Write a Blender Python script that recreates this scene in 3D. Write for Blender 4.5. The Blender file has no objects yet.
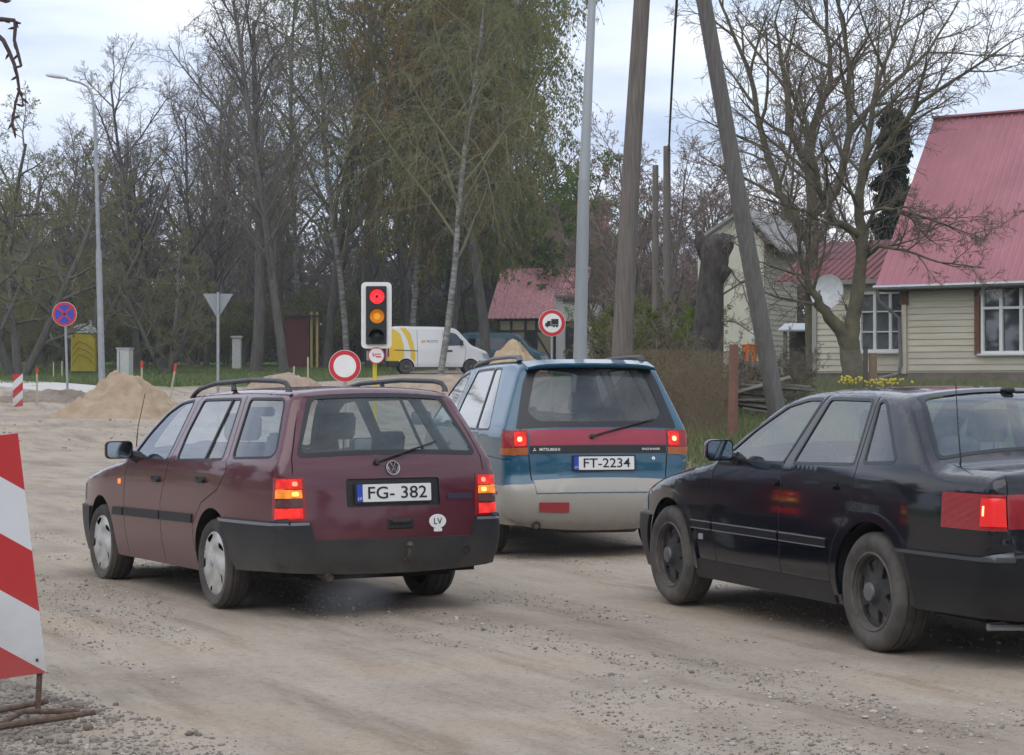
import bpy, math, random
import numpy as np
from mathutils import Vector, Matrix
from mathutils.geometry import delaunay_2d_cdt
PI = math.pi
R = math.radians
scene = bpy.context.scene
COL = scene.collection
random.seed(7)
rng = np.random.default_rng(7)

# ------------------------------------------------------------------ camera
CAM_H = 1.438
FPX = 2022.0
cd = bpy.data.cameras.new('camera')
cam = bpy.data.objects.new('camera', cd); COL.objects.link(cam)
cam.location = (0, 0, CAM_H)
cam.rotation_euler = (R(90) + 0.0039, 0.0, 0)
cd.sensor_width = 36; cd.lens = 36 * FPX / 1024
cd.clip_start = 0.1; cd.clip_end = 3000
scene.camera = cam

# ------------------------------------------------------------------ world: thin overcast, a few blue-grey banks
SUN_EL, SUN_ROT = R(50), R(200)
wd = bpy.data.worlds.new('World'); scene.world = wd; wd.use_nodes = True
nt = wd.node_tree; nt.nodes.clear()
def wn(t): return nt.nodes.new(t)
out = wn('ShaderNodeOutputWorld'); bg = wn('ShaderNodeBackground'); bg.inputs[1].default_value = 0.115
sky = wn('ShaderNodeTexSky'); sky.sky_type = 'NISHITA'; sky.sun_disc = False
sky.sun_elevation = SUN_EL; sky.sun_rotation = SUN_ROT; sky.air_density = 1.0; sky.dust_density = 2.0
tc = wn('ShaderNodeTexCoord'); mp = wn('ShaderNodeMapping'); mp.inputs['Scale'].default_value = (1.4, 1.4, 7.0)
mp.inputs['Location'].default_value = (0.3, 0.0, 0.35)
nz = wn('ShaderNodeTexNoise'); nz.inputs['Scale'].default_value = 2.2; nz.inputs['Detail'].default_value = 7; nz.inputs['Roughness'].default_value = 0.52
cr = wn('ShaderNodeValToRGB')
cr.color_ramp.elements[0].position = 0.36; cr.color_ramp.elements[0].color = (4.5, 5.4, 7.2, 1)
cr.color_ramp.elements[1].position = 0.60; cr.color_ramp.elements[1].color = (8.9, 9.1, 9.7, 1)
e = cr.color_ramp.elements.new(0.48); e.color = (6.9, 7.6, 9.1, 1)
mx = wn('ShaderNodeMix'); mx.data_type = 'RGBA'; mx.inputs[0].default_value = 0.9
L = nt.links.new
L(tc.outputs['Generated'], mp.inputs[0]); L(mp.outputs[0], nz.inputs[0]); L(nz.outputs[0], cr.inputs[0])
L(sky.outputs[0], mx.inputs[6]); L(cr.outputs[0], mx.inputs[7]); L(mx.outputs[2], bg.inputs[0]); L(bg.outputs[0], out.inputs[0])

sd = bpy.data.lights.new('sun', 'SUN'); sd.energy = 0.9; sd.angle = R(60); sd.color = (1, .96, .9)
so = bpy.data.objects.new('sun', sd); COL.objects.link(so)
_dir = Vector((math.sin(SUN_ROT) * math.cos(SUN_EL), math.cos(SUN_ROT) * math.cos(SUN_EL), math.sin(SUN_EL)))
so.rotation_euler = _dir.to_track_quat('Z', 'Y').to_euler(); so.location = (0, 0, 40)

scene.view_settings.view_transform = 'Standard'; scene.view_settings.look = 'None'
scene.view_settings.exposure = 0.28; scene.view_settings.gamma = 1.0
scene.view_settings.use_curve_mapping = False
scene.render.resolution_x = 1024; scene.render.resolution_y = 755
scene.cycles.transparent_max_bounces = 24

# ------------------------------------------------------------------ materials
def mat(name, col, rough=0.6, metal=0.0, noise=0.0, nscale=8.0, bump=0.0, bscale=30.0, coat=0.0, col2=None, spec=0.5,
        stretch=None, detail=6):
    m = bpy.data.materials.new(name); m.use_nodes = True
    n = m.node_tree.nodes; l = m.node_tree.links; b = n['Principled BSDF']
    b.inputs['Base Color'].default_value = (*col, 1); b.inputs['Roughness'].default_value = rough
    b.inputs['Metallic'].default_value = metal; b.inputs['Coat Weight'].default_value = coat
    b.inputs['Coat Roughness'].default_value = 0.05; b.inputs['Specular IOR Level'].default_value = spec
    if noise or col2 or bump:
        t = n.new('ShaderNodeTexCoord'); mpn = n.new('ShaderNodeMapping')
        if stretch: mpn.inputs['Scale'].default_value = stretch
        l.new(t.outputs['Object'], mpn.inputs[0])
    if noise or col2:
        z = n.new('ShaderNodeTexNoise'); z.inputs['Scale'].default_value = nscale; z.inputs['Detail'].default_value = detail
        z.inputs['Roughness'].default_value = 0.62
        c = n.new('ShaderNodeValToRGB'); c.color_ramp.elements[0].position = 0.32; c.color_ramp.elements[1].position = 0.68
        if not col2:
            col2 = tuple(min(1, v * (1 + noise)) for v in col); colA = tuple(v * (1 - noise) for v in col)
        else: colA = col
        c.color_ramp.elements[0].color = (*colA, 1); c.color_ramp.elements[1].color = (*col2, 1)
        l.new(mpn.outputs[0], z.inputs[0]); l.new(z.outputs[0], c.inputs[0]); l.new(c.outputs[0], b.inputs['Base Color'])
    if bump:
        z2 = n.new('ShaderNodeTexNoise'); z2.inputs['Scale'].default_value = bscale; z2.inputs['Detail'].default_value = 5
        bp = n.new('ShaderNodeBump'); bp.inputs['Strength'].default_value = 1.0; bp.inputs['Distance'].default_value = bump
        l.new(mpn.outputs[0], z2.inputs[0]); l.new(z2.outputs[0], bp.inputs['Height']); l.new(bp.outputs[0], b.inputs['Normal'])
    return m

def paint(name, col, dust=(.22, .18, .14), amount=0.5, rough=0.32, ztop=0.75, coat=0.9, all_over=0.05, spec=.4):
    """car paint with road dust that is heavier low on the body"""
    m = bpy.data.materials.new(name); m.use_nodes = True
    n = m.node_tree.nodes; l = m.node_tree.links; b = n['Principled BSDF']
    b.inputs['Specular IOR Level'].default_value = spec
    t = n.new('ShaderNodeTexCoord'); sx = n.new('ShaderNodeSeparateXYZ'); l.new(t.outputs['Object'], sx.inputs[0])
    mr = n.new('ShaderNodeMapRange'); mr.inputs[1].default_value = ztop; mr.inputs[2].default_value = 0.15
    mr.inputs[3].default_value = 0.0; mr.inputs[4].default_value = amount
    l.new(sx.outputs[2], mr.inputs[0])
    z = n.new('ShaderNodeTexNoise'); z.inputs['Scale'].default_value = 5; z.inputs['Detail'].default_value = 8; z.inputs['Roughness'].default_value = .65
    l.new(t.outputs['Object'], z.inputs[0])
    mu = n.new('ShaderNodeMath'); mu.operation = 'MULTIPLY'; l.new(mr.outputs[0], mu.inputs[0])
    m2 = n.new('ShaderNodeMapRange'); m2.inputs[1].default_value = .3; m2.inputs[2].default_value = .7; m2.inputs[3].default_value = .5; m2.inputs[4].default_value = 1.3
    l.new(z.outputs[0], m2.inputs[0]); l.new(m2.outputs[0], mu.inputs[1])
    m3 = n.new('ShaderNodeMath'); m3.operation = 'MULTIPLY_ADD'; m3.inputs[1].default_value = all_over * 2; l.new(z.outputs[0], m3.inputs[0]); l.new(mu.outputs[0], m3.inputs[2])
    m3.use_clamp = True
    mix = n.new('ShaderNodeMix'); mix.data_type = 'RGBA'; mix.inputs[6].default_value = (*col, 1); mix.inputs[7].default_value = (*dust, 1)
    l.new(m3.outputs[0], mix.inputs[0]); l.new(mix.outputs[2], b.inputs['Base Color'])
    ro = n.new('ShaderNodeMapRange'); ro.inputs[3].default_value = rough; ro.inputs[4].default_value = .8; l.new(m3.outputs[0], ro.inputs[0])
    l.new(ro.outputs[0], b.inputs['Roughness'])
    co = n.new('ShaderNodeMapRange'); co.inputs[2].default_value = .7; co.inputs[3].default_value = coat; co.inputs[4].default_value = 0.0
    l.new(m3.outputs[0], co.inputs[0]); l.new(co.outputs[0], b.inputs['Coat Weight'])
    cz = n.new('ShaderNodeMapRange'); cz.inputs[2].default_value = .5; cz.inputs[3].default_value = .05; cz.inputs[4].default_value = 0.35
    l.new(m3.outputs[0], cz.inputs[0]); l.new(cz.outputs[0], b.inputs['Coat Roughness'])
    return m

def glass(name, tint=(.45, .5, .5), haze=0.12, hazecol=(.5, .52, .52), refl=0.06):
    m = bpy.data.materials.new(name); m.use_nodes = True
    n = m.node_tree.nodes; l = m.node_tree.links; n.clear()
    o = n.new('ShaderNodeOutputMaterial'); tr = n.new('ShaderNodeBsdfTransparent'); tr.inputs[0].default_value = (*tint, 1)
    df = n.new('ShaderNodeBsdfDiffuse'); df.inputs[0].default_value = (*hazecol, 1)
    gl = n.new('ShaderNodeBsdfGlossy'); gl.inputs['Roughness'].default_value = 0.03; gl.inputs[0].default_value = (.95, .97, 1, 1)
    t = n.new('ShaderNodeTexCoord'); z = n.new('ShaderNodeTexNoise'); z.inputs['Scale'].default_value = 3.5; z.inputs['Detail'].default_value = 6
    l.new(t.outputs['Object'], z.inputs[0])
    hm = n.new('ShaderNodeMapRange'); hm.inputs[1].default_value = .3; hm.inputs[2].default_value = .7; hm.inputs[3].default_value = haze * .6; hm.inputs[4].default_value = haze * 1.5
    l.new(z.outputs[0], hm.inputs[0])
    a = n.new('ShaderNodeMixShader'); l.new(hm.outputs[0], a.inputs[0]); l.new(tr.outputs[0], a.inputs[1]); l.new(df.outputs[0], a.inputs[2])
    fr = n.new('ShaderNodeLayerWeight'); fr.inputs[0].default_value = .5
    pw_ = n.new('ShaderNodeMath'); pw_.operation = 'POWER'; pw_.inputs[1].default_value = 4.0; l.new(fr.outputs['Facing'], pw_.inputs[0])
    ad = n.new('ShaderNodeMath'); ad.operation = 'MULTIPLY_ADD'; ad.inputs[1].default_value = 1.0; ad.inputs[2].default_value = refl; ad.use_clamp = True
    l.new(pw_.outputs[0], ad.inputs[0])
    c = n.new('ShaderNodeMixShader'); l.new(ad.outputs[0], c.inputs[0]); l.new(a.outputs[0], c.inputs[1]); l.new(gl.outputs[0], c.inputs[2])
    l.new(c.outputs[0], o.inputs[0])
    return m

def glow(name, col, strength, base=None):
    m = mat(name, base or col, 0.25)
    b = m.node_tree.nodes['Principled BSDF']
    b.inputs['Emission Color'].default_value = (*col, 1); b.inputs['Emission Strength'].default_value = strength
    return m

M = {}
M['rubber'] = mat('tyre_rubber', (.035, .034, .033), .85, noise=.4, nscale=14, bump=.002, bscale=60)
M['tyre'] = mat('dusty_tyre', (.030, .030, .030), .9, col2=(.10, .088, .075), nscale=5, bump=.002, bscale=80)
M['tyre_dusty'] = mat('very_dusty_tyre', (.045, .042, .038), .92, col2=(.115, .103, .09), nscale=6, bump=.002, bscale=80)
M['black'] = mat('black_plastic', (.015, .015, .016), .5, noise=.3, nscale=20)
M['seal'] = mat('window_seal', (.008, .008, .009), .55)
M['void'] = mat('dark_underbody', (.006, .006, .006), .95)
M['gap'] = mat('panel_gap', (.003, .003, .003), .9)
M['seat'] = mat('seat_cloth', (.05, .052, .055), .95, noise=.3, nscale=40)
M['steel'] = mat('galvanised_steel', (.42, .44, .46), .45, .75, noise=.15, nscale=12)
M['dullsteel'] = mat('dull_zinc', (.33, .35, .37), .6, .4, noise=.15, nscale=6, bump=.002)
M['chrome'] = mat('chrome', (.7, .7, .7), .2, 1.0)
M['white'] = mat('white_paint', (.78, .78, .76), .45, noise=.05, nscale=5)
M['red'] = mat('red_sheeting', (.55, .02, .03), .42, noise=.08, nscale=5)

# ------------------------------------------------------------------ object helpers
def add(name, verts, faces, m=None, parent=None, smooth=False, normals=None, mats=None, fm=None):
    me = bpy.data.meshes.new(name)
    me.from_pydata([tuple(v) for v in verts], [], [tuple(f) for f in faces]); me.update()
    if mats:
        for q in mats: me.materials.append(q)
        me.polygons.foreach_set('material_index', np.array(fm, dtype=np.int32))
    elif m: me.materials.append(m)
    if smooth: me.polygons.foreach_set('use_smooth', np.ones(len(me.polygons), dtype=bool))
    if normals is not None: me.normals_split_custom_set_from_vertices([tuple(v) for v in normals])
    o = bpy.data.objects.new(name, me); COL.objects.link(o)
    if parent is not None: o.parent = parent
    return o

def tag(o, label=None, cat=None, group=None, kind=None):
    if label: o['label'] = label
    if cat: o['category'] = cat
    if group: o['group'] = group
    if kind: o['kind'] = kind
    return o

def thing(name, label, cat, loc=(0, 0, 0), rz=0, group=None):
    o = bpy.data.objects.new(name, None); COL.objects.link(o); o.empty_display_size = .1
    o.location = loc; o.rotation_euler = (0, 0, rz)
    return tag(o, label, cat, group)

def copy_tree(o, parent=None):
    c = o.copy(); COL.objects.link(c)
    if parent is not None: c.parent = parent
    for ch in list(o.children): copy_tree(ch, c)
    return c

class MB:
    def __init__(s): s.v = []; s.f = []; s.mi = []; s.cur = 0
    def face(s, idx): s.f.append(idx); s.mi.append(s.cur)
    def box(s, c, d, rot=None, bev=0.0):
        hx, hy, hz = d[0] / 2, d[1] / 2, d[2] / 2
        n = len(s.v)
        if bev <= 0:
            P = [(x, y, z) for z in (-hz, hz) for y in (-hy, hy) for x in (-hx, hx)]
            F = [(0, 2, 3, 1), (4, 5, 7, 6), (0, 1, 5, 4), (2, 6, 7, 3), (0, 4, 6, 2), (1, 3, 7, 5)]
        else:
            b = min(bev, hx * .9, hy * .9, hz * .9); P = []; F = []
            # rounded-edge box: octagonal prism rings
            def ring(ins, z):
                a, c_ = hx - ins, hy - ins
                return [(a - b, -c_, z), (a, -c_ + b, z), (a, c_ - b, z), (a - b, c_, z), (-a + b, c_, z), (-a, c_ - b, z), (-a, -c_ + b, z), (-a + b, -c_, z)]
            for ins, z in ((b * .7, -hz), (0, -hz + b), (0, hz - b), (b * .7, hz)): P += ring(ins, z)
            F = [tuple(range(7, -1, -1)), tuple(range(24, 32))]
            for k in range(3):
                for i in range(8): F.append((k * 8 + i, k * 8 + (i + 1) % 8, k * 8 + 8 + (i + 1) % 8, k * 8 + 8 + i))
        c = Vector(c)
        for p in P:
            q = Vector(p)
            if rot is not None: q = rot @ q
            s.v.append(tuple(q + c))
        for f in F: s.face(tuple(i + n for i in f))
        return s
    def tube(s, pts, rad, n=8, cap=True):
        pts = [Vector(p) for p in pts]; k = len(pts)
        if not hasattr(rad, '__len__'): rad = [rad] * k
        base = len(s.v); prev = None
        for i, p in enumerate(pts):
            d = (pts[min(i + 1, k - 1)] - pts[max(i - 1, 0)])
            if d.length < 1e-9: d = Vector((0, 0, 1))
            d.normalize()
            if prev is None:
                u = d.orthogonal().normalized()
            else:
                u = prev - d * prev.dot(d)
                if u.length < 1e-6: u = d.orthogonal()
                u.normalize()
            prev = u; w = d.cross(u)
            for j in range(n):
                a = 2 * PI * j / n
                s.v.append(tuple(p + (u * math.cos(a) + w * math.sin(a)) * rad[i]))
        for i in range(k - 1):
            for j in range(n):
                a = base + i * n + j; b = base + i * n + (j + 1) % n
                s.face((a, b, b + n, a + n))
        if cap:
            s.face(tuple(base + j for j in range(n - 1, -1, -1))); s.face(tuple(base + (k - 1) * n + j for j in range(n)))
        return s
    def lathe(s, prof, c=(0, 0, 0), axis='Z', n=32, rot=None):
        """prof: (radius, height)"""
        base = len(s.v); k = len(prof); c = Vector(c)
        for (r, h) in prof:
            for j in range(n):
                a = 2 * PI * j / n; x, y, z = r * math.cos(a), r * math.sin(a), h
                if axis == 'Y': x, y, z = x, h, y
                elif axis == 'X': x, y, z = h, x, y
                q = Vector((x, y, z))
                if rot is not None: q = rot @ q
                s.v.append(tuple(q + c))
        for i in range(k - 1):
            for j in range(n):
                a = base + i * n + j; b = base + i * n + (j + 1) % n
                s.face((a, a + n, b + n, b) if axis == 'Y' else (a, b, b + n, a + n))
        return s
    def prism(s, poly, h0, h1, f):
        """poly in 2d, extruded between h0 and h1; f maps (u, v, h) to a point"""
        n = len(s.v); k = len(poly)
        for h in (h0, h1):
            for u, v in poly: s.v.append(tuple(f(u, v, h)))
        s.face(tuple(n + i for i in range(k - 1, -1, -1))); s.face(tuple(n + k + i for i in range(k)))
        for i in range(k): s.face((n + i, n + (i + 1) % k, n + k + (i + 1) % k, n + k + i))
        return s
    def quad(s, a, b, c, d):
        n = len(s.v); s.v += [tuple(a), tuple(b), tuple(c), tuple(d)]; s.face((n, n + 1, n + 2, n + 3)); return s
    def build(s, name, m=None, parent=None, smooth=False, mats=None):
        o = add(name, s.v, s.f, m, parent, smooth, mats=mats, fm=s.mi if mats else None)
        if smooth == 'auto':
            o.data.set_sharp_from_angle(angle=R(38))
        return o

def text_mesh(name, body, size, m, parent, matrix, depth=0.001, align='CENTER', xscale=1.0):
    cu = bpy.data.curves.new('tmp_text', 'FONT'); cu.body = body; cu.size = size; cu.align_x = align; cu.align_y = 'CENTER'
    cu.extrude = depth; cu.resolution_u = 3; cu.offset = size * .007
    to = bpy.data.objects.new('tmp_text', cu); COL.objects.link(to)
    dg = bpy.context.evaluated_depsgraph_get(); dg.update()
    me = bpy.data.meshes.new_from_object(to.evaluated_get(dg)); me.name = name
    bpy.data.objects.remove(to); bpy.data.curves.remove(cu)
    me.transform(matrix @ Matrix.Diagonal((xscale, 1, 1, 1))); me.materials.clear(); me.materials.append(m)
    o = bpy.data.objects.new(name, me); COL.objects.link(o); o.parent = parent
    return o

def frame(origin, xdir, ydir):
    x = Vector(xdir).normalized(); y = Vector(ydir); y = (y - x * y.dot(x)).normalized(); z = x.cross(y)
    m = Matrix.Identity(4)
    for i in range(3): m[i][0] = x[i]; m[i][1] = y[i]; m[i][2] = z[i]; m[i][3] = origin[i]
    return m

# ------------------------------------------------------------------ 2-D region sheets (used for all curved vehicle skins)
def inpoly(P, poly):
    x, y = P[:, 0], P[:, 1]; ins = np.zeros(len(P), bool); n = len(poly)
    for i in range(n):
        x0, y0 = poly[i]; x1, y1 = poly[(i + 1) % n]
        if y0 == y1: continue
        c = ((y0 > y) != (y1 > y)) & (x < (x1 - x0) * (y - y0) / (y1 - y0) + x0)
        ins ^= c
    return ins

def resample(poly, step, closed=True):
    out_ = []; n = len(poly)
    for i in range(n if closed else n - 1):
        a = poly[i]; b = poly[(i + 1) % n]; d = math.hypot(b[0] - a[0], b[1] - a[1]); k = max(1, int(math.ceil(d / step)))
        for j in range(k): out_.append((a[0] + (b[0] - a[0]) * j / k, a[1] + (b[1] - a[1]) * j / k))
    if not closed: out_.append(tuple(poly[-1]))
    return out_

def rpoly(pts, r=0.04, k=5):
    """polygon with rounded corners; r may be a list"""
    n = len(pts); o = []
    for i in range(n):
        p = Vector(pts[i]); a = Vector(pts[i - 1]) - p; b = Vector(pts[(i + 1) % n]) - p
        rr = r[i] if hasattr(r, '__len__') else r
        rr = min(rr, a.length * .45, b.length * .45); a.normalize(); b.normalize()
        for j in range(k + 1):
            t = j / k; q = (1 - t) ** 2 * (p + a * rr) + 2 * t * (1 - t) * p + t * t * (p + b * rr); o.append((q.x, q.y))
    return o

def grow_poly(pts, d):
    """offset a polygon outward by d"""
    n = len(pts); area = sum(pts[i][0] * pts[(i + 1) % n][1] - pts[(i + 1) % n][0] * pts[i][1] for i in range(n))
    sg = 1 if area > 0 else -1; o = []
    for i in range(n):
        a, p, b = Vector(pts[i - 1]), Vector(pts[i]), Vector(pts[(i + 1) % n])
        e1 = (p - a); e2 = (b - p)
        if e1.length < 1e-7 or e2.length < 1e-7: o.append(tuple(p)); continue
        e1.normalize(); e2.normalize(); n1 = Vector((e1.y, -e1.x)) * sg; n2 = Vector((e2.y, -e2.x)) * sg
        m_ = n1 + n2
        if m_.length < 1e-6: m_ = n1
        m_.normalize(); k = min(1 / max(m_.dot(n1), .3), 2)
        o.append(tuple(p + m_ * d * k))
    return o

def stroke(pts, w):
    """thin closed strip along an open polyline"""
    l, r_ = [], []
    for i, p in enumerate(pts):
        a = Vector(pts[max(i - 1, 0)]); b = Vector(pts[min(i + 1, len(pts) - 1)]); d = (b - a).normalized(); nn = Vector((-d.y, d.x)) * w
        l.append((p[0] + nn.x, p[1] + nn.y)); r_.append((p[0] - nn.x, p[1] - nn.y))
    return l + r_[::-1]

def cdt_sheet(domain, regions, extra, step):
    """regions: list of polygons, later wins. Returns verts2d, tris, region id per tri (-1 = base)"""
    V = []; E = []
    def loop(p):
        n = len(V); V.extend(p); E.extend((n + i, n + (i + 1) % len(p)) for i in range(len(p)))
    loop(domain)
    polys = [resample(p, step) for p in regions]
    for p in polys: loop(p)
    ex = np.array(extra) if len(extra) else np.zeros((0, 2))
    if len(ex):
        ex = ex[inpoly(ex, domain)]
        B = np.array(V)
        keep = np.ones(len(ex), bool)
        for i in range(0, len(ex), 500):
            d = np.sqrt(((ex[i:i + 500, None, :] - B[None]) ** 2).sum(2)).min(1); keep[i:i + 500] = d > step * .22
        V.extend(map(tuple, ex[keep]))
    vo, eo, fo, _, _, _ = delaunay_2d_cdt([Vector(v) for v in V], E, [], 0, 1e-6)
    vo = np.array([(v.x, v.y) for v in vo]); T = np.array([f for f in fo if len(f) == 3], dtype=int)
    c = vo[T].mean(1)
    # drop slivers of no area
    a = vo[T[:, 1]] - vo[T[:, 0]]; b = vo[T[:, 2]] - vo[T[:, 0]]; ar = a[:, 0] * b[:, 1] - a[:, 1] * b[:, 0]
    ok = inpoly(c, domain) & (np.abs(ar) > 1e-10)
    T = T[ok]; c = c[ok]; ar = ar[ok]
    T[ar < 0] = T[ar < 0][:, ::-1]
    rid = np.full(len(T), -1)
    for i, p in enumerate(regions): rid[inpoly(c, p)] = i
    return vo, T, rid

def sheet_part(name, P, T, N, off, depth, m, parent, marks=None, m2=None):
    """solid-looking shell made from triangles T of points P: offset along N, edges turned in by depth"""
    if len(T) == 0: return None
    use, inv = np.unique(T.ravel(), return_inverse=True); t = inv.reshape(-1, 3)
    p = P[use] + N[use] * off; n = N[use]
    V = list(map(tuple, p)); F = [tuple(int(q) for q in r_) for r_ in t]; NN = list(map(tuple, n))
    if depth:
        ed = {}
        for a, b, c in t:
            for x, y in ((a, b), (b, c), (c, a)): ed[(x, y)] = 1
        for (x, y) in list(ed):
            if (y, x) in ed: continue
            px, py = p[x], p[y]; qx = P[use[x]] + N[use[x]] * (off - depth); qy = P[use[y]] + N[use[y]] * (off - depth)
            k = len(V); V += [tuple(px), tuple(py), tuple(qy), tuple(qx)]
            sn = np.cross(py - px, qx - px); sn = -sn / (np.linalg.norm(sn) + 1e-12)
            NN += [tuple(sn)] * 4; F.append((k + 1, k, k + 3, k + 2))
    if marks is not None:
        fm = [int(q) for q in marks] + [1] * (len(F) - len(t))
        return add(name, V, F, None, parent, smooth=True, normals=NN, mats=[m, m2], fm=fm)
    return add(name, V, F, m, parent, smooth=True, normals=NN)
# ------------------------------------------------------------------ curved vehicle shell
def catmull(pts, step=0.03):
    P = [np.array(p, float) for p in pts]; P = [2 * P[0] - P[1]] + P + [2 * P[-1] - P[-2]]; o = []
    for i in range(1, len(P) - 2):
        p0, p1, p2, p3 = P[i - 1:i + 3]
        def tj(a, b): return max(np.linalg.norm((b - a)[:2]), 1e-4) ** 0.5
        t0 = 0; t1 = t0 + tj(p0, p1); t2 = t1 + tj(p1, p2); t3 = t2 + tj(p2, p3)
        k = max(2, int(math.ceil(np.linalg.norm((p2 - p1)[:2]) / step)))
        for j in range(k):
            t = t1 + (t2 - t1) * j / k
            a1 = (t1 - t) / (t1 - t0) * p0 + (t - t0) / (t1 - t0) * p1; a2 = (t2 - t) / (t2 - t1) * p1 + (t - t1) / (t2 - t1) * p2
            a3 = (t3 - t) / (t3 - t2) * p2 + (t - t2) / (t3 - t2) * p3
            b1 = (t2 - t) / (t2 - t0) * a1 + (t - t0) / (t2 - t0) * a2; b2 = (t3 - t) / (t3 - t1) * a2 + (t - t1) / (t3 - t1) * a3
            o.append((t2 - t) / (t2 - t1) * b1 + (t - t1) / (t2 - t1) * b2)
    o.append(P[-2]); return np.array(o)

class Shell:
    """side skins from (x, z) drawings, a middle skin that follows the long outline; rounded where they meet"""
    def __init__(s, top, Y0, arches, zb, step=0.05):
        s.C = catmull(top); s.Y0 = Y0; s.arches = arches; s.zb = zb; s.step = step
        d = np.sqrt(((s.C[1:, :2] - s.C[:-1, :2]) ** 2).sum(1)); s.S = np.concatenate([[0], np.cumsum(d)])
        s.imax = int(np.argmax(s.C[:, 1]))
        t = np.gradient(s.C[:, :2], axis=0); t /= np.linalg.norm(t, axis=1)[:, None] + 1e-9
        s.tan = t; s.nrm = np.stack([t[:, 1], -t[:, 0]], 1)            # outward
        s.nrm[np.abs(s.nrm).sum(1) == 0] = (0, 1)
        mid = s.nrm[s.imax]
        if mid[1] < 0: s.nrm *= -1
        s.Ye = Y0(s.C[:, 0], s.C[:, 1]) - s.C[:, 2]
        s.regs = []
    def rz(s, z):
        c = s.C[s.imax:]; return float(np.interp(-z, -c[:, 1], s.S[s.imax:]))
    def fz(s, z):
        c = s.C[:s.imax + 1]; return float(np.interp(z, c[:, 1], s.S[:s.imax + 1]))
    def at(s, x, z):
        return float(s.S[int(np.argmin((s.C[:, 0] - x) ** 2 + (s.C[:, 1] - z) ** 2))])
    def dist(s, P):
        A = s.C[:-1, :2]; B = s.C[1:, :2]; D = B - A; L2 = (D ** 2).sum(1) + 1e-12
        best = np.full(len(P), 1e9); rr = np.zeros(len(P))
        for i in range(0, len(P), 400):
            p = P[i:i + 400]; t = np.clip(((p[:, None] - A[None]) * D[None]).sum(2) / L2[None], 0, 1)
            q = A[None] + D[None] * t[..., None]; dd = np.sqrt(((p[:, None] - q) ** 2).sum(2)); k = dd.argmin(1); ii = np.arange(len(p))
            best[i:i + 400] = dd[ii, k]; tt = t[ii, k]; rr[i:i + 400] = s.C[k, 2] * (1 - tt) + s.C[k + 1, 2] * tt
        return best, rr
    def yside(s, P):
        P = np.asarray(P, float).reshape(-1, 2); d, r = s.dist(P); q = np.clip((r - d) / np.maximum(r, 1e-6), 0, 1)
        return s.Y0(P[:, 0], P[:, 1]) - r * (1 - np.sqrt(np.clip(1 - q * q, 0, 1)))
    def ptop(s, P):
        P = np.asarray(P, float).reshape(-1, 2); S = P[:, 0]
        g = lambda a: np.interp(S, s.S, a)
        ye = g(s.Ye); cr = g(s.C[:, 3]) * (1 - np.clip(np.abs(P[:, 1] / ye), 0, 1) ** 2.2)
        return np.stack([g(s.C[:, 0]) + g(s.nrm[:, 0]) * cr, P[:, 1], g(s.C[:, 1]) + g(s.nrm[:, 1]) * cr], 1)
    def side_pt(s, x, z, sg=1, off=0.0):
        e = .01; P = s.yside([(x, z), (x + e, z), (x, z + e)]); p = Vector((x, P[0], z))
        n = Vector(((P[0] - P[1]) / e, 1, (P[0] - P[2]) / e)).normalized(); p += n * off
        return Vector((p.x, p.y * sg, p.z)), Vector((n.x, n.y * sg, n.z))
    def top_pt(s, S, y, off=0.0):
        e = .01; P = s.ptop([(S, y), (S + e, y), (S, y + e)]); a = Vector(P[1] - P[0]); b = Vector(P[2] - P[0]); n = b.cross(a).normalized()
        i = int(np.argmin(abs(s.S - S)))
        if n.x * s.nrm[i, 0] + n.z * s.nrm[i, 1] < 0: n = -n
        return Vector(P[0]) + n * off, n
    def reg(s, name, m, side=None, top=None, off=0.0, depth=0.0, split=True, label=None, sides=(1, -1), parent=None):
        """split: one part per side; top polygons are drawn for y > 0 and mirrored when split"""
        s.regs.append(dict(name=name, m=m, side=side, top=top, off=off, depth=depth, split=split, label=label, sides=sides, parent=parent)); return s
    def build(s, root, body_mat, name='body', depth=0.02):
        C2 = [tuple(p) for p in s.C[:, :2]]
        # bottom path from the rear end to the front end
        path = []; (xr, zr), (xf, zf) = C2[-1], C2[0]
        arcs = sorted(s.arches, key=lambda a: a[0]); zbs = s.zb; cur = (xr, zr); s.arcpts = []
        for i, (xc, zc, ra) in enumerate(arcs):
            za, zb_ = (zbs[0], zbs[1]) if i == 0 else (zbs[1], zbs[2])
            a0 = math.asin(max(-1, min(1, (za - zc) / ra))); a1 = math.asin(max(-1, min(1, (zb_ - zc) / ra)))
            th = np.linspace(PI - a0, a1, 34); arc = [(xc + ra * math.cos(t), zc + ra * math.sin(t)) for t in th]
            path += resample([cur, arc[0]], s.step, False)[:-1]; path += arc[:-1]; cur = arc[-1]; s.arcpts.append(arc)
        path += resample([cur, (xf, zf)], s.step, False)[:-1]
        dom = C2 + path[1:]
        # rings near the rim so that the rounding is smooth
        ring = []
        for th in (14, 28, 44, 60, 76):
            k = 1 - math.cos(R(th))
            for i in range(2, len(C2) - 2, 1):
                r_ = s.C[i, 2]; ring.append((C2[i][0] - s.nrm[i, 0] * r_ * k, C2[i][1] - s.nrm[i, 1] * r_ * k))
        x0, x1 = min(p[0] for p in dom), max(p[0] for p in dom); z0, z1 = min(p[1] for p in dom), max(p[1] for p in dom)
        grid = [(x, z) for x in np.arange(x0, x1, s.step) for z in np.arange(z0, z1, s.step)]
        rg = np.array(ring); dd, rr = s.dist(rg); rg = rg[dd > rr * .004]
        ex = [tuple(p) for p in rg] + grid
        sidep = [(i, p) for i, r_ in enumerate(s.regs) if r_['side'] for p in (r_['side'] if isinstance(r_['side'][0], list) else [r_['side']])]
        v2, T, rid = cdt_sheet(dom, [p for _, p in sidep], ex, s.step)
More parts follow.
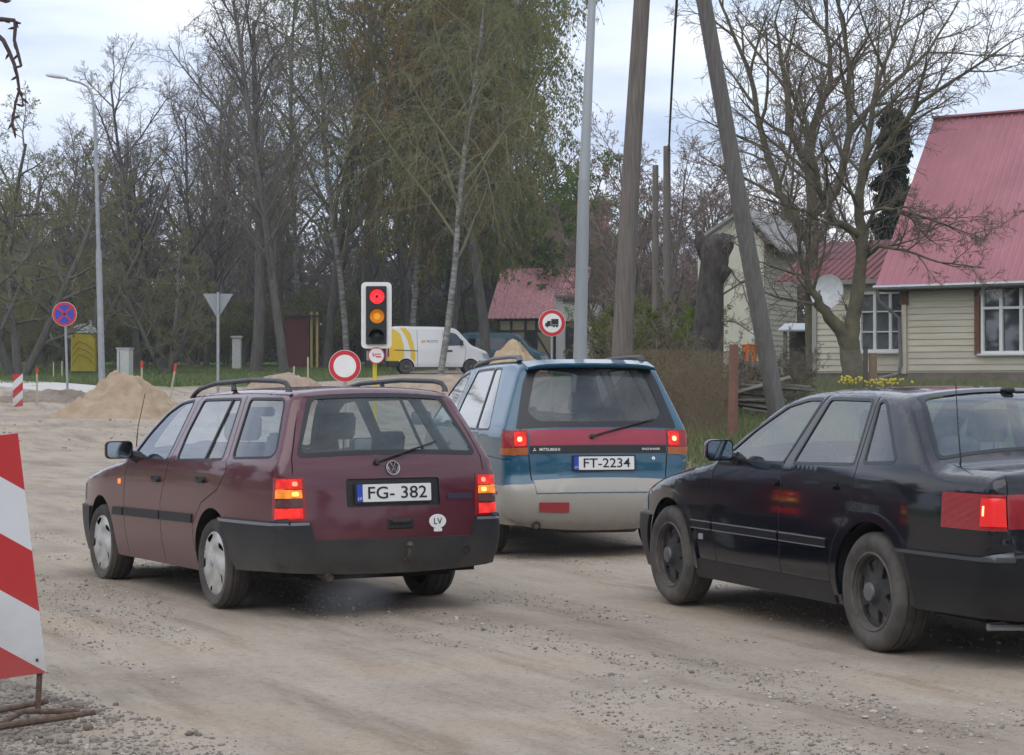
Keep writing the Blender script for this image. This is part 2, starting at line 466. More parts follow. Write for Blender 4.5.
        y = s.yside(v2)
        for i, c_ in enumerate(C2):                                     # the rim of the side skins is the rim of the middle skin
            dq = (v2[:, 0] - c_[0]) ** 2 + (v2[:, 1] - c_[1]) ** 2; k_ = int(dq.argmin())
            if dq[k_] < 1e-8: y[k_] = s.Ye[i]; v2[k_] = c_
        PL = np.stack([v2[:, 0], y, v2[:, 1]], 1); PR = PL * (1, -1, 1)
        ids = np.array([i for i, _ in sidep] + [-1]); rs = ids[rid]
        # middle skin
        dt = [(S, Y) for S, Y in zip(s.S, s.Ye)] + [(S, -Y) for S, Y in zip(s.S[::-1], s.Ye[::-1])]
        dt = dt[:len(s.S)] + resample([dt[len(s.S) - 1], dt[len(s.S)]], s.step, False)[1:-1] + dt[len(s.S):]
        dt += resample([(s.S[0], -s.Ye[0]), (s.S[0], s.Ye[0])], s.step, False)[1:-1]
        gt = []
        for i in range(1, len(s.S) - 1, 1):
            for f in (-.97, -.9, -.78, -.62, -.45, -.3, -.15, 0, .15, .3, .45, .62, .78, .9, .97): gt.append((s.S[i], f * s.Ye[i]))
        topp = []
        for i, r_ in enumerate(s.regs):
            if not r_['top']: continue
            ps = r_['top'] if isinstance(r_['top'][0], list) else [r_['top']]
            for p in ps:
                if r_['split']:
                    if 1 in r_['sides']: topp.append((i, 1, p))
                    if -1 in r_['sides']: topp.append((i, -1, [(a, -b) for a, b in p]))
                else: topp.append((i, 0, p))
        w2, TT, tid = cdt_sheet(dt, [p for _, _, p in topp], gt, s.step)
        PT = s.ptop(w2); ti = np.array([i for i, _, _ in topp] + [-1])[tid]; tsd = np.array([q for _, q, _ in topp] + [0])[tid]
        P = np.concatenate([PL, PR, PT]); nL = len(PL)
        A = np.concatenate([T[:, ::-1], T + nL, TT[:, ::-1] + 2 * nL])
        rid_all = np.concatenate([rs, rs, ti]); sd_all = np.concatenate([np.ones(len(T)), -np.ones(len(T)), tsd])
        _, first, inv = np.unique(np.round(P, 4), axis=0, return_index=True, return_inverse=True); inv = inv.ravel()
        P = P[first]; A = inv[A]
        ok = (A[:, 0] != A[:, 1]) & (A[:, 1] != A[:, 2]) & (A[:, 0] != A[:, 2]); A = A[ok]; rid_all = rid_all[ok]; sd_all = sd_all[ok]
        fn = np.cross(P[A[:, 1]] - P[A[:, 0]], P[A[:, 2]] - P[A[:, 0]])
        N = np.zeros_like(P)
        for k in range(3): np.add.at(N, A[:, k], fn)
        N /= np.linalg.norm(N, axis=1)[:, None] + 1e-12
        s.P, s.N = P, N
        gapid = [i for i, r_ in enumerate(s.regs) if 'gap' in r_['name']]
        isgap = np.isin(rid_all, gapid); bsel = (rid_all == -1) | isgap
        s.body = sheet_part(name, P, A[bsel], N, 0, depth, body_mat, root, marks=isgap[bsel], m2=M['gap'])
        s.parts = {}
        for i, r_ in enumerate(s.regs):
            if i in gapid: continue
            sel = rid_all == i; par = root
            if r_['parent']: par = s.parts.get(r_['parent'], root)
            if r_['split']:
                for q in (1, -1):
                    if q not in r_['sides'] and not r_['side']: continue
                    if r_['parent']: par = s.parts.get((r_['parent'], q), s.parts.get(r_['parent'], root))
                    o = sheet_part(r_['name'], P, A[sel & (sd_all == q)], N, r_['off'], r_['depth'], r_['m'], par)
                    if o:
                        s.parts[(r_['name'], q)] = o
                        if r_['label']: o['label'] = r_['label']
            else:
                o = sheet_part(r_['name'], P, A[sel], N, r_['off'], r_['depth'], r_['m'], par)
                if o:
                    s.parts[r_['name']] = o
                    if r_['label']: o['label'] = r_['label']
        return s
    def underbody(s, root, zfloor=.24):
        b = MB()
        for arc in s.arcpts:
            for q in (1, -1):
                ys_ = s.yside(arc) - .006; n = len(b.v)
                for (x, z), yy in zip(arc, ys_): b.v.append((x, q * yy, z)); b.v.append((x, q * .50, z))
                for j in range(len(arc) - 1): b.face((n + 2 * j, n + 2 * j + 1, n + 2 * j + 3, n + 2 * j + 2))
                n = len(b.v)       # inner wall of the wheel well
                for (x, z) in arc: b.v.append((x, q * .50, z))
                b.face(tuple(range(n, n + len(arc))))
        xs = sorted([a[0] for a in s.arches]); ra = s.arches[0][2]
        xa, xb = s.C[-1][0] + .12, s.C[0][0] - .12
        b.box(((xa + xb) / 2, 0, zfloor + .10), (xb - xa, .98, .16))
        b.box(((xs[0] + ra + xs[1] - ra) / 2, 0, zfloor + .09), (xs[1] - xs[0] - 2 * ra - .01, 1.56, .14))
        b.box(((xa + xs[0] - ra) / 2, 0, zfloor + .10), (max(.05, xs[0] - ra - xa - .03), 1.36, .12))
        b.box(((xb + xs[1] + ra) / 2, 0, zfloor + .10), (max(.05, xb - xs[1] - ra - .03), 1.36, .12))
        for x in xs: b.tube([(x, -.7, .30), (x, .7, .30)], .035, 8)
        b.build('underbody', M['void'], root)

def wheel(root, x, q, rad, w, kind, yout=.84, tyre=None, steer=0.0):
    """tyre with rim or cap; q = side"""
    c = thing('wheel', None, None, (x, q * (yout - w / 2), rad)); c.parent = root
    c.rotation_euler = (0, 0, steer)
    hw = w / 2; rr = rad * (.745 if kind == 'cap' else .665)
    prof = [(rr - .02, -hw * .72), (rr, -hw * .86), (rr + (rad - rr) * .35, -hw), (rr + (rad - rr) * .72, -hw * .98), (rad - .018, -hw * .88), (rad - .004, -hw * .74)]
    gro = []
    for g in (-.5, 0, .5):
        gro += [(rad, hw * (g - .09)), (rad - .008, hw * (g - .06)), (rad - .008, hw * (g + .06)), (rad, hw * (g + .09))]
    prof = prof + gro + [(r_, -h) for r_, h in prof[::-1]]
    b = MB(); b.lathe([(a, h) for a, h in prof], axis='Y', n=56)
    b.build('tyre', tyre or M['tyre'], c, smooth='auto')
    f = q * hw
    if kind == 'cap':
        V, F = [], []
        R0 = rr + .004
        dom = [(R0 * math.cos(t), R0 * math.sin(t)) for t in np.linspace(0, 2 * PI, 72, endpoint=False)]
        regs = []
        for k in range(5):                                           # swept openings
            a = 2 * PI * k / 5
            regs.append(rpoly([(R0 * r_ * math.cos(a + t), R0 * r_ * math.sin(a + t)) for r_, t in [(.66, -.20), (.84, -.26), (.89, -.02), (.87, .16), (.78, .10)]], .012))
        ex = [(R0 * f_ * math.cos(t + f_), R0 * f_ * math.sin(t + f_)) for f_ in (.08, .2, .25, .3, .42, .55, .68, .8, .9, .94, .97) for t in np.linspace(0, 2 * PI, 40, endpoint=False)]
        v, T, rid = cdt_sheet(dom, regs, ex, .02)
        r_ = np.hypot(v[:, 0], v[:, 1]) / R0
        th = np.arctan2(v[:, 1], v[:, 0])
        swirl = .009 * np.cos(5 * (th - 1.1 * r_)) * np.clip((r_ - .28) / .3, 0, 1) * np.clip((.93 - r_) / .1, 0, 1)
        h = .020 * (1 - r_ ** 2) + swirl + np.where(r_ < .24, .006 * (1 - (r_ / .24) ** 2) - .004, 0) - np.clip((r_ - .93) / .07, 0, 1) * .012
        P = np.stack([v[:, 0], q * (hw * .80 + h), v[:, 1]], 1)
        t = T[rid == -1]; t = t[:, ::-1] if q > 0 else t
        add('hubcap', P, t, M['cap'], c, smooth=True)
        b = MB(); b.lathe([(rr, f * .70), (rr * .9, f * .45), (.05, f * .45)], axis='Y', n=32); b.build('rim', M['gap'], c)
        b = MB(); b.lathe([(.026, f * .80 + q * .019), (.022, f * .80 + q * .025), (.001, f * .80 + q * .026)], axis='Y', n=20); b.build('hub_badge', M['dullsteel'], c)
    else:
        R0 = rr + .002
        dom = [(R0 * .93 * math.cos(t), R0 * .93 * math.sin(t)) for t in np.linspace(0, 2 * PI, 72, endpoint=False)]
        regs = []; ns = 6
        for k in range(ns):
            a = 2 * PI * k / ns + .2
            regs.append(rpoly([(R0 * r_ * math.cos(a + t), R0 * r_ * math.sin(a + t)) for r_, t in [(.42, 0), (.82, -.30), (.84, 0), (.82, .30)]], .02))
        ex = [(R0 * f_ * math.cos(t), R0 * f_ * math.sin(t)) for f_ in (.1, .2, .26, .3, .4, .55, .7, .85, .9) for t in np.linspace(0, 2 * PI, 40, endpoint=False)]
        v, T, rid = cdt_sheet(dom, regs, ex, .02); r_ = np.hypot(v[:, 0], v[:, 1]) / R0
        h = -.018 + np.where(r_ < .28, .028, 0) - .022 * np.clip((r_ - .3) / .5, 0, 1)
        P = np.stack([v[:, 0], q * (hw * .88 + h), v[:, 1]], 1); N = np.tile((0, q, 0), (len(P), 1)).astype(float)
        t = T[rid == -1]; t = t[:, ::-1] if q > 0 else t
        sheet_part('rim', P, t, N, 0, .02, M['rim_' + kind], c)
        b = MB(); b.lathe([(rr + .004, f * .84), (rr - .004, f * .93), (rr - .012, f * .90), (rr * .93, f * .62), (rr * .90, f * .3), (.06, f * .3)], axis='Y', n=40); b.build('rim_barrel', M['rim_' + kind + '_in'], c, smooth='auto')
        b = MB(); b.lathe([(.052, f * .88 + q * .004), (.048, f * .88 + q * .02), (.03, f * .88 + q * .024), (.001, f * .88 + q * .024)], axis='Y', n=24); b.build('hub_cap', M['rim_' + kind + '_hub'], c, smooth='auto')
    return c

def seats(root, xf, zseat=.52, rear=True, ztop=1.22, mat_=None):
    m = mat_ or M['seat']
    def one(x, y, w, z1, hr=True):
        b = MB(); b.box((x + .05, y, zseat - .06), (.5, w, .16), bev=.04)
        b.box((x - .25, y, (zseat + z1) / 2 - .04), (.13, w, z1 - zseat + .02), Matrix.Rotation(R(-14), 3, 'Y'), bev=.04)
        s_ = b.build('seat', m, root, smooth='auto')
        return s_
    for y in (.36, -.36):
        s_ = one(xf, y, .50, ztop - .16)
        b = MB(); b.box((xf - .35, y, ztop - .02), (.09, .27, .19), Matrix.Rotation(R(-10), 3, 'Y'), bev=.035)
        b.tube([(xf - .33, y - .05, ztop - .2), (xf - .345, y - .05, ztop - .06)], .006, 6); b.tube([(xf - .33, y + .05, ztop - .2), (xf - .345, y + .05, ztop - .06)], .006, 6)
        b.build('headrest', m, s_, smooth='auto')
    if rear:
        s_ = one(xf - .82, 0, 1.24, ztop - .24)
        for y in (.38, -.38):
            b = MB(); b.box((xf - 1.16, y, ztop - .13), (.08, .24, .15), Matrix.Rotation(R(-10), 3, 'Y'), bev=.03); b.build('headrest', m, s_, smooth='auto')
    b = MB(); b.box((xf + .78, 0, .80), (.42, 1.36, .2), bev=.05); b.build('dashboard', M['black'], root, smooth='auto')
    b = MB(); rr = .185
    ring = [Vector((0, rr * math.cos(t), rr * math.sin(t))) for t in np.linspace(0, 2 * PI, 25)]
    rot = Matrix.Rotation(R(-25), 3, 'Y'); b.tube([rot @ p + Vector((xf + .48, .36, .90)) for p in ring], .014, 6, cap=False)
    b.tube([rot @ Vector((0, -rr, 0)) + Vector((xf + .48, .36, .90)), rot @ Vector((0, rr, 0)) + Vector((xf + .48, .36, .90))], .016, 6)
    b.tube([(xf + .48, .36, .9), (xf + .7, .36, .8)], .03, 6); b.build('steering_wheel', M['black'], root)

def plate(root, p, n, text, up=(0, 0, 1)):
    """number plate 520 x 112 with a blue band, standing off point p along n"""
    n = Vector(n).normalized(); up = Vector(up); up = (up - n * up.dot(n)).normalized(); rt = up.cross(n)     # rt: to the right as read from outside
    fr = Matrix.Identity(4)
    for i in range(3): fr[i][0] = rt[i]; fr[i][1] = up[i]; fr[i][2] = n[i]; fr[i][3] = p[i]
    f = lambda u, v, h: fr @ Vector((u, v, h))
    pl = MB().prism(rpoly([(-.272, -.066), (.272, -.066), (.272, .066), (-.272, .066)], .012), 0, .006, f).build('number_plate', M['black'], root)
    MB().prism(rpoly([(-.218, -.055), (.258, -.055), (.258, .055), (-.218, .055)], .008), .007, .011, f).build('plate_field', M['plate_white'], pl)
    MB().prism([(-.258, -.055), (-.221, -.055), (-.221, .055), (-.258, .055)], .007, .011, f).build('country_band', M['plate_blue'], pl)
    text_mesh('plate_lettering', text, .108, M['plate_ink'], pl, fr @ Matrix.Translation((.020, -.003, .0125)), .0006, xscale=1.18 if ' ' in text else 1.12)
    text_mesh('country_code', 'LV', .026, M['plate_white'], pl, fr @ Matrix.Translation((-.2395, -.034, .0125)), .0006)
    return pl

def wiper(root, p0, p1, n):
    n = Vector(n); a = Vector(p0); b = Vector(p1); w = MB()
    w.lathe([(.022, 0), (.02, .02), (.001, .024)], a, n=12, rot=n.to_track_quat('Z', 'Y').to_matrix())
    mid = a.lerp(b, .62) + n * .035
    w.tube([a + n * .015, a.lerp(b, .2) + n * .035, mid], [.011, .009, .006], 6)
    d = (b - a).normalized()
    w.tube([a.lerp(b, .28) + n * .013, b + n * .013], .006, 5); w.tube([a.lerp(b, .40) + n * .02, mid, b.lerp(a, .1) + n * .018], .005, 5)
    return w.build('rear_wiper', M['black'], root, smooth='auto')

def mirror(root, sh, x, z, q, m, gm, w=.19, h=.125):
    p, n = sh.side_pt(x, z, q)
    c = p + Vector((0.0, q * (.045 + w / 2), .06))
    b = MB()
    rot = Matrix.Rotation(R(-6 * q), 3, 'Z')
    prof = rpoly([(-w / 2, -h / 2), (w / 2, -h / 2), (w / 2, h / 2), (-w / 2, h / 2)], .035)
    K = len(prof); n0 = len(b.v)
    for sc, dx in ((1.0, -.045), (1.04, -.02), (1.0, .03), (.8, .065), (.4, .08)):
        for u, v in prof: b.v.append(tuple(c + rot @ Vector((dx, u * sc, v * sc))))
    for k in range(4):
        for i in range(K): b.face((n0 + k * K + i, n0 + k * K + (i + 1) % K, n0 + (k + 1) * K + (i + 1) % K, n0 + (k + 1) * K + i))
    b.face(tuple(n0 + 4 * K + i for i in range(K)))
    b.tube([p + Vector((0, -q * .02, .0)), p + Vector((0.0, q * .06, .03))], [.045, .03], 8)
    o = b.build('door_mirror', m, root, smooth='auto')
    g = MB().prism([(u * .93, v * .90) for u, v in prof], -.043, -.040, lambda u, v, hh: c + rot @ Vector((hh, u, v))); g.build('mirror_glass', gm, o)
    return o

def handle(root, sh, x, z, q, m):
    p, n = sh.side_pt(x, z, q); u = Vector((1, 0, 0)); u = (u - n * u.dot(n)).normalized(); v = n.cross(u)
    f = lambda a, b_, h: p + u * a + v * b_ + n * h
    b = MB(); b.prism(rpoly([(-.075, -.022), (.075, -.022), (.075, .022), (-.075, .022)], .012), -.002, .006, f)
    b.prism(rpoly([(-.07, -.004), (.055, -.004), (.055, .018), (-.07, .018)], .008), .006, .024, f)
    b.lathe([(.014, 0), (.014, .012), (.001, .012)], f(.085, -.004, 0), n=10, rot=n.to_track_quat('Z', 'Y').to_matrix())
    return b.build('door_handle', m, root)

def put_car(root, X, Y, yaw, z0=0.0, roll=0.0, pitch=0.0):
    """local +x is forward; yaw turns the nose to the left of the view direction"""
    root.location = (X, Y, z0); root.rotation_euler = (roll, pitch, PI / 2 + yaw)

M['plate_white'] = mat('plate_white', (.72, .72, .70), .4); M['plate_blue'] = mat('plate_blue', (.02, .06, .42), .4); M['plate_ink'] = mat('plate_ink', (.01, .01, .01), .5)
M['cap'] = mat('hubcap_silver', (.50, .50, .48), .42, .35, noise=.22, nscale=9)
M['rim_dark'] = mat('dusty_grey_wheel', (.045, .045, .045), .6, .2, noise=.5, nscale=10); M['rim_dark_in'] = mat('dirty_rim_barrel', (.10, .09, .08), .8, noise=.5, nscale=9)
M['rim_dark_hub'] = mat('grey_hub', (.16, .16, .17), .5, .4, noise=.3, nscale=20)
M['mirror'] = mat('mirror_glass', (.22, .26, .30), .04, 1.0)
M['lamp_red'] = mat('red_lamp_lens', (.42, .008, .012), .18, coat=.5, noise=.10, nscale=25)
M['lamp_amber'] = mat('amber_lamp_lens', (.55, .13, .015), .2, coat=.5, noise=.1, nscale=25)
M['lamp_smoke'] = mat('smoked_lamp_lens', (.13, .04, .04), .2, coat=.5)
M['lit_red'] = glow('lit_brake_lamp', (1, .035, .02), .75, (.6, .015, .015)); M['lit_orange'] = glow('lit_amber_lamp', (1, .27, .03), .8, (.7, .2, .02))
M['lit_core'] = glow('lit_bulb', (1, .35, .18), 2.2, (.8, .2, .1))

def lens_ribs(m, scale=55, dirn='Z', dist=.004):
    n = m.node_tree.nodes; l = m.node_tree.links; b = n['Principled BSDF']; t = n.new('ShaderNodeTexCoord'); w = n.new('ShaderNodeTexWave'); w.bands_direction = dirn; w.inputs['Scale'].default_value = scale; l.new(t.outputs['Object'], w.inputs[0])
    bp = n.new('ShaderNodeBump'); bp.inputs['Distance'].default_value = dist; l.new(w.outputs[1], bp.inputs['Height']); l.new(bp.outputs[0], b.inputs['Normal'])
    if b.inputs['Emission Strength'].default_value > 0:
        z = n.new('ShaderNodeTexVoronoi'); z.inputs['Scale'].default_value = 24; l.new(t.outputs['Object'], z.inputs[0]); mr = n.new('ShaderNodeMapRange'); e0 = b.inputs['Emission Strength'].default_value
        mr.inputs[1].default_value = 0; mr.inputs[2].default_value = .75; mr.inputs[3].default_value = e0 * 1.35; mr.inputs[4].default_value = e0 * .45; l.new(z.outputs[0], mr.inputs[0])
        mu = n.new('ShaderNodeMath'); mu.operation = 'MULTIPLY'; m3 = n.new('ShaderNodeMapRange'); m3.inputs[3].default_value = .72; m3.inputs[4].default_value = 1.12; l.new(w.outputs[1], m3.inputs[0]); l.new(mr.outputs[0], mu.inputs[0]); l.new(m3.outputs[0], mu.inputs[1]); l.new(mu.outputs[0], b.inputs['Emission Strength'])
for k in ('lamp_red', 'lamp_amber', 'lamp_smoke', 'lit_red', 'lit_orange'): lens_ribs(M[k])
M['highlight_dim'] = mat('highlight_dim', (.045, .05, .058), .25, coat=.5)  # subdued grey for the painted highlight on the saloon bumper
M['highlight_line'] = mat('highlight_line', (.16, .17, .20), .25, coat=.5)  # lighter grey for painted highlights along moulding and bumper edges
# ================================================================== CAR 1: burgundy estate
def plan(x, W, xr, kr, xf, kf):
    return W - kr * np.clip(xr - x, 0, None) ** 2 - kf * np.clip(x - xf, 0, None) ** 2

def build_estate():
    root = thing('estate_car', 'dusty burgundy estate car with black roof rails, number plate FG-382 and lit brake lights', 'car')
    M['gold_paint'] = paint('burgundy_paint', (.078, .005, .016), dust=(.20, .15, .13), amount=.34, rough=.3, ztop=.70, all_over=.015, coat=.9)
    pm = M['gold_paint']
    bump = paint('grey_black_bumper', (.022, .024, .027), dust=(.16, .14, .12), amount=.6, rough=.5, ztop=.55, coat=0, all_over=.03, spec=.25)
    def Y0(x, z):
        y = plan(x, .842, .1, .070, 2.3, .12)
        y = y - np.clip(z - .90, 0, None) * .12 - np.clip(z - .96, 0, None) * .38
        y = y - .05 * np.clip((.55 - z) / .35, 0, 1) ** 2 - .010 * np.clip((z - .6) / .3, 0, 1) ** 2
        return y
    top = [(3.26, .20, .16, .10), (3.30, .32, .17, .10), (3.31, .48, .17, .10), (3.27, .58, .14, .09), (3.20, .70, .10, .07), (3.08, .77, .07, .06), (2.85, .815, .06, .05), (2.5, .865, .06, .045),
           (2.2, .905, .055, .04), (1.95, .935, .05, .05), (1.86, .965, .04, .07), (1.66, 1.14, .04, .075), (1.45, 1.29, .045, .07), (1.28, 1.365, .05, .05), (1.1, 1.395, .055, .035), (.6, 1.425, .06, .028), (0, 1.43, .06, .026),
           (-.4, 1.424, .06, .026), (-.66, 1.412, .055, .03), (-.745, 1.385, .05, .035), (-.80, 1.28, .05, .045), (-.89, 1.12, .05, .05), (-.960, .97, .05, .05), (-.985, .85, .05, .05), (-1.0, .70, .05, .05),
           (-1.01, .60, .055, .05), (-1.015, .48, .06, .05), (-1.0, .38, .065, .05), (-.96, .30, .065, .05)]
    sh = Shell(top, Y0, [(0, .31, .345), (2.475, .31, .345)], (.28, .22, .22))
    gl = glass('estate_side_glass', (.76, .82, .82), .035, (.55, .6, .62), .09); gr = glass('estate_rear_glass', (.74, .80, .80), .09, (.36, .44, .45), .05)
    wins = [[(1.70, .962), (1.55, 1.135), (1.36, 1.275), (1.16, 1.345), (.93, 1.362), (.935, .957)], [(.73, .965), (.76, 1.15), (.73, 1.363), (0.02, 1.365), (-.13, .985)], [(-.29, .995), (-.15, 1.365), (-.655, 1.36), (-.865, 1.01)]]
    rr = [[.02, .05, .05, .05, .03, .03], .03, [.05, .03, .05, .08]]
    # shut lines
    gaps = [[(1.84, .24), (1.87, .60), (1.86, .80), (1.80, .94)], [(1.02, .24), (1.035, .45), (1.04, .66), (.93, .86), (.86, 1.0), (.84, 1.2), (.83, 1.39)],
            [(.31, .24), (.36, .40), (.37, .52), (.20, .68), (-.10, .78), (-.23, .90), (-.22, 1.0), (-.06, 1.39)]]
    for g in gaps: sh.reg('panel_gap', M['gap'], side=stroke(g, .0048), off=-.006)
    sh.reg('tailgate_gap', M['gap'], top=[stroke([(sh.rz(1.375), -.50), (sh.rz(1.375), 0), (sh.rz(1.375), .50)], .004), stroke([(sh.rz(1.36), .535), (sh.rz(.99), .66), (sh.rz(.90), .665)], .004), stroke([(sh.rz(1.36), -.535), (sh.rz(.99), -.66), (sh.rz(.90), -.665)], .004)], split=False, off=-.006)
    seal = mat('estate_window_seal', (.014, .014, .016), .5)
    for i, w in enumerate(wins):
        sh.reg('window_seal', seal, side=grow_poly(rpoly(w, rr[i]), .016), off=.001, depth=.012)
        sh.reg('side_window', gl, side=rpoly(w, rr[i]), off=-.006)
    sh.reg('window_divider', seal, side=stroke([(.165, 1.372), (.17, .975)], .012), off=.004, depth=.014)
    z2 = sh.rz
    ro = [(z2(1.375), -.475), (z2(.992), -.635), (z2(.992), .635), (z2(1.375), .475)]
    sh.reg('rear_window_seal', seal, top=rpoly(ro, [.03, .06, .06, .03]), split=False, off=.002)
    ri = [(z2(1.355), -.445), (z2(1.02), -.60), (z2(1.02), .60), (z2(1.355), .445)]
    sh.reg('rear_window', gr, top=rpoly(ri, .04), split=False, off=-.004)
    fz = sh.fz
    wo = [(fz(.975), -.66), (fz(1.37), -.52), (fz(1.37), .52), (fz(.975), .66)]
    sh.reg('windshield_seal', seal, top=rpoly(wo, .04), split=False, off=.001)
    sh.reg('windshield', gl, top=rpoly([(fz(1.0), -.63), (fz(1.35), -.49), (fz(1.35), .49), (fz(1.0), .63)], .04), split=False, off=-.004)
    # bumpers, mouldings
    sh.reg('rear_bumper', bump, side=[(-.05, .605), (-1.3, .60), (-1.3, .1), (-.52, .1), (-.40, .30)], top=[(z2(.600), -1), (z2(.600), -.575), (z2(.485), -.545), (z2(.485), .545), (z2(.600), .575), (z2(.600), 1), (z2(.20) + .3, 1), (z2(.20) + .3, -1)], split=False, off=.030, depth=.04)
    sh.reg('front_bumper', bump, side=[(2.75, .56), (3.6, .56), (3.6, .1), (2.9, .1)], top=[(-.3, -1), (fz(.56), -1), (fz(.56), 1), (-.3, 1)], split=False, off=.022, depth=.03)
    sh.reg('side_moulding', bump, side=[rpoly([(.375, .540), (1.015, .533), (1.02, .595), (.372, .600)], .006), rpoly([(1.055, .533), (1.84, .527), (1.85, .588), (1.058, .594)], .006), rpoly([(1.885, .526), (2.14, .524), (2.115, .584), (1.89, .586)], .006)], off=.012, depth=.014)
    # lamps: amber row lit in the middle, red above and below
    sh.reg('tail_light', M['lamp_red'], side=[(-.915, .605), (-1.3, .605), (-1.3, .875), (-.915, .875)], top=[(z2(.875), .60), (z2(.605), .585), (z2(.605), 1), (z2(.875), 1)], off=.006, depth=.01)
    sh.reg('indicator_lens', M['lit_orange'], side=[(-.950, 0.748), (-1.3, 0.748), (-1.3, 0.800), (-.950, 0.800)], top=[(z2(.800), .615), (z2(.748), .612), (z2(.748), 1), (z2(.800), 1)], off=.009, parent='tail_light')
    sh.reg('reversing_lens', M['lamp_smoke'], side=[(-.950, 0.695), (-1.3, 0.695), (-1.3, 0.744), (-.950, 0.744)], top=[(z2(.744), .612), (z2(.695), .608), (z2(.695), 1), (z2(.744), 1)], off=.009, parent='tail_light')
    sh.reg('brake_lens', M['lit_red'], side=[(-.950, 0.806), (-1.3, 0.806), (-1.3, 0.865), (-.950, 0.865)], top=[(z2(.865), .615), (z2(.806), .612), (z2(.806), 1), (z2(.865), 1)], off=.009, parent='tail_light')
    sh.reg('rear_lens', M['lit_red'], side=[(-.950, 0.620), (-1.3, 0.620), (-1.3, 0.685), (-.950, 0.685)], top=[(z2(.685), .612), (z2(.62), .612), (z2(.62), 1), (z2(.685), 1)], off=.009, parent='tail_light')
    sh.reg('brake_bulb', M['lit_hot'], top=rpoly([(z2(.850), .640), (z2(.822), .640), (z2(.822), .675), (z2(.850), .675)], .012), off=.011, parent='tail_light')
    sh.reg('amber_bulb', M['lit_yellow'], top=rpoly([(z2(.788), .635), (z2(.760), .635), (z2(.760), .68), (z2(.788), .68)], .012), off=.011, parent='tail_light')
    for q_ in ([(-.06, .580), (-1.3, .578), (-1.3, .597), (-.05, .600)],): sh.reg('bumper_highlight', M['highlight_line'], side=q_, top=[(z2(.597), .58), (z2(.579), .58), (z2(.579), 1), (z2(.597), 1)], off=.034, depth=.01)  # lighter strip painted as the bright highlight along the bumper top
    sh.reg('headlight', M['steel'], side=[(3.02, .60), (3.4, .60), (3.4, .73), (3.02, .73)], top=[(fz(.60), .40), (fz(.725), .40), (fz(.725), 1), (fz(.60), 1)], off=.003)
    sh.reg('plate_recess', M['black'], top=rpoly([(z2(.855), -.325), (z2(.680), -.325), (z2(.680), .325), (z2(.855), .325)], .02), split=False, off=-.012)
    sh.build(root, pm); sh.underbody(root, .20)
    # front grille
    p, n = sh.top_pt(fz(.66), 0); MB().box(p + Vector((.0, 0, 0)), (.03, .78, .07), bev=.01).build('grille', M['black'], root)
    for x, st in ((0, 0), (2.475, .03)):
        for q in (1, -1): wheel(root, x, q, .292, .185, 'cap', .835, steer=st)
    seats(root, 1.02, .55, ztop=1.20)
    p, n = sh.top_pt(z2(.767), -.0, -.010); 
    plate(root, p + Vector((-.004, 0, 0)), (-1, 0, .06), 'FG- 382')
    # rear emblem: ring with letter strokes
    p, n = sh.top_pt(z2(.915), -.0, .004); ro_ = n.to_track_quat('Z', 'Y').to_matrix()
    rt = Vector((0, -1, 0)); up = rt.cross(-n) if False else n.cross(rt); up = Vector((0, 0, 1)); up = (up - n * up.dot(n)).normalized(); rt = up.cross(n)
    b = MB(); rg = [p + (rt * math.cos(t) + up * math.sin(t)) * .044 + n * .004 for t in np.linspace(0, 2 * PI, 25)]; b.tube(rg, .005, 6, cap=False)
    def seg(pts): b.tube([p + rt * (u * .040) + up * (v * .040) + n * .004 for u, v in pts], .0042, 5)
    seg([(-.45, .9), (0, .12), (.45, .9)]); seg([(-.95, .3), (-.45, -.9), (0, 0), (.45, -.9), (.95, .3)])
    b.build('emblem', M['steel'], root, smooth=True)
    p0, n0 = sh.top_pt(z2(.95), .105, .004); p1, n1 = sh.top_pt(z2(1.065), -.33, .004); wiper(root, p0, p1, n0)
    # boot handle, sticker, exhaust, tow ball, rails, aerial
    p, n = sh.top_pt(z2(.57), -.035, .0); b = MB(); b.box(p + n * .003, (.012, .18, .062), bev=.005); b.box(p + n * .013 + Vector((0, 0, .012)), (.018, .13, .022), bev=.005); b.build('tailgate_handle', M['black'], root)
    p, n = sh.top_pt(z2(.578), -.30, .002); up = Vector((0, 0, 1)); up = (up - n * up.dot(n)).normalized(); rt = up.cross(n)
    fr = frame(p, rt, up)
    s_ = MB().prism([(.062 * math.cos(t), .045 * math.sin(t)) for t in np.linspace(0, 2 * PI, 28, endpoint=False)], 0, .0015, lambda u, v, h: fr @ Vector((u, v, h))); s_.prism(rpoly([(-.030, -.066), (.030, -.066), (.030, -.044), (-.030, -.044)], .005), 0, .0014, lambda u, v, h: fr @ Vector((u, v, h)))
    so_ = s_.build('country_sticker', M['plate_white'], root); text_mesh('sticker_lettering', 'LV', .058, M['plate_ink'], so_, fr @ Matrix.Translation((0, -.002, .0025)), .0005)
    p, n = sh.top_pt(z2(.735), -.47, .003); up = Vector((0, 0, 1)); up = (up - n * up.dot(n)).normalized(); rt = up.cross(n); fr2 = frame(p, rt, up)
    MB().prism(rpoly([(-.09, -.018), (.09, -.018), (.09, .018), (-.09, .018)], .004), -.002, .001, lambda u, v, h: fr2 @ Vector((u, v, h))).build('model_badge', M['darkbadge'], root)
    b = MB(); b.tube([(-.7, .42, .27), (-.93, .44, .262), (-1.05, .44, .25)], .028, 12, cap=False); b.tube([(-1.04, .44, .25), (-.95, .44, .255)], .024, 10); b.build('exhaust_pipe', M['pipe'], root, smooth='auto')
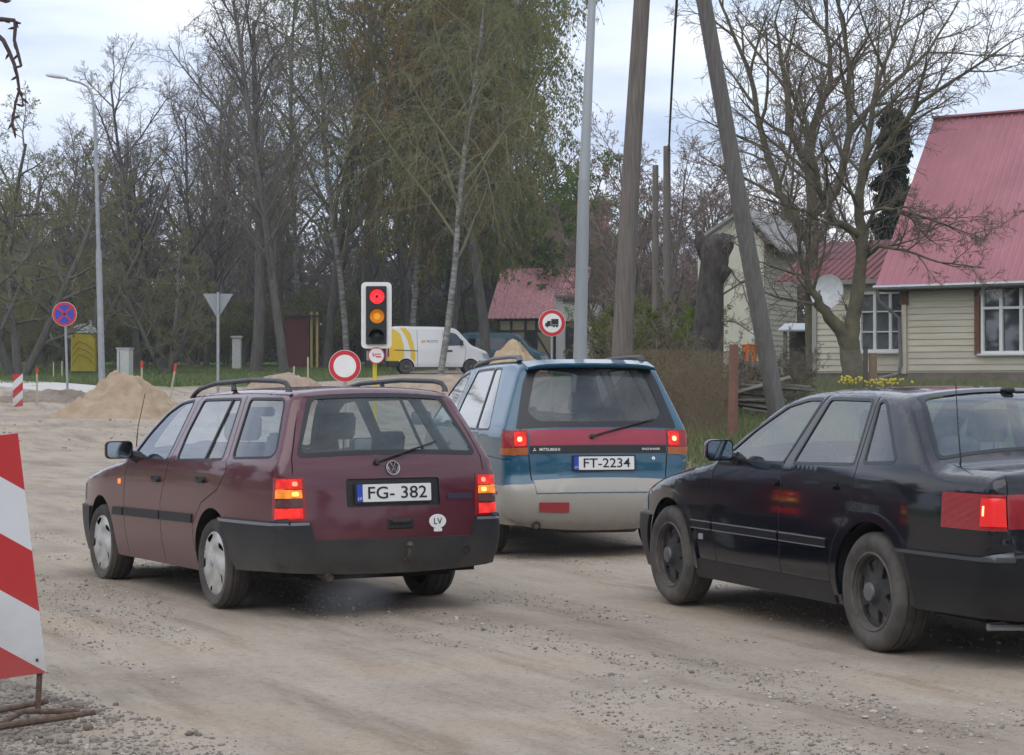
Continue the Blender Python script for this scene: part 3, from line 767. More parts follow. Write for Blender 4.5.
    p, n = sh.top_pt(z2(.43), -.06, .0); b = MB(); b.tube([p + Vector((.05, 0, -.08)), p + Vector((-.06, 0, -.08)), p + Vector((-.09, 0, -.03)), p + Vector((-.09, 0, 0))], .012, 8); b.lathe([(.001, -.022), (.018, -.014), (.024, 0), (.018, .014), (.001, .022)], p + Vector((-.09, 0, .02)), n=14); b.build('tow_ball', M['pipe'], root, smooth='auto')
    p, n = sh.top_pt(z2(.40), -.5, .022); MB().lathe([(.03, 0), (.03, .008), (.02, .008), (.001, .004)], p, n=16, rot=n.to_track_quat('Z', 'Y').to_matrix()).build('fog_lamp_socket', M['black'], root)
    for q in (1, -1):
        b = MB(); pts = []
        for x, h in ((1.16, .0), (1.10, .025), (1.0, .045), (.7, .062), (0, .068), (-.50, .062), (-.60, .052), (-.655, .025), (-.66, .0)):
            pp, _ = sh.top_pt(sh.at(x, 1.42), q * .555); pts.append(pp + Vector((0, 0, h)))
        b.tube(pts, [.02] + [.0165] * 7 + [.024], 8)
        for x in (.33,):
            pp, _ = sh.top_pt(sh.at(x, 1.42), q * .555); b.tube([pp - Vector((.02, 0, .0)), pp + Vector((0, 0, .06))], [.022, .015], 8)
        b.build('roof_rail', M['rail'], root, smooth='auto')
        mirror(root, sh, 1.60, .955, q, M['black'], M['mirror'])
        handle(root, sh, 1.13, .815, q, M['black']); handle(root, sh, .20, .835, q, M['black'])
        p, n = sh.side_pt(1.98, .775, q); b = MB(); ff = lambda u, v, h: p + Vector((u, 0, v)) + n * h; b.prism(rpoly([(-.03, -.02), (.03, -.02), (.03, .02), (-.03, .02)], .01), 0, .006, ff); b.build('side_repeater', M['lit_orange'] if q > 0 else M['lamp_amber'], root)
    p, n = sh.side_pt(2.28, .88, 1); p.y = .62; p.z = .93; MB().tube([p, p + Vector((-.01, -.02, .25)), p + Vector((-.03, -.07, .50))], [.006, .0035, .003], 6).build('aerial', M['black'], root)
    b = MB(); b.box((1.28, 0, 1.285), (.05, .24, .07), bev=.02); b.build('rear_view_mirror', M['black'], root)
    return root

M['lit_hot'] = glow('hot_red_bulb', (1, .16, .08), 1.5, (.8, .2, .1)); M['lit_yellow'] = glow('hot_amber_bulb', (1, .52, .12), 1.3, (.8, .4, .1))
M['darkbadge'] = mat('dark_blue_badge', (.03, .02, .05), .5); M['pipe'] = mat('rusty_pipe', (.10, .075, .06), .7, .5, noise=.4, nscale=30)
M['rail'] = mat('rail_black', (.03, .033, .037), .42, noise=.2)

# ================================================================== CAR 2: blue people carrier
def build_carrier():
    root = thing('people_carrier', 'teal blue people carrier with silver bumper, red rear panel and number plate FT-2234', 'car')
    blue = paint('teal_paint', (.004, .072, .130), dust=(.17, .16, .15), amount=.14, rough=.34, ztop=.8, all_over=.008, coat=.9)
    silver = paint('champagne_paint', (.33, .31, .27), dust=(.18, .145, .115), amount=.85, rough=.4, ztop=.52, coat=.5, all_over=.03)
    def Y0(x, z):
        y = plan(x, .842, .2, .055, 2.4, .12)
        y = y - np.clip(z - 1.0, 0, None) * .13 - np.clip(z - 1.07, 0, None) * .29
        y = y - .05 * np.clip((.5 - z) / .3, 0, 1) ** 2
        return y
    top = [(3.42, .24, .16, .10), (3.46, .36, .17, .10), (3.46, .52, .17, .10), (3.40, .66, .12, .08), (3.30, .80, .08, .06), (3.1, .88, .07, .05), (2.8, .965, .06, .05), (2.60, 1.03, .05, .06), (2.45, 1.10, .045, .08), (2.12, 1.38, .045, .08), (1.95, 1.50, .05, .07),
           (1.75, 1.575, .055, .045), (1.4, 1.61, .06, .03), (.8, 1.635, .06, .025), (0.2, 1.64, .06, .022), (-.25, 1.635, .06, .022), (-.42, 1.615, .06, .028), (-.49, 1.57, .06, .04), (-.55, 1.45, .055, .05), (-.65, 1.25, .055, .055), (-.735, 1.08, .06, .055), (-.765, .98, .07, .055), (-.79, .80, .10, .055),
           (-.80, .68, .11, .055), (-.83, .63, .11, .055), (-.86, .58, .12, .055), (-.87, .46, .13, .055), (-.84, .34, .13, .055), (-.80, .29, .13, .055)]
    sh = Shell(top, Y0, [(0, .31, .345), (2.6, .31, .345)], (.29, .25, .25)); z2 = sh.rz; fz = sh.fz
    gl = glass('carrier_side_glass', (.40, .41, .43), .03, (.4, .42, .45), .12); gr = glass('carrier_rear_glass', (.66, .70, .72), .12, (.36, .40, .42), .04)
    seal = mat('carrier_seal', (.012, .013, .014), .4)
    wins = [[(2.38, 1.09), (2.05, 1.36), (1.80, 1.50), (1.45, 1.55), (1.42, 1.065)], [(1.28, 1.065), (1.24, 1.30), (1.12, 1.56), (.42, 1.575), (.20, 1.06)], [(.155, 1.06), (.375, 1.575), (.12, 1.575), (-.28, 1.07)]]
    for g in ([(1.35, .30), (1.37, .9), (1.34, 1.30), (1.24, 1.60)], [(.42, .30), (.40, .55), (.16, .72), (.05, .95), (.10, 1.04)], [(2.30, .30), (2.34, .8), (2.40, 1.02)]): sh.reg('panel_gap', M['gap'], side=stroke(g, .005), off=-.006)
    sh.reg('fuel_flap_gap', M['gap'], side=stroke([(-.78, .82), (.0, .845)], .003), off=-.004)
    sh.reg('tailgate_gap', M['gap'], top=[stroke([(z2(1.04), .64), (z2(1.045), .66), (z2(1.57), .52)], .004), stroke([(z2(1.04), -.64), (z2(1.045), -.66), (z2(1.57), -.52)], .004), stroke([(z2(.86), .595), (z2(.64), .575)], .005), stroke([(z2(.86), -.595), (z2(.64), -.575)], .005)], split=False, off=-.006)
    for i, w in enumerate(wins):
        sh.reg('window_seal', seal, side=grow_poly(rpoly(w, .03), .017), off=.001, depth=.012); sh.reg('side_window', gl, side=rpoly(w, [.02, .05, .05, .03, .03] if len(w) == 5 else .04), off=-.005)
    sh.reg('rear_window_seal', seal, top=rpoly([(z2(1.60), -.545), (z2(1.07), -.692), (z2(1.07), .692), (z2(1.60), .545)], .02), split=False, off=.002)
    sh.reg('rear_window', gr, top=rpoly([(z2(1.55), -.47), (z2(1.20), -.58), (z2(1.12), -.50), (z2(1.11), 0), (z2(1.12), .50), (z2(1.20), .58), (z2(1.55), .47)], .06), split=False, off=-.004)
    sh.reg('windshield_seal', seal, top=rpoly([(fz(1.08), -.66), (fz(1.55), -.55), (fz(1.55), .55), (fz(1.08), .66)], .04), split=False, off=.001)
    sh.reg('windshield', gl, top=rpoly([(fz(1.12), -.63), (fz(1.52), -.52), (fz(1.52), .52), (fz(1.12), .63)], .04), split=False, off=-.004)
    sh.reg('rear_bumper', silver, side=[(-.05, .60), (-1.3, .60), (-1.3, .1), (-.5, .1), (-.40, .30)], top=[(z2(.605), -1), (z2(.605), -.565), (z2(.535), -.55), (z2(.535), .55), (z2(.605), .565), (z2(.605), 1), (z2(.1) + .3, 1), (z2(.1) + .3, -1)], split=False, off=.030, depth=.04)
    sh.reg('tailgate_sill', silver, top=[(z2(.638), -.562), (z2(.545), -.545), (z2(.545), .545), (z2(.638), .562)], split=False, off=.004, depth=.01)
    sh.reg('lower_body_band', silver, side=[(.30, .1), (.30, .60), (2.4, .60), (2.4, .1)], off=.004, depth=.01)
    sh.reg('front_bumper', silver, side=[(2.85, .60), (3.8, .60), (3.8, .1), (2.9, .1)], top=[(-.3, -1), (fz(.60), -1), (fz(.60), 1), (-.3, 1)], split=False, off=.022, depth=.03)
    sh.reg('red_garnish', mat('red_garnish', (.30, .012, .035), .3, coat=.4, noise=.08), top=[(z2(1.055), -.588), (z2(.932), -.588), (z2(.932), .588), (z2(1.055), .588)], split=False, off=.006, depth=.01)
    sh.reg('black_strip', M['black'], top=[(z2(.928), -.588), (z2(.865), -.588), (z2(.865), .588), (z2(.928), .588)], split=False, off=.004, depth=.008)
    sh.reg('tail_light', M['lamp_red'], side=[(-.68, .86), (-1.3, .86), (-1.3, 1.058), (-.68, 1.058)], top=[(z2(1.058), .597), (z2(.86), .600), (z2(.86), 1), (z2(1.058), 1)], off=.006, depth=.012)
    sh.reg('indicator_lens', M['lamp_amber'], side=[(-.675, .855), (-1.3, .855), (-1.3, .915), (-.675, .915)], top=[(z2(.915), .600), (z2(.858), .602), (z2(.858), 1), (z2(.915), 1)], off=.009, parent='tail_light')
    sh.reg('brake_lens', M['lit_red'], top=rpoly([(z2(1.045), .61), (z2(.93), .61), (z2(.93), .71), (z2(1.045), .71)], .02), off=.009, parent='tail_light')
    sh.reg('brake_bulb', M['lit_core'], top=rpoly([(z2(1.005), .645), (z2(.965), .645), (z2(.965), .685), (z2(1.005), .685)], .018), off=.011, parent='tail_light')
    sh.reg('headlight', M['steel'], side=[(3.15, .68), (3.6, .68), (3.6, .80), (3.15, .80)], top=[(fz(.68), .40), (fz(.80), .40), (fz(.80), 1), (fz(.68), 1)], off=.003)
    sh.reg('rear_reflector', M['lamp_red'], top=rpoly([(z2(.475), .285), (z2(.405), .285), (z2(.405), .53), (z2(.475), .53)], .01), off=.038, depth=.01, sides=(1,))
    sh.reg('side_marker', M['lamp_red'], side=[(-.60, .53), (-.66, .53), (-.66, .555), (-.60, .555)], off=.036, depth=.01)
    sh.build(root, blue); sh.underbody(root, .26)
    for x in (0, 2.6):
        for q in (1, -1): wheel(root, x, q, .305, .19, 'dark', .83)
    seats(root, 1.45, .62, ztop=1.30)
    # roof spoiler over the rear glass
    p, n = sh.top_pt(z2(1.62), 0); b = MB(); K = 15; n0 = len(b.v)
    for k in range(K):
        f = -1 + 2 * k / (K - 1); y = f * .555; c = .035 * (1 - f * f); base = Vector((-.36, y, 1.648 + c * .3 - .01 * f ** 4)); tip = Vector((-.60 - c, y, 1.595 + c * .3 - .02 * f ** 6)); th = .032 * (1 - .3 * f ** 8)
        b.v += [tuple(base), tuple(tip + Vector((0, 0, th * .5))), tuple(tip), tuple(tip + Vector((.02, 0, -th * .6))), tuple(base + Vector((-.08, 0, -.06)))]
    for k in range(K - 1):
        for j in range(5): a = n0 + k * 5; b.face((a + j, a + 5 + j, a + 5 + (j + 1) % 5, a + (j + 1) % 5))
    b.face(tuple(n0 + j for j in range(5))); b.face(tuple(n0 + (K - 1) * 5 + j for j in range(4, -1, -1)))
    b.build('roof_spoiler', blue, root, smooth='auto')
    p, n = sh.top_pt(z2(.785), -.035, .006); plate(root, p, (-1, 0, .04), 'FT-2234')
    p0, n0_ = sh.top_pt(z2(.995), .06, .010); p1, n1 = sh.top_pt(z2(1.135), -.50, .006); wiper(root, p0, p1, n0_)
    def badge(name, txt, y, z, size, xs=1.0, al='CENTER'):
        p, n = sh.top_pt(z2(z), y, .0055); up = Vector((0, 0, 1)); up = (up - n * up.dot(n)).normalized(); rt = up.cross(n)
        return text_mesh(name, txt, size, M['white'], root, frame(p, rt, up), .001, al, xs)
    badge('maker_badge', 'MITSUBISHI', .42, .897, .033, 1.05)
    p, n = sh.top_pt(z2(.897), .545, .006); up = Vector((0, 0, 1)); rt = Vector((0, -1, 0)); b = MB()
    for k in range(3):
        a = PI / 2 + k * 2 * PI / 3; d = (rt * math.cos(a) + up * math.sin(a)); s_ = (rt * math.cos(a + PI / 2) + up * math.sin(a + PI / 2)); b.quad(p, p + d * .009 + s_ * .005, p + d * .018, p + d * .009 - s_ * .005)
    b.build('three_diamond_emblem', M['white'], root)
    badge('model_badge', 'SPACE RUNNER', -.45, .897, .024, .95)
    p, n = sh.top_pt(z2(.82), -.47, .002); b = MB(); b.lathe([(.016, 0), (.016, .004), (.001, .005)], p, n=14, rot=n.to_track_quat('Z', 'Y').to_matrix()); b.build('tailgate_lock', M['chrome'], root)
    b = MB(); b.tube([(-.5, .52, .30), (-.78, .55, .285), (-.90, .55, .28)], .033, 12, cap=False); b.tube([(-.89, .55, .28), (-.8, .55, .282)], .027, 10); b.build('exhaust_pipe', M['pipe'], root, smooth='auto')
    b = MB(); b.box((-.55, -.05, .27), (.35, .7, .14), bev=.05); b.build('silencer', M['pipe'], root, smooth='auto')
    for q in (1, -1):
        b = MB(); pts = []
        for x, h in ((1.65, 0), (1.58, .018), (1.4, .032), (.8, .04), (.1, .042), (-.13, .040), (-.22, .032), (-.24, 0)):
            pp, _ = sh.top_pt(sh.at(x, 1.63), q * .545); pts.append(pp + Vector((0, 0, h)))
        b.tube(pts, [.02] + [.017] * 5 + [.028, .03], 8)
        b.build('roof_rail', M['rail'] if q < 0 else M['rail_grey'], root, smooth='auto')
        mirror(root, sh, 2.15, 1.06, q, blue, M['mirror']); handle(root, sh, .48, .90, q, blue); handle(root, sh, 1.48, .90, q, blue)
    return root
M['rail_grey'] = mat('rail_grey', (.12, .13, .14), .4, .3)

# ================================================================== CAR 3: black saloon
def build_saloon():
    root = thing('saloon_car', 'black saloon car with dusty wheels and a full width red rear light band', 'car')
    pm = paint('blue_black_paint', (.0035, .0045, .009), dust=(.12, .11, .10), amount=.10, rough=.16, ztop=.42, coat=.75, all_over=.0, spec=.25)
    def Y0(x, z):
        y = plan(x, .842, .2, .060, 2.2, .10)
        y = y - np.clip(z - .90, 0, None) * .22 - np.clip(z - .965, 0, None) * .30
        y = y - .05 * np.clip((.5 - z) / .3, 0, 1) ** 2 - .014 * np.clip((z - .6) / .3, 0, 1) ** 2
        return y
    top = [(3.22, .22, .17, .10), (3.27, .34, .18, .11), (3.28, .50, .18, .11), (3.24, .57, .15, .10), (3.18, .64, .11, .08), (3.08, .725, .08, .07), (2.88, .785, .07, .05), (2.6, .845, .07, .045), (2.3, .895, .065, .045), (2.05, .93, .06, .055), (1.93, .955, .045, .07), (1.62, 1.155, .045, .08), (1.35, 1.31, .05, .07),
           (1.15, 1.36, .055, .045), (.9, 1.378, .06, .032), (.5, 1.385, .06, .028), (.2, 1.375, .06, .03), (.02, 1.355, .06, .045), (-.10, 1.30, .055, .06), (-.28, 1.16, .05, .07), (-.46, 1.025, .055, .06), (-.54, 1.000, .07, .035), (-.75, .992, .08, .03), (-.93, .985, .08, .03), (-.99, .965, .06, .04), (-1.01, .92, .06, .055),
           (-1.02, .82, .06, .06), (-1.03, .68, .07, .06), (-1.04, .60, .09, .06), (-1.04, .45, .12, .06), (-1.02, .33, .14, .055), (-.98, .28, .14, .055)]
    sh = Shell(top, Y0, [(0, .325, .365), (2.546, .325, .365)], (.28, .21, .21)); z2 = sh.rz; fz = sh.fz
    gl = glass('saloon_side_glass', (.70, .80, .82), .02, (.42, .52, .55), .11); gr = glass('saloon_rear_glass', (.70, .80, .82), .05, (.38, .48, .50), .12)
    seal = mat('saloon_seal', (.010, .011, .013), .35)
    wins = [[(1.80, .962), (1.54, 1.145), (1.27, 1.285), (1.06, 1.325), (.905, 1.328), (1.035, .975)], [(.905, .978), (.80, 1.332), (.345, 1.328), (.245, .995)], [(.135, 1.005), (.25, 1.32), (.215, 1.325), (.17, 1.30), (-.145, 1.02)]]
    for g in ([(1.86, .25), (1.90, .6), (1.92, .86), (1.86, .95)], [(1.02, .25), (1.03, .6), (1.02, .95), (.86, 1.36)], [(.46, .26), (.45, .42), (.40, .56), (.22, .76), (.19, .96), (.29, 1.35)], [(2.20, .885), (2.75, .80), (3.05, .72)]):
        sh.reg('panel_gap', M['gap'], side=stroke(g, .0048), off=-.006)
    sh.reg('boot_gap', M['gap'], top=[stroke([(sh.at(-.52, 1.0), .655), (z2(.97), .665), (z2(.73), .685), (z2(.62), .685)], .004), stroke([(sh.at(-.52, 1.0), -.655), (z2(.97), -.665), (z2(.73), -.685), (z2(.62), -.685)], .004)], split=False, off=-.006)
    for i, w in enumerate(wins):
        sh.reg('window_seal', seal, side=grow_poly(rpoly(w, .02), .018), off=.001, depth=.012); sh.reg('side_window', gl, side=rpoly(w, .02), off=-.005)
    sh.reg('rear_window_seal', seal, top=rpoly([(z2(1.355), -.555), (z2(1.030), -.705), (z2(1.030), .705), (z2(1.355), .555)], .04), split=False, off=.002)
    sh.reg('rear_window', gr, top=rpoly([(z2(1.335), -.530), (z2(1.045), -.680), (z2(1.045), .680), (z2(1.335), .530)], .04), split=False, off=-.004)
    sh.reg('windshield_seal', seal, top=rpoly([(fz(.975), -.66), (fz(1.34), -.52), (fz(1.34), .52), (fz(.975), .66)], .04), split=False, off=.001)
    sh.reg('windshield', gl, top=rpoly([(fz(1.0), -.63), (fz(1.32), -.49), (fz(1.32), .49), (fz(1.0), .63)], .04), split=False, off=-.004)
    bm = paint('saloon_bumper', (.009, .010, .012), dust=(.12, .11, .10), amount=.35, rough=.45, ztop=.45, coat=.1, all_over=.008, spec=.22)
    sh.reg('rear_bumper', bm, side=[(-.10, .575), (-1.4, .575), (-1.4, .1), (-.5, .1), (-.40, .30)], top=[(z2(.595), -1), (z2(.595), 1), (z2(.1) + .3, 1), (z2(.1) + .3, -1)], split=False, off=.030, depth=.04)
    sh.reg('front_bumper', bm, side=[(2.75, .555), (3.8, .555), (3.8, .1), (2.9, .1)], top=[(-.3, -1), (fz(.555), -1), (fz(.555), 1), (-.3, 1)], split=False, off=.026, depth=.04)
    sh.reg('side_moulding', bm, side=[[(.47, .520), (1.005, .520), (1.005, .572), (.47, .572)], [(1.04, .520), (1.88, .520), (1.88, .572), (1.04, .572)], [(1.91, .520), (2.20, .520), (2.18, .572), (1.91, .572)]], off=.012, depth=.014)
    tl = M['highlight_line']
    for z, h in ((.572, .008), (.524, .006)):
        for a, b_ in ((.47, 1.005), (1.04, 1.88), (1.91, 2.19)): sh.reg('moulding_highlight', tl, side=[(a, z - h), (b_, z - h), (b_, z), (a, z)], off=.015, depth=.01)  # thin lighter strips stand in for highlights on the moulding edges
    sh.reg('sill_trim', bm, side=[(.42, .325), (2.18, .325), (2.18, .1), (.42, .1)], off=.010, depth=.012)
    for xc in (0, 2.546):
        o = [(xc + .415 * math.cos(t), .325 + .415 * math.sin(t)) for t in np.linspace(-.15, PI + .15, 40)]; i_ = [(xc + .30 * math.cos(t), .325 + .30 * math.sin(t)) for t in np.linspace(PI + .15, -.15, 30)]
        sh.reg('wheel_arch_flare', pm, side=o + i_, off=.014, depth=.03)
    sh.reg('tail_light', M['lamp_red'], side=[(-.63, .705), (-1.4, .705), (-1.4, .882), (-.63, .882)], top=[(z2(.882), .690), (z2(.705), .690), (z2(.705), 1), (z2(.882), 1)], off=.006, depth=.010)
    sh.reg('light_band', M['lamp_band'], top=rpoly([(z2(.882), -.678), (z2(.712), -.678), (z2(.712), .678), (z2(.882), .678)], .01), split=False, off=.006, depth=.010)
    sh.reg('brake_lens', M['lit_dim'], side=[(-.925, .725), (-1.4, .725), (-1.4, .862), (-.925, .862)], top=[(z2(.872), .695), (z2(.715), .695), (z2(.715), 1), (z2(.872), 1)], off=.009, parent='tail_light')
    sh.reg('bulb', M['lit_core'], side=rpoly([(-.940, .775), (-.955, .775), (-.955, .825), (-.940, .825)], .005), off=.011, parent='tail_light')
    sh.reg('bumper_highlight', M['highlight_dim'], side=[(-.22, .555), (-1.4, .555), (-1.4, .573), (-.21, .573)], top=[(z2(.590), -.01), (z2(.574), -.01), (z2(.574), 1), (z2(.590), 1)], off=.034, depth=.01)  # thin strip coloured as the highlight at the top of the bumper
    sh.reg('headlight', M['steel'], side=[(3.0, .58), (3.5, .58), (3.5, .70), (3.0, .70)], top=[(fz(.58), .40), (fz(.69), .40), (fz(.69), 1), (fz(.58), 1)], off=.003)
    sh.build(root, pm); sh.underbody(root, .20)
    p, n = sh.top_pt(fz(.63), 0); MB().box(p, (.03, .7, .07), bev=.01).build('grille', M['black'], root)
    for x in (0, 2.546):
        for q in (1, -1): wheel(root, x, q, .318, .205, 'dark', .845, tyre=M['tyre_dusty'])
    seats(root, 1.05, .55, ztop=1.20)
    b = MB(); b.box((-.30, 0, .97), (.40, 1.1, .03), bev=.01); b.build('parcel_shelf', M['black'], root)
    b = MB(); pp, n = sh.top_pt(z2(.52), 0, .03); plate(root, sh.top_pt(z2(.665), 0, .008)[0], (-1, 0, .03), 'FG-382') if False else None
    b = MB(); b.tube([(-.7, .42, .25), (-.98, .44, .235), (-1.10, .45, .222)], .03, 12, cap=False); b.tube([(-1.08, .45, .224), (-.9, .44, .23)], .025, 10); b.build('exhaust_pipe', M['pipe'], root, smooth='auto')
    b = MB(); b.tube([(-.86, .25, .20), (-.86, .68, .22)], .018, 8); b.build('rear_lower_bar', M['dullsteel'], root)
    for q in (1, -1):
        mirror(root, sh, 1.62, .965, q, pm, M['mirror'], .165, .125); handle(root, sh, 1.12, .85, q, pm); handle(root, sh, .44, .86, q, pm)
        p0, _ = sh.side_pt(.20, 1.365, q)
    p = Vector((-.50, .60, 1.01)); MB().tube([p, p + Vector((.03, 0, .2)), p + Vector((.05, -.0, .42))], [.005, .003, .0025], 6).build('aerial', M['black'], root)
    p, n = sh.top_pt(z2(1.335), .02, .01); MB().box(p, (.06, .07, .025), bev=.01).build('roof_aerial_base', M['black'], root)
    p, n = sh.side_pt(2.06, .47, 1); MB().prism(rpoly([(-.03, -.018), (.03, -.018), (.03, .018), (-.03, .018)], .006), 0, .005, lambda u, v, h: p + Vector((u, 0, v)) + n * h).build('side_repeater', M['dullsteel'], root)
    return root
M['lamp_band'] = mat('dark_red_lens_band', (.25, .006, .012), .15, coat=.6, noise=.3, nscale=14, stretch=(1, 1, .2)); M['lit_dim'] = glow('dim_lit_lens', (1, .03, .02), .28, (.5, .012, .015))

estate = build_estate(); put_car(estate, -1.2388, 13.7143, .4961, -.024, 0, .0128)
carrier = build_carrier(); put_car(carrier, .5434, 17.6225, .2202, .004, 0, -.0098 * 0)
saloon = build_saloon(); put_car(saloon, 2.6925, 11.053, .3562, .022, 0, 0)

# ================================================================== ground
def XA(px, Y): return (px - 512.0) / FPX * Y
def ZA(py, Y): return CAM_H + (385.3 - py) / FPX * Y
def P3(px, py, Y): return Vector((XA(px, Y), Y, ZA(py, Y)))

def vnoise(x, y, seed=0):
    x = np.asarray(x, float); y = np.asarray(y, float); xi = np.floor(x).astype(np.int64); yi = np.floor(y).astype(np.int64); fx = x - xi; fy = y - yi
    fx = fx * fx * (3 - 2 * fx); fy = fy * fy * (3 - 2 * fy)
    def h(a, b):
        n = (a * 374761393 + b * 668265263 + seed * 144665) & 0x7fffffff; n = ((n ^ (n >> 13)) * 1274126177) & 0x7fffffff
        return ((n ^ (n >> 16)) & 0xffff) / 65535.0
    return (h(xi, yi) * (1 - fx) + h(xi + 1, yi) * fx) * (1 - fy) + (h(xi, yi + 1) * (1 - fx) + h(xi + 1, yi + 1) * fx) * fy - .5
def sstep(t): t = np.clip(t, 0, 1); return t * t * (3 - 2 * t)

GY = [-60, 22, 30, 38, 45, 55, 61, 66, 72, 95, 130, 200, 400, 1500]; GZ = [0, 0, .0, .08, .2, .5, .76, 1.2, 1.42, 1.95, 2.75, 4.2, 6.5, 9]
def verge(x, y):
    return sstep((x - (1.75 - .05 * (y - 22))) / 1.3) * sstep((y - 19) / 4)
def gz0(x, y):
    x = np.asarray(x, float); y = np.asarray(y, float)
    b = np.interp(y, GY, GZ) + .012 * np.clip(x, -5, 5) * sstep((26 - y) / 8) - .004
    m = verge(x, y); hr = np.interp(y, [19, 22, 27, 35, 45, 50, 60], [0, .2, .60, .95, 1.40, 1.50, 1.6])
    return b * (1 - m) + np.maximum(b, hr) * m
CT, ST = math.cos(.42), math.sin(.42)
def micro(x, y):
    u = x * CT + y * ST; v = -x * ST + y * CT
    n = vnoise(u * 2.2, v * .35, 1) * .022 + vnoise(u * 6, v * 1.1, 2) * .010 + vnoise(x * 9, y * 9, 3) * .007 + vnoise(x * 24, y * 24, 4) * .005
    far = sstep((np.asarray(y, float) - 38) / 14) * (1 - sstep((np.asarray(y, float) - 72) / 8))
    n = n + far * (vnoise(x * .5, y * .5, 5) * .16 + vnoise(x * 1.7, y * 1.7, 6) * .12)
    n = n + verge(x, y) * vnoise(x * 1.3, y * 1.3, 8) * .10
    return n
def gz(x, y): return float(gz0(x, y) + micro(np.asarray(x, float), np.asarray(y, float)))

def axis(parts):
    o = [parts[0][0]]
    for a, b, st in parts: k = max(1, int(round((b - a) / st))); o += [a + (b - a) * (i + 1) / k for i in range(k)]
    return np.array(o)
ax = axis([(-900, -300, 100), (-300, -60, 20), (-60, -20, 2), (-20, -6, .35), (-6, 6.5, .045), (6.5, 22, .35), (22, 60, 2), (60, 300, 20), (300, 900, 100)])
ay = axis([(-60, 4, 4), (4, 7, .5), (7, 16, .045), (16, 30, .1), (30, 80, .35), (80, 160, 2), (160, 400, 20), (400, 1500, 110)])
X, Y = np.meshgrid(ax, ay); Z = gz0(X, Y) + micro(X, Y)
nx, ny = len(ax), len(ay)
me = bpy.data.meshes.new('ground'); me.vertices.add(nx * ny); me.vertices.foreach_set('co', np.stack([X, Y, Z], 2).ravel())
i0 = (np.arange(ny - 1)[:, None] * nx + np.arange(nx - 1)[None]).ravel(); q = np.stack([i0, i0 + 1, i0 + 1 + nx, i0 + nx], 1)
me.loops.add(q.size); me.loops.foreach_set('vertex_index', q.ravel()); me.polygons.add(len(q)); me.polygons.foreach_set('loop_start', np.arange(len(q)) * 4)
me.polygons.foreach_set('loop_total', np.full(len(q), 4)); me.polygons.foreach_set('use_smooth', np.ones(len(q), bool)); me.update(calc_edges=True)
gm = sstep((Y - 71 - vnoise(X * .3, Y * .3, 9) * 5) / 2.5) * sstep((-X - 6.5 + (Y - 80) * .12 + vnoise(X * .4, Y * .4, 12) * 2) / 2)
gm = np.maximum(gm, sstep((Y - 128) / 8)); gm = np.maximum(gm, verge(X, Y) * sstep((verge(X, Y) + vnoise(X * 2, Y * 2, 10) * .8 - .35) / .3))
gm = np.maximum(gm, sstep((-X - 30) / 4) * sstep((Y - 40) / 5)); gm = np.maximum(gm, sstep((X - 9) / 2) * sstep((Y - 20) / 4))
at = me.attributes.new('grass', 'FLOAT', 'POINT'); at.data.foreach_set('value', gm.ravel())
ground = bpy.data.objects.new('ground', me); COL.objects.link(ground); tag(ground, kind='structure')

m = bpy.data.materials.new('dirt_and_grass'); m.use_nodes = True; me.materials.append(m)
n = m.node_tree.nodes; l = m.node_tree.links; b = n['Principled BSDF']; b.inputs['Roughness'].default_value = .95; b.inputs['Specular IOR Level'].default_value = .2
t = n.new('ShaderNodeTexCoord')
def noise_n(scale, detail=6, rough=.6, stretch=(1, 1, 1), rot=0.0):
    mpn = n.new('ShaderNodeMapping'); mpn.vector_type = 'TEXTURE'; mpn.inputs['Rotation'].default_value = (0, 0, rot); mpn.inputs['Scale'].default_value = stretch; l.new(t.outputs['Object'], mpn.inputs[0])
    z = n.new('ShaderNodeTexNoise'); z.inputs['Scale'].default_value = scale; z.inputs['Detail'].default_value = detail; z.inputs['Roughness'].default_value = rough; l.new(mpn.outputs[0], z.inputs[0]); return z
def ramp(src, stops):
    c = n.new('ShaderNodeValToRGB'); c.color_ramp.elements[0].position = stops[0][0]; c.color_ramp.elements[0].color = (*stops[0][1], 1); c.color_ramp.elements[1].position = stops[-1][0]; c.color_ramp.elements[1].color = (*stops[-1][1], 1)
    for p_, c_ in stops[1:-1]: e_ = c.color_ramp.elements.new(p_); e_.color = (*c_, 1)
    l.new(src, c.inputs[0]); return c
def mixc(fac, a, b_, mode='MIX'):
    x = n.new('ShaderNodeMix'); x.data_type = 'RGBA'; x.blend_type = mode
    if isinstance(fac, float): x.inputs[0].default_value = fac
    else: l.new(fac, x.inputs[0])
    for k, v in ((6, a), (7, b_)):
        if isinstance(v, tuple): x.inputs[k].default_value = (*v, 1)
        else: l.new(v, x.inputs[k])
    return x.outputs[2]
tracks = noise_n(1.5, 7, .62, (1, 5.5, 1), .42); patch = noise_n(.45, 5, .6); fine = noise_n(26, 6, .75); grit = noise_n(90, 3, .8)
c1 = ramp(tracks.outputs[0], [(.28, (.300, .250, .196)), (.42, (.365, .311, .250)), (.56, (.415, .357, .292)), (.72, (.340, .288, .230))])
c2 = ramp(patch.outputs[0], [(.35, (.78, .76, .74)), (.5, (1, 1, 1)), (.68, (1.0, .93, .84))])
col = mixc(1.0, c1.outputs[0], c2.outputs[0], 'MULTIPLY')
c3 = ramp(fine.outputs[0], [(.30, (.60, .58, .56)), (.46, (.97, .97, .97)), (.62, (1.05, 1.04, 1.03))]); col = mixc(.85, col, c3.outputs[0], 'MULTIPLY')
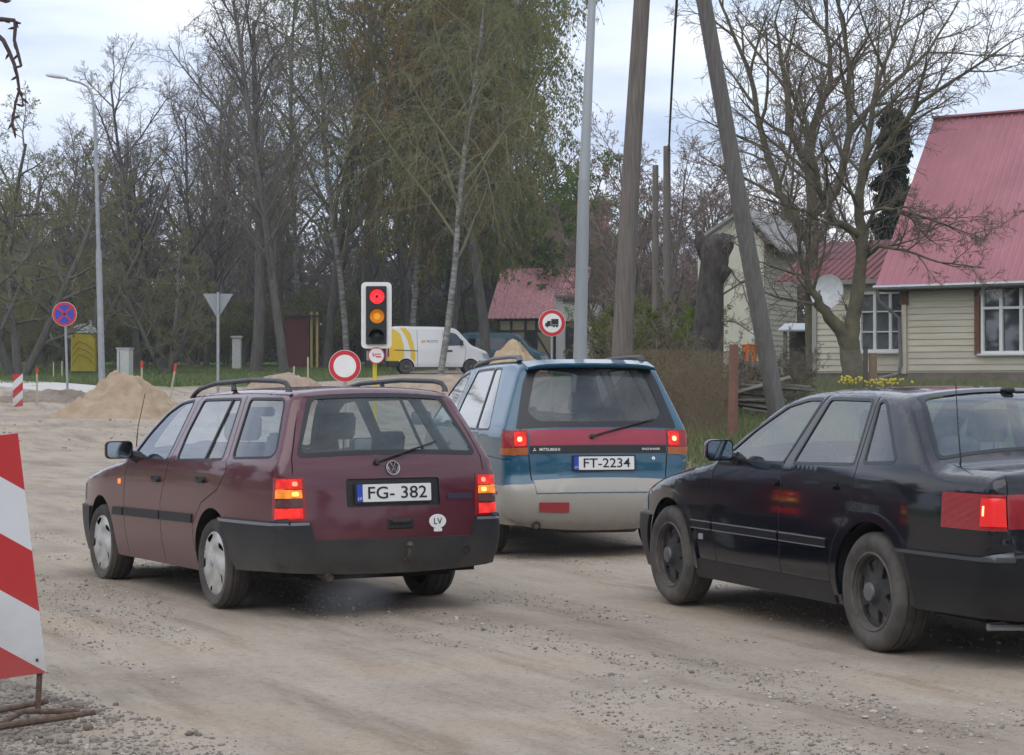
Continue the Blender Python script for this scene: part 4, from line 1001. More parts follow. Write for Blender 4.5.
tr2 = noise_n(3.2, 8, .7, (1, 9, 1), .42); c5 = ramp(tr2.outputs[0], [(.33, (.70, .67, .63)), (.47, (.98, .98, .98)), (.66, (1.06, 1.05, 1.04))]); col = mixc(.9, col, c5.outputs[0], 'MULTIPLY')
c4 = ramp(grit.outputs[0], [(.30, (.55, .53, .50)), (.42, (1, 1, 1)), (.7, (1.08, 1.08, 1.08))]); col = mixc(.85, col, c4.outputs[0], 'MULTIPLY')
gn = noise_n(3.0, 8, .7); gc = ramp(gn.outputs[0], [(.3, (.045, .065, .020)), (.5, (.075, .115, .030)), (.7, (.12, .14, .055))])
a_ = n.new('ShaderNodeAttribute'); a_.attribute_name = 'grass'
col = mixc(a_.outputs['Fac'], col, gc.outputs[0]); l.new(col, b.inputs['Base Color'])
bp = n.new('ShaderNodeBump'); bp.inputs['Distance'].default_value = .010; l.new(fine.outputs[0], bp.inputs['Height'])
bp2 = n.new('ShaderNodeBump'); bp2.inputs['Distance'].default_value = .005; l.new(grit.outputs[0], bp2.inputs['Height']); l.new(bp.outputs[0], bp2.inputs['Normal']); l.new(bp2.outputs[0], b.inputs['Normal'])

# ---------------------------------------------------------------- loose stones and gravel
PHI = (1 + 5 ** .5) / 2
ICO = np.array([(-1, PHI, 0), (1, PHI, 0), (-1, -PHI, 0), (1, -PHI, 0), (0, -1, PHI), (0, 1, PHI), (0, -1, -PHI), (0, 1, -PHI), (PHI, 0, -1), (PHI, 0, 1), (-PHI, 0, -1), (-PHI, 0, 1)]) / math.hypot(1, PHI)
ICOF = np.array([(0, 11, 5), (0, 5, 1), (0, 1, 7), (0, 7, 10), (0, 10, 11), (1, 5, 9), (5, 11, 4), (11, 10, 2), (10, 7, 6), (7, 1, 8), (3, 9, 4), (3, 4, 2), (3, 2, 6), (3, 6, 8), (3, 8, 9), (4, 9, 5), (2, 4, 11), (6, 2, 10), (8, 6, 7), (9, 8, 1)])
def big_mesh(name, V, F, m, smooth=False, parent=None):
    V = np.asarray(V, np.float32); F = np.asarray(F, np.int32); k = F.shape[1]
    me = bpy.data.meshes.new(name); me.vertices.add(len(V)); me.vertices.foreach_set('co', V.ravel())
    me.loops.add(F.size); me.loops.foreach_set('vertex_index', F.ravel()); me.polygons.add(len(F)); me.polygons.foreach_set('loop_start', np.arange(len(F)) * k); me.polygons.foreach_set('loop_total', np.full(len(F), k))
    if smooth: me.polygons.foreach_set('use_smooth', np.ones(len(F), bool))
    me.update(calc_edges=True); me.materials.append(m)
    o = bpy.data.objects.new(name, me); COL.objects.link(o)
    if parent is not None: o.parent = parent
    return o
def stones(name, x, y, s, m, label, sink=.25):
    k = len(x); z = gz0(x, y) + micro(x, y)
    V = ICO[None] * (1 + rng.uniform(-.28, .28, (k, 12, 1))); sc = s[:, None] * rng.uniform(.6, 1.15, (k, 3)) * (1, 1, .72)
    a = rng.uniform(0, 2 * PI, k); V = V * sc[:, None]; c, s_ = np.cos(a)[:, None], np.sin(a)[:, None]
    V = np.stack([V[..., 0] * c - V[..., 1] * s_, V[..., 0] * s_ + V[..., 1] * c, V[..., 2]], 2) + np.stack([x, y, z + s * sink], 1)[:, None]
    F = ICOF[None] + (np.arange(k) * 12)[:, None, None]
    return tag(big_mesh(name, V.reshape(-1, 3), F.reshape(-1, 3), m), label, 'stones', kind='stuff')
def scatter(n_, y0, y1, power=1.0, seed=0, thr=None):
    yy = y0 + (y1 - y0) * rng.uniform(0, 1, n_) ** power; xx = (rng.uniform(-.27, .27, n_)) * yy
    if thr is not None:
        u = xx * CT + yy * ST; v = -xx * ST + yy * CT; d = vnoise(u * 1.6, v * .22, 21) + vnoise(u * 4, v * .8, 22) * .6 + vnoise(xx * 3, yy * 3, 23) * .4
        k = d > thr; xx, yy = xx[k], yy[k]
    return xx, yy
x_, y_ = scatter(42000, 7.4, 22, 1.3, thr=.02); stones('loose_stones', x_, y_, rng.lognormal(-5.55, .50, len(x_)).clip(.002, .018), mat('dark_pebble', (.20, .175, .15), .9, noise=.35, nscale=3), 'small dark pebbles scattered in streaks over the dirt road')
x_, y_ = scatter(9000, 7.4, 26, 1.2, thr=-.1); stones('pale_stones', x_, y_, rng.lognormal(-5.2, .5, len(x_)).clip(.0025, .02), mat('pale_pebble', (.40, .36, .31), .9, noise=.25, nscale=3), 'small pale pebbles strewn over the dirt road')
n_ = 13000; y_ = rng.uniform(7.4, 10.4, n_); x_ = -2.75 + rng.exponential(.42, n_) ** 1.0; k = (x_ < -1.1) & (y_ < 10.2 - (x_ + 2.6) * 1.3); x_, y_ = x_[k], y_[k]
stones('gravel', x_, y_, rng.lognormal(-4.85, .50, len(x_)).clip(.004, .030), mat('grey_gravel', (.15, .13, .11), .9, col2=(.31, .28, .24), nscale=9), 'coarse grey gravel round the foot of the near barrier board')
x_ = rng.uniform(-2.5, -1.75, 26); y_ = rng.uniform(7.9, 9.3, 26); stones('big_gravel', x_, y_, rng.uniform(.018, .032, 26), mat('brown_stone', (.20, .16, .13), .9, noise=.3, nscale=7), 'larger brown stones lying in the gravel by the near barrier')
x_, y_ = scatter(2600, 34, 75, .8, thr=0.0); k = x_ < 1.5; stones('far_rubble', x_[k], y_[k], rng.lognormal(-4.1, .5, k.sum()).clip(.008, .07), mat('earth_clod', (.25, .21, .17), .95, noise=.3, nscale=2), 'clods and stones on the torn up ground beyond the cars')

def blades(name, xs, ys, h, w, m, label):
    k = len(xs); z = gz0(xs, ys) + micro(xs, ys) - .01; a = rng.uniform(0, 2 * PI, k); dx, dy = np.cos(a) * w, np.sin(a) * w; lean = rng.uniform(-.5, .5, (k, 2)) * h[:, None]
    A = np.stack([xs - dx, ys - dy, z], 1); B = np.stack([xs + dx, ys + dy, z], 1); C_ = np.stack([xs + lean[:, 0], ys + lean[:, 1], z + h], 1)
    V = np.stack([A, B, C_], 1).reshape(-1, 3); F = np.arange(3 * k).reshape(-1, 3)
    return tag(big_mesh(name, V, F, m), label, 'grass', kind='stuff')
M['grass'] = mat('grass_blade', (.07, .12, .028), .8, col2=(.15, .18, .06), nscale=2.5)
M['drygrass'] = mat('dry_grass_blade', (.20, .17, .10), .8, col2=(.10, .10, .04), nscale=3)
yy = rng.uniform(21, 54, 60000); xx = rng.uniform(.05, .27, 60000) * yy; k = verge(xx, yy) > .55 + rng.uniform(-.2, .2, 60000); xx, yy = xx[k], yy[k]
blades('verge_grass', xx, yy, rng.uniform(.05, .16, len(xx)), .010, M['grass'], 'green spring grass on the bank at the right of the road')
k = rng.uniform(0, 1, len(xx)) < .2; blades('dead_grass', xx[k] + .02, yy[k], rng.uniform(.08, .28, k.sum()), .008, M['drygrass'], 'last year dry stalks standing in the right hand bank')
yy = rng.uniform(72, 125, 70000); xx = -rng.uniform(.06, .27, 70000) * yy; k = (-xx - 6.5 + (yy - 80) * .12) > .8; xx, yy = xx[k], yy[k]
blades('park_grass', xx, yy, rng.uniform(.06, .22, len(xx)), .03, M['grass'], 'rough green grass under the trees at the far left')

def strip(name, pts, w, m, lift=.03):
    b = MB(); P = [Vector((p[0], p[1])) for p in pts]
    Q = []
    for i in range(len(P) - 1):
        for j in range(12): Q.append(P[i].lerp(P[i + 1], j / 12))
    Q.append(P[-1])
    for i, p in enumerate(Q):
        d = (Q[min(i + 1, len(Q) - 1)] - Q[max(i - 1, 0)]).normalized(); nn = Vector((-d.y, d.x)) * w / 2
        for s_ in (1, -1):
            a = p + nn * s_; b.v.append((a.x, a.y, float(gz0(a.x, a.y)) + .07 + lift)); b.v.append((a.x, a.y, float(gz0(a.x, a.y)) - .6))
        if i:
            k = 4 * i; b.face((k - 4, k - 2, k + 2, k)); b.face((k - 4, k, k + 1, k - 3)); b.face((k - 2, k - 1, k + 3, k + 2))
    return tag(b.build(name, m), kind='structure')
strip('pavement', [(-30, 84), (XA(0, 74), 74), (XA(85, 66.5), 66.5), (XA(118, 65), 65)], 3.0, mat('pale_paving', (.52, .49, .46), .9, noise=.12, nscale=1.5))

# heaps of soil and sand
def heap(name, px, Yc, rx, ry, h, m, label, cat='heap', seed=0):
    x0 = XA(px, Yc); K = 46; b = MB(); V = []; rs = np.linspace(0, 1, K)
    for r_ in rs:
        for j in range(96):
            a = 2 * PI * j / 96; ir = 1 + .22 * float(vnoise(math.cos(a) * 1.5 + 7, math.sin(a) * 1.5 + 3, seed + 30))
            x = x0 + rx * r_ * math.cos(a) * ir; y = Yc + ry * r_ * math.sin(a) * ir
            pr = (1 - r_) ** 1.05 * (1 - .16 * math.exp(-(r_ / .12) ** 2)); pr = pr * (1 - .3 * r_ * (1 - r_)) 
            z = float(gz0(x, y)) - .04 - .12 * r_ ** 6 + h * pr + float(vnoise(x * 3, y * 3, seed + 31)) * .20 * h * (.3 + (1 - r_)) * min(1, 3 * (1 - r_)) + (float(vnoise(x * 6, y * 6, seed + 32)) * .17 + float(vnoise(x * 15, y * 15, seed + 33)) * .06) * min(1, .3 + 2.5 * r_)
            V.append((x, y, z))
    F = [(i * 96 + j, (i + 1) * 96 + j, (i + 1) * 96 + (j + 1) % 96, i * 96 + (j + 1) % 96) for i in range(K - 1) for j in range(96)]
    return tag(add(name, V, F, m, smooth=True), label, cat)
sandm = mat('sand', (.30, .215, .135), .95, col2=(.40, .31, .215), nscale=2.2, bump=.03, bscale=9)
heap('sand_heap', 126, 56, 2.15, 2.0, 1.5, sandm, 'tall pale brown sand heap beside the red striped marker post', seed=1)
heap('sand_heap', 514, 84, 1.7, 2.2, 1.85, mat('orange_sand', (.38, .27, .16), .95, col2=(.46, .34, .22), nscale=1.5, bump=.04, bscale=6), 'orange sand heap in front of the half timbered building', seed=2)
heap('soil_heap', 62, 63.3, 3.3, 1.4, .42, mat('brown_soil', (.17, .13, .10), .95, col2=(.27, .22, .18), nscale=2, bump=.05, bscale=7), 'low brown soil heap at the foot of the round no stopping sign', seed=3)
heap('soil_heap', 285, 60, 2.6, 1.8, 1.35, mat('reddish_soil', (.28, .20, .15), .95, col2=(.38, .30, .24), nscale=2, bump=.05, bscale=7), 'reddish soil heap seen over the roof of the burgundy car', seed=4)
heap('soil_heap', 455, 64, 3.6, 3, .86, mat('tan_soil', (.30, .22, .15), .95, col2=(.40, .32, .25), nscale=1.5, bump=.05, bscale=6), 'wide tan soil heap in front of the white and yellow van', seed=5)

# ================================================================== road works furniture
def clip_half(poly, f):
    o = []
    for i in range(len(poly)):
        a, b_ = poly[i], poly[(i + 1) % len(poly)]; fa, fb = f(a), f(b_)
        if fa >= 0: o.append(a)
        if (fa >= 0) != (fb >= 0): t_ = fa / (fa - fb); o.append((a[0] + (b_[0] - a[0]) * t_, a[1] + (b_[1] - a[1]) * t_))
    return o
def striped(root, fr, w, h, slope, period, phase, th=.02):
    """board with falling diagonal stripes"""
    f = lambda u, v, hh: fr @ Vector((u, v, hh))
    rect = [(0, 0), (w, 0), (w, h), (0, h)]; p_ = MB().prism(rect, -th, 0, f).build('board', M['dullsteel'], root)
    r_ = MB(); w_ = MB(); s0 = min(-slope * w, 0); k = math.floor((s0 - phase) / period) - 1
    while phase + k * period < h + max(0, -slope * w):
        lo, hi = phase + k * period, phase + (k + 1) * period
        pl = clip_half(rect, lambda q: (q[1] - slope * (w - q[0])) - lo); pl = clip_half(pl, lambda q: hi - (q[1] - slope * (w - q[0]))) if pl else pl
        if pl and len(pl) > 2: (r_ if k % 2 == 0 else w_).prism(pl, 0, .002, f)
        k += 1
    r_.build('red_stripes', M['dred'], p_); w_.build('white_stripes', M['dwhite'], p_)
    return p_
M['dred'] = paint('scuffed_red', (.46, .022, .025), dust=(.24, .17, .13), amount=.3, rough=.45, ztop=.6, coat=.1, all_over=.03); M['dwhite'] = paint('scuffed_white', (.62, .64, .66), dust=(.30, .25, .20), amount=.4, rough=.45, ztop=.6, coat=.1, all_over=.08)
t = thing('barrier_board', 'large leaning red and white striped board on a rusty frame at the left edge', 'barrier', (-2.1, 8.85, 0))
Yb = 8.9; br = P3(47, 672, Yb); tr = P3(18, 433, Yb); up = (tr - br).normalized(); hh = (tr - br).length
rt = Vector((math.cos(R(14)), math.sin(R(14)), 0)); rt = (rt - up * rt.dot(up)).normalized(); w = .30; nn = rt.cross(up)
fr = Matrix.Identity(4); o_ = br - rt * w - t.location
for i in range(3): fr[i][0] = rt[i]; fr[i][1] = up[i]; fr[i][2] = nn[i]; fr[i][3] = o_[i]
striped(t, fr, w, hh, .76, hh * .2535, -hh * .2535)
rust = mat('rusty_tube', (.13, .085, .06), .8, .3, noise=.45, nscale=30)
b = MB(); L0 = t.location
def G(px, py, z): d = (CAM_H - z) * FPX / (py - 385.3); return Vector((XA(px, d), d, z)) - L0
b.tube([br - L0 - rt * .03 + nn * -.03, br - L0 - rt * .04 + Vector((0, 0, -.2)) + nn * -.03], .013, 8)
b.build('leg', rust, t, smooth='auto'); b = MB(); b.tube([br - L0 - rt * .26 + nn * -.03, br - L0 - rt * .27 + Vector((0, 0, -.2)) + nn * -.03], .013, 8); b.build('leg', rust, t, smooth='auto')
b = MB(); b.tube([G(-30, 731, .025), G(75, 715, .025)], .016, 8); b.tube([G(75, 715, .025), G(94, 712, .022)], .013, 8); b.tube([G(-30, 716, .03), G(47, 701, .035), ], .013, 8)
b.tube([G(0, 724, .02), G(24, 711, .03), G(80, 711, .02)], .012, 8); b.build('foot_frame', rust, t, smooth='auto')
b = MB(); b.lathe([(.007, 0), (.007, .004), (.001, .005)], fr @ Vector((w - .035, .06, .002)), n=10, rot=nn.to_track_quat('Z', 'Y').to_matrix()); b.build('bolt', M['pipe'], t)

def post_at(root, h, r=.03, m=None, z0=-.3, lean=(0, 0), name='post'):
    return MB().tube([(0, 0, z0), (lean[0], lean[1], h)], r, 10).build(name, m or M['dullsteel'], root, smooth='auto')
# small striped marker
Yc = 61; x0 = XA(18, Yc); t = thing('marker_post', 'small red and white striped marker standing left of the sand heap', 'marker', (x0, Yc, ZA(407, Yc)))
fr = frame((-.15, -.02, .0), (1, 0, 0), (0, .0, 1)); b_ = striped(t, fr, .30, 1.0, -.9, .25, .02); MB().box((0, .04, -.25), (.30, .25, .5), bev=.02).build('foot', M['black'], t)

# traffic light
YT = 27.5; xt = XA(377, YT); zg = gz(xt, YT)
t = thing('traffic_light', 'temporary traffic light showing red and amber on a yellow post', 'traffic light', (xt, YT, zg))
hz = lambda py: ZA(py, YT) - zg
yel = mat('yellow_post', (.62, .50, .03), .5, noise=.1)
MB().box((-.03, 0, (hz(362) - .1) / 2), (.055, .055, hz(362) + .1), bev=.008).build('post', yel, t); MB().box((-.03, 0, .04), (.5, .5, .12), bev=.02).build('foot', M['black'], t)
W2, H0, H1 = .205, hz(348.5), hz(282.5)
MB().prism(rpoly([(-W2, H0), (W2, H0), (W2, H1), (-W2, H1)], .07, 6), 0, .03, lambda u, v, h: Vector((u, -.10 - h, v))).build('backing_board', M['white'], t)
MB().prism(rpoly([(-.14, H0 + .055), (.14, H0 + .055), (.14, H1 - .055), (-.14, H1 - .055)], .02), 0, .035, lambda u, v, h: Vector((u, -.132 - h, v))).build('housing', mat('housing_dark', (.018, .022, .022), .5), t)
MB().box((0, 0, (H0 + H1) / 2), (.24, .2, H1 - H0 - .2), bev=.03).build('back_box', M['black'], t)
for py, nm, mm in ((297, 'red_lens', glow('red_signal', (1, .03, .04), 1.15, (.6, .01, .02))), (316.5, 'amber_lens', glow('amber_signal', (1, .30, .015), .30, (.5, .18, .02))), (337, 'green_lens', mat('unlit_green', (.005, .016, .010), .3))):
    c = Vector((.012, -.17, hz(py)))
    b = MB(); b.lathe([(.098, 0), (.09, -.012), (.06, -.026), (.001, -.034)], c, axis='Y', n=28); lens = b.build(nm, mm, t, smooth=True)
    if nm == 'red_lens': MB().lathe([(.022, -.032), (.015, -.038), (.001, -.04)], c, axis='Y', n=14).build('bulb_shadow', M['lamp_red'], lens)
    if nm == 'amber_lens': MB().lathe([(.05, -.026), (.03, -.038), (.001, -.04)], c, axis='Y', n=18).build('filament_glow', glow('amber_core', (1, .42, .03), .45, (.6, .25, .03)), lens, smooth=True)
    b = MB(); K = 14; n0 = 0
    for j in range(K + 1):
        a = R(5) + (PI - R(10)) * j / K; x, z = .108 * math.cos(a), .108 * math.sin(a); b.v += [(c.x + x, c.y, c.z + z), (c.x + x, c.y - .12 - .05 * math.sin(a), c.z + z)]
        if j: k = 2 * j; b.face((k - 2, k - 1, k + 1, k))
    b.build('visor', M['black'], t)
YS = YT - .12; c = Vector((.0, -.12, hz(355.5)))
sgn = MB().lathe([(.112, .01), (.112, -.01), (.0001, -.01)], c, axis='Y', n=30).build('small_round_plate', M['white'], t)
b = MB(); b.lathe([(.112, -.0115), (.100, -.0115)], c, axis='Y', n=30)
b.box(c + Vector((-.045, -.012, .012)), (.012, .003, .05)); b.box(c + Vector((.015, -.012, .018)), (.09, .003, .012)); b.box(c + Vector((.03, -.012, -.018)), (.07, .003, .018)); b.box(c + Vector((-.02, -.012, -.006)), (.04, .003, .01)); b.build('plate_marks', M['red'], sgn)
MB().box((-.09, -.02, hz(355.5)), (.10, .1, .13), bev=.01).build('control_box', M['dullsteel'], t)

def disc(root, name, r, c, m, y=0.0, n=40, th=.006, par=None):
    return MB().lathe([(r, y + th), (r, y), (.0001, y)], c, axis='Y', n=n).build(name, m, par or root)
# closed-road sign
Yn = 38; x0 = XA(345, Yn); zg = gz(x0, Yn); t = thing('no_vehicles_sign', 'round white sign with thick red rim behind the roof rail, left of the traffic light', 'road sign', (x0, Yn, zg))
c = Vector((0, -.04, ZA(366, Yn) - zg)); post_at(t, c.z + .2, .03)
p_ = disc(t, 'plate', .302, c, M['white']); disc(t, 'red_rim', .294, c, M['red'], -.004, par=p_); disc(t, 'white_centre', .213, c, M['white'], -.008, par=p_)
# no stopping
Yn = 64; x0 = XA(68, Yn); zg = gz(x0, Yn) + .25; t = thing('no_stopping_sign', 'round blue sign with red cross and rim on a pale post at the left', 'road sign', (x0, Yn, zg))
c = Vector((-.10, -.05, ZA(314, Yn) - zg)); post_at(t, c.z + .3, .038, z0=-.5, lean=(-.10, 0))
bl = mat('sign_blue', (.03, .06, .42), .4)
p_ = disc(t, 'plate', .385, c, M['white']); disc(t, 'red_rim', .375, c, M['red'], -.004, par=p_); disc(t, 'blue_field', .30, c, bl, -.008, par=p_)
b = MB()
for s_ in (1, -1):
    b.box(c + Vector((0, -.012, 0)), (.60, .004, .062), Matrix.Rotation(s_ * PI / 4, 3, 'Y'))
b.build('red_cross', M['red'], p_)
# no lorries
Yn = 47; x0 = XA(552, Yn); zg = gz(x0, Yn); t = thing('no_lorries_sign', 'round red rimmed sign with a black lorry beside the tall steel lamp post', 'road sign', (x0, Yn, zg))
c = Vector((0, -.04, ZA(323, Yn) - zg)); post_at(t, c.z + .2, .03)
p_ = disc(t, 'plate', .312, c, M['white']); disc(t, 'red_rim', .303, c, M['red'], -.004, par=p_); disc(t, 'white_centre', .222, c, M['white'], -.008, par=p_)
b = MB(); yy_ = lambda u, v, h: c + Vector((u, -.009 - h, v))
b.prism([(-.02, -.035), (.15, -.035), (.15, .095), (-.02, .095)], 0, .003, yy_); b.prism([(-.16, -.05), (-.03, -.05), (-.03, .05), (-.10, .05), (-.135, .0), (-.16, -.01)], 0, .003, yy_); b.prism([(-.16, -.07), (.15, -.07), (.15, -.045), (-.16, -.045)], 0, .0034, yy_)
for u in (-.11, .04, .11): b.prism([(u + .026 * math.cos(a), -.075 + .026 * math.sin(a)) for a in np.linspace(0, 2 * PI, 14, endpoint=False)], 0, .0038, yy_)
b.build('lorry_symbol', M['plate_ink'], p_)
# back of a give way sign
Yn = 47; x0 = XA(218, Yn); zg = gz(x0, Yn); t = thing('give_way_sign', 'grey back of a triangular sign, point down, on a thin post', 'road sign', (x0, Yn, zg))
hz = lambda py: ZA(py, Yn) - zg; post_at(t, hz(292), .033)
MB().prism(rpoly([(XA(202.5, Yn) - x0, hz(293.5)), (XA(233, Yn) - x0, hz(293.5)), (XA(217.5, Yn) - x0, hz(319))], .02), 0, .004, lambda u, v, h: Vector((u, .04 + h, v))).build('plate', mat('sign_back', (.26, .28, .30), .5, .3, noise=.08), t)

# lamp post at the left
Yn = 60; x0 = XA(102.5, Yn); zg = gz(x0, Yn); t = thing('street_lamp', 'tall steel street lamp with a curved arm against the sky at the left', 'street lamp', (x0, Yn, zg))
f = lambda px, py: Vector((XA(px, Yn) - x0, 0, ZA(py, Yn) - zg))
MB().tube([f(102.5, 400), f(98.5, 250)], [.10, .085], 12).build('lower_pole', M['dullsteel'], t, smooth='auto')
MB().tube([f(98.5, 250), f(95, 130), f(93.6, 105), f(91.5, 93), f(87, 86), f(80, 82.5), f(66, 79)], [.062, .05, .045, .04, .036, .034, .03], 10).build('upper_pole', M['dullsteel'], t, smooth='auto')
c = f(56.5, 76.5); b = MB(); rot = Matrix.Rotation(R(8), 3, 'Y')
for (k0, k1, w_) in ((-.30, .02, .07),): pass
K = 20; prof = [(-.33, .03), (-.28, .08), (-.1, .115), (.12, .10), (.28, .06), (.33, .035)]
b.v = []; 
for u, r_ in prof:
    for j in range(12):
        a = 2 * PI * j / 12; b.v.append(tuple(c + rot @ Vector((u, r_ * 1.1 * math.cos(a), r_ * (.75 if math.sin(a) > 0 else .45) * math.sin(a)))))
for i in range(len(prof) - 1):
    for j in range(12): b.face((i * 12 + j, i * 12 + (j + 1) % 12, (i + 1) * 12 + (j + 1) % 12, (i + 1) * 12 + j))
b.build('lantern', mat('lantern_grey', (.55, .57, .58), .4), t, smooth=True)

# steel mast in the middle
Yn = 27; x0 = XA(577, Yn); zg = gz(x0, Yn); t = thing('lamp_mast', 'pale grey steel mast rising behind the blue people carrier', 'mast', (x0, Yn, zg))
f = lambda px, py: Vector((XA(px, Yn) - x0, 0, ZA(py, Yn) - zg))
MB().tube([f(576, 460) - Vector((0, 0, .2)), f(580, 355), f(584, 180)], [.095, .09, .078], 14).build('lower_pole', mat('grey_mast', (.30, .32, .335), .55, .3, noise=.14, nscale=3, stretch=(1, 1, .15)), t, smooth='auto')
MB().tube([f(584, 182), f(588, 90), f(592.5, -5), f(596, -120)], [.072, .062, .052, .045], 14).build('upper_pole', mat('grey_mast_top', (.34, .36, .375), .55, .3, noise=.14, nscale=3, stretch=(1, 1, .15)), t, smooth='auto')
MB().tube([f(596, -120), f(592, -160), f(575, -175), f(545, -182)], .035, 8).build('arm', M['dullsteel'], t)

# weathered wooden pole with its strut
wood = mat('weathered_pole', (.10, .085, .072), .9, col2=(.19, .17, .15), nscale=5, bump=.012, bscale=18, stretch=(6, 6, .35))
Yn = 31; x0 = XA(617, Yn); zg = gz(x0, Yn)
t = thing('wooden_pole', 'thick upright weathered wooden pole behind the blue people carrier', 'utility pole', (x0, Yn, zg))
f = lambda px, py, Yq=Yn: Vector((XA(px, Yq) - x0, Yq - Yn, ZA(py, Yq) - zg))
MB().tube([f(615, 470), f(622, 350), f(631, 175), f(642, 0), f(660, -240)], [.165, .155, .14, .125, .11], 16).build('pole', wood, t, smooth='auto')
Y2 = 32.2; x1 = XA(783, Y2); zg2 = gz(x1, Y2)
t = thing('pole_strut', 'slanting grey wooden strut pole leaning left in front of the houses', 'utility pole', (x1, Y2, zg2))
f2 = lambda px, py, Yq: Vector((XA(px, Yq) - x1, Yq - Y2, ZA(py, Yq) - zg2))
MB().tube([f2(784, 452, Y2), f2(775, 402, Y2), f2(743, 220, 31.8), f2(704, 0, 31.5), f2(664, -230, 31.2)], [.15, .145, .135, .12, .10], 16).build('pole', mat('grey_strut', (.10, .092, .085), .9, col2=(.17, .16, .15), nscale=4, bump=.01, bscale=16, stretch=(6, 6, .35)), t, smooth='auto')
for px, py, lab, Yq, w_ in ((667, 146, 'taller of two bare distant wooden poles right of the upright pole', 55, .10), (655.5, 165, 'shorter dark distant pole just left of the taller bare one', 58, .09)):
    x0 = XA(px, Yq); zg = gz(x0, Yq); t = tag(MB().tube([(0, 0, -.3), (0, 0, ZA(py, Yq) - zg)], [w_ * 1.2, w_], 10).build('distant_pole', wood, smooth='auto'), lab, 'utility pole'); t.location = (x0, Yq, zg)
pts = []; a = P3(669, 150, 55); c_ = Vector((XA(690, 32), 32, ZA(-215, 32)))
for i in range(25):
    s_ = i / 24; p = a.lerp(c_, s_); p.z -= 3.2 * s_ * (1 - s_); p.x -= .25 * s_ * (1 - s_); pts.append(p)
tag(MB().tube(pts, .028, 6).build('overhead_cable', M['black']), 'black twisted cable rising from the distant pole to the sky', 'cable')

# portable toilet, cabinet, stakes
Yn = 95; x0 = XA(84, Yn); zg = gz(x0, Yn); t = thing('portable_toilet', 'mustard yellow portable toilet with pale domed roof under the trees', 'toilet cabin', (x0, Yn, zg), R(8))
hb = ZA(333, Yn) - zg; ym = mat('mustard_plastic', (.42, .33, .02), .5, noise=.12, nscale=3)
MB().box((0, 0, hb / 2 - .05), (1.14, 1.1, hb + .1), bev=.04).build('cabin', ym, t); MB().box((0, 0, .06), (1.2, 1.16, .2), bev=.03).build('base', M['black'], t)
b = MB()
for k in range(3): b.tube([(-.5, -.556, .45 + .38 * k), (-.2, -.557, .95 + .3 * k), (.2, -.557, .8 + .3 * k), (.5, -.556, .5 + .3 * k)], .02, 5)
b.build('moulded_ribs', mat('mustard_dark', (.26, .20, .02), .5), t); b = MB()
for k in range(7):
    a0 = PI * k / 7; a1 = PI * (k + 1) / 7
    b.v += [(.62 * math.cos(a0), -.6, hb + .42 * math.sin(a0)), (.62 * math.cos(a1), -.6, hb + .42 * math.sin(a1)), (.62 * math.cos(a1), .6, hb + .42 * math.sin(a1)), (.62 * math.cos(a0), .6, hb + .42 * math.sin(a0))]; b.face(tuple(4 * k + j for j in range(4)))
n0 = len(b.v); ar = [(.62 * math.cos(PI * k / 14), -.6, hb + .42 * math.sin(PI * k / 14)) for k in range(15)]; b.v += ar; b.face(tuple(range(n0, n0 + 15))); b.v += [(x, -y, z) for x, y, z in ar]; b.face(tuple(range(n0 + 15, n0 + 30)))
b.build('roof', mat('pale_roof', (.50, .53, .54), .5), t); MB().tube([(.3, .2, hb + .3), (.3, .2, hb + .62)], .06, 10).build('vent_pipe', M['dullsteel'], t)
MB().box((-.62, 0, hb - .05), (.22, .8, .45), bev=.05).build('side_tank', M['dullsteel'], t)
Yn = 72; x0 = XA(125, Yn); zg = gz(x0, Yn); t = thing('utility_cabinet', 'grey metal utility cabinet just behind the top of the sand heap', 'cabinet', (x0, Yn, zg), R(-12))
hc = ZA(349, Yn) - zg; MB().box((0, 0, hc / 2), (.46, .40, hc), bev=.01).build('body', mat('cabinet_grey', (.36, .38, .36), .5, noise=.08), t); MB().box((0, 0, hc + .02), (.52, .46, .05), bev=.01).build('lid', M['dullsteel'], t); MB().box((-.12, -.205, hc * .55), (.012, .012, hc * .8)).build('door_gap', M['black'], t)
def stake(px, py0, py1, Yq, lab, lean=0.0, tip=True, m=None):
    x0 = XA(px, Yq); zb = min(ZA(py1, Yq), gz(x0, Yq)) - .1; t = thing('survey_stake', lab, 'stake', (x0, Yq, zb)); zt = ZA(py0, Yq) - zb; L_ = XA(px + lean, Yq) - x0
    MB().tube([(0, 0, 0), (L_, 0, zt)], .032, 6).build('shaft', m or M['stake'], t)
    if tip: MB().tube([(L_ * .82, -.002, zt * .86), (L_ * 1.0, -.002, zt * 1.01)], .040, 6).build('red_tip', mat('stake_red', (.55, .05, .02), .6), t)
M['stake'] = mat('pale_stake', (.42, .38, .26), .7, noise=.15)
stake(37, 368, 401, 61.5, 'pale stake with red tip between the striped marker and the blue sign')
stake(141.8, 361, 380, 62, 'upright red tipped stake behind the top of the sand heap')
stake(167, 364, 392, 60, 'leaning red tipped stake on the right flank of the sand heap', lean=9)
stake(294, 366, 384, 70, 'short plain yellowish stake over the burgundy car roof', tip=False); stake(308, 357, 386, 70, 'taller plain yellowish stake left of the red rimmed sign', tip=False)
stake(53.5, 362, 378, 84, 'short wooden stake in the grass left of the yellow toilet', tip=False); stake(62, 361, 378, 86, 'second wooden stake in the grass, nearer the yellow toilet', tip=False)

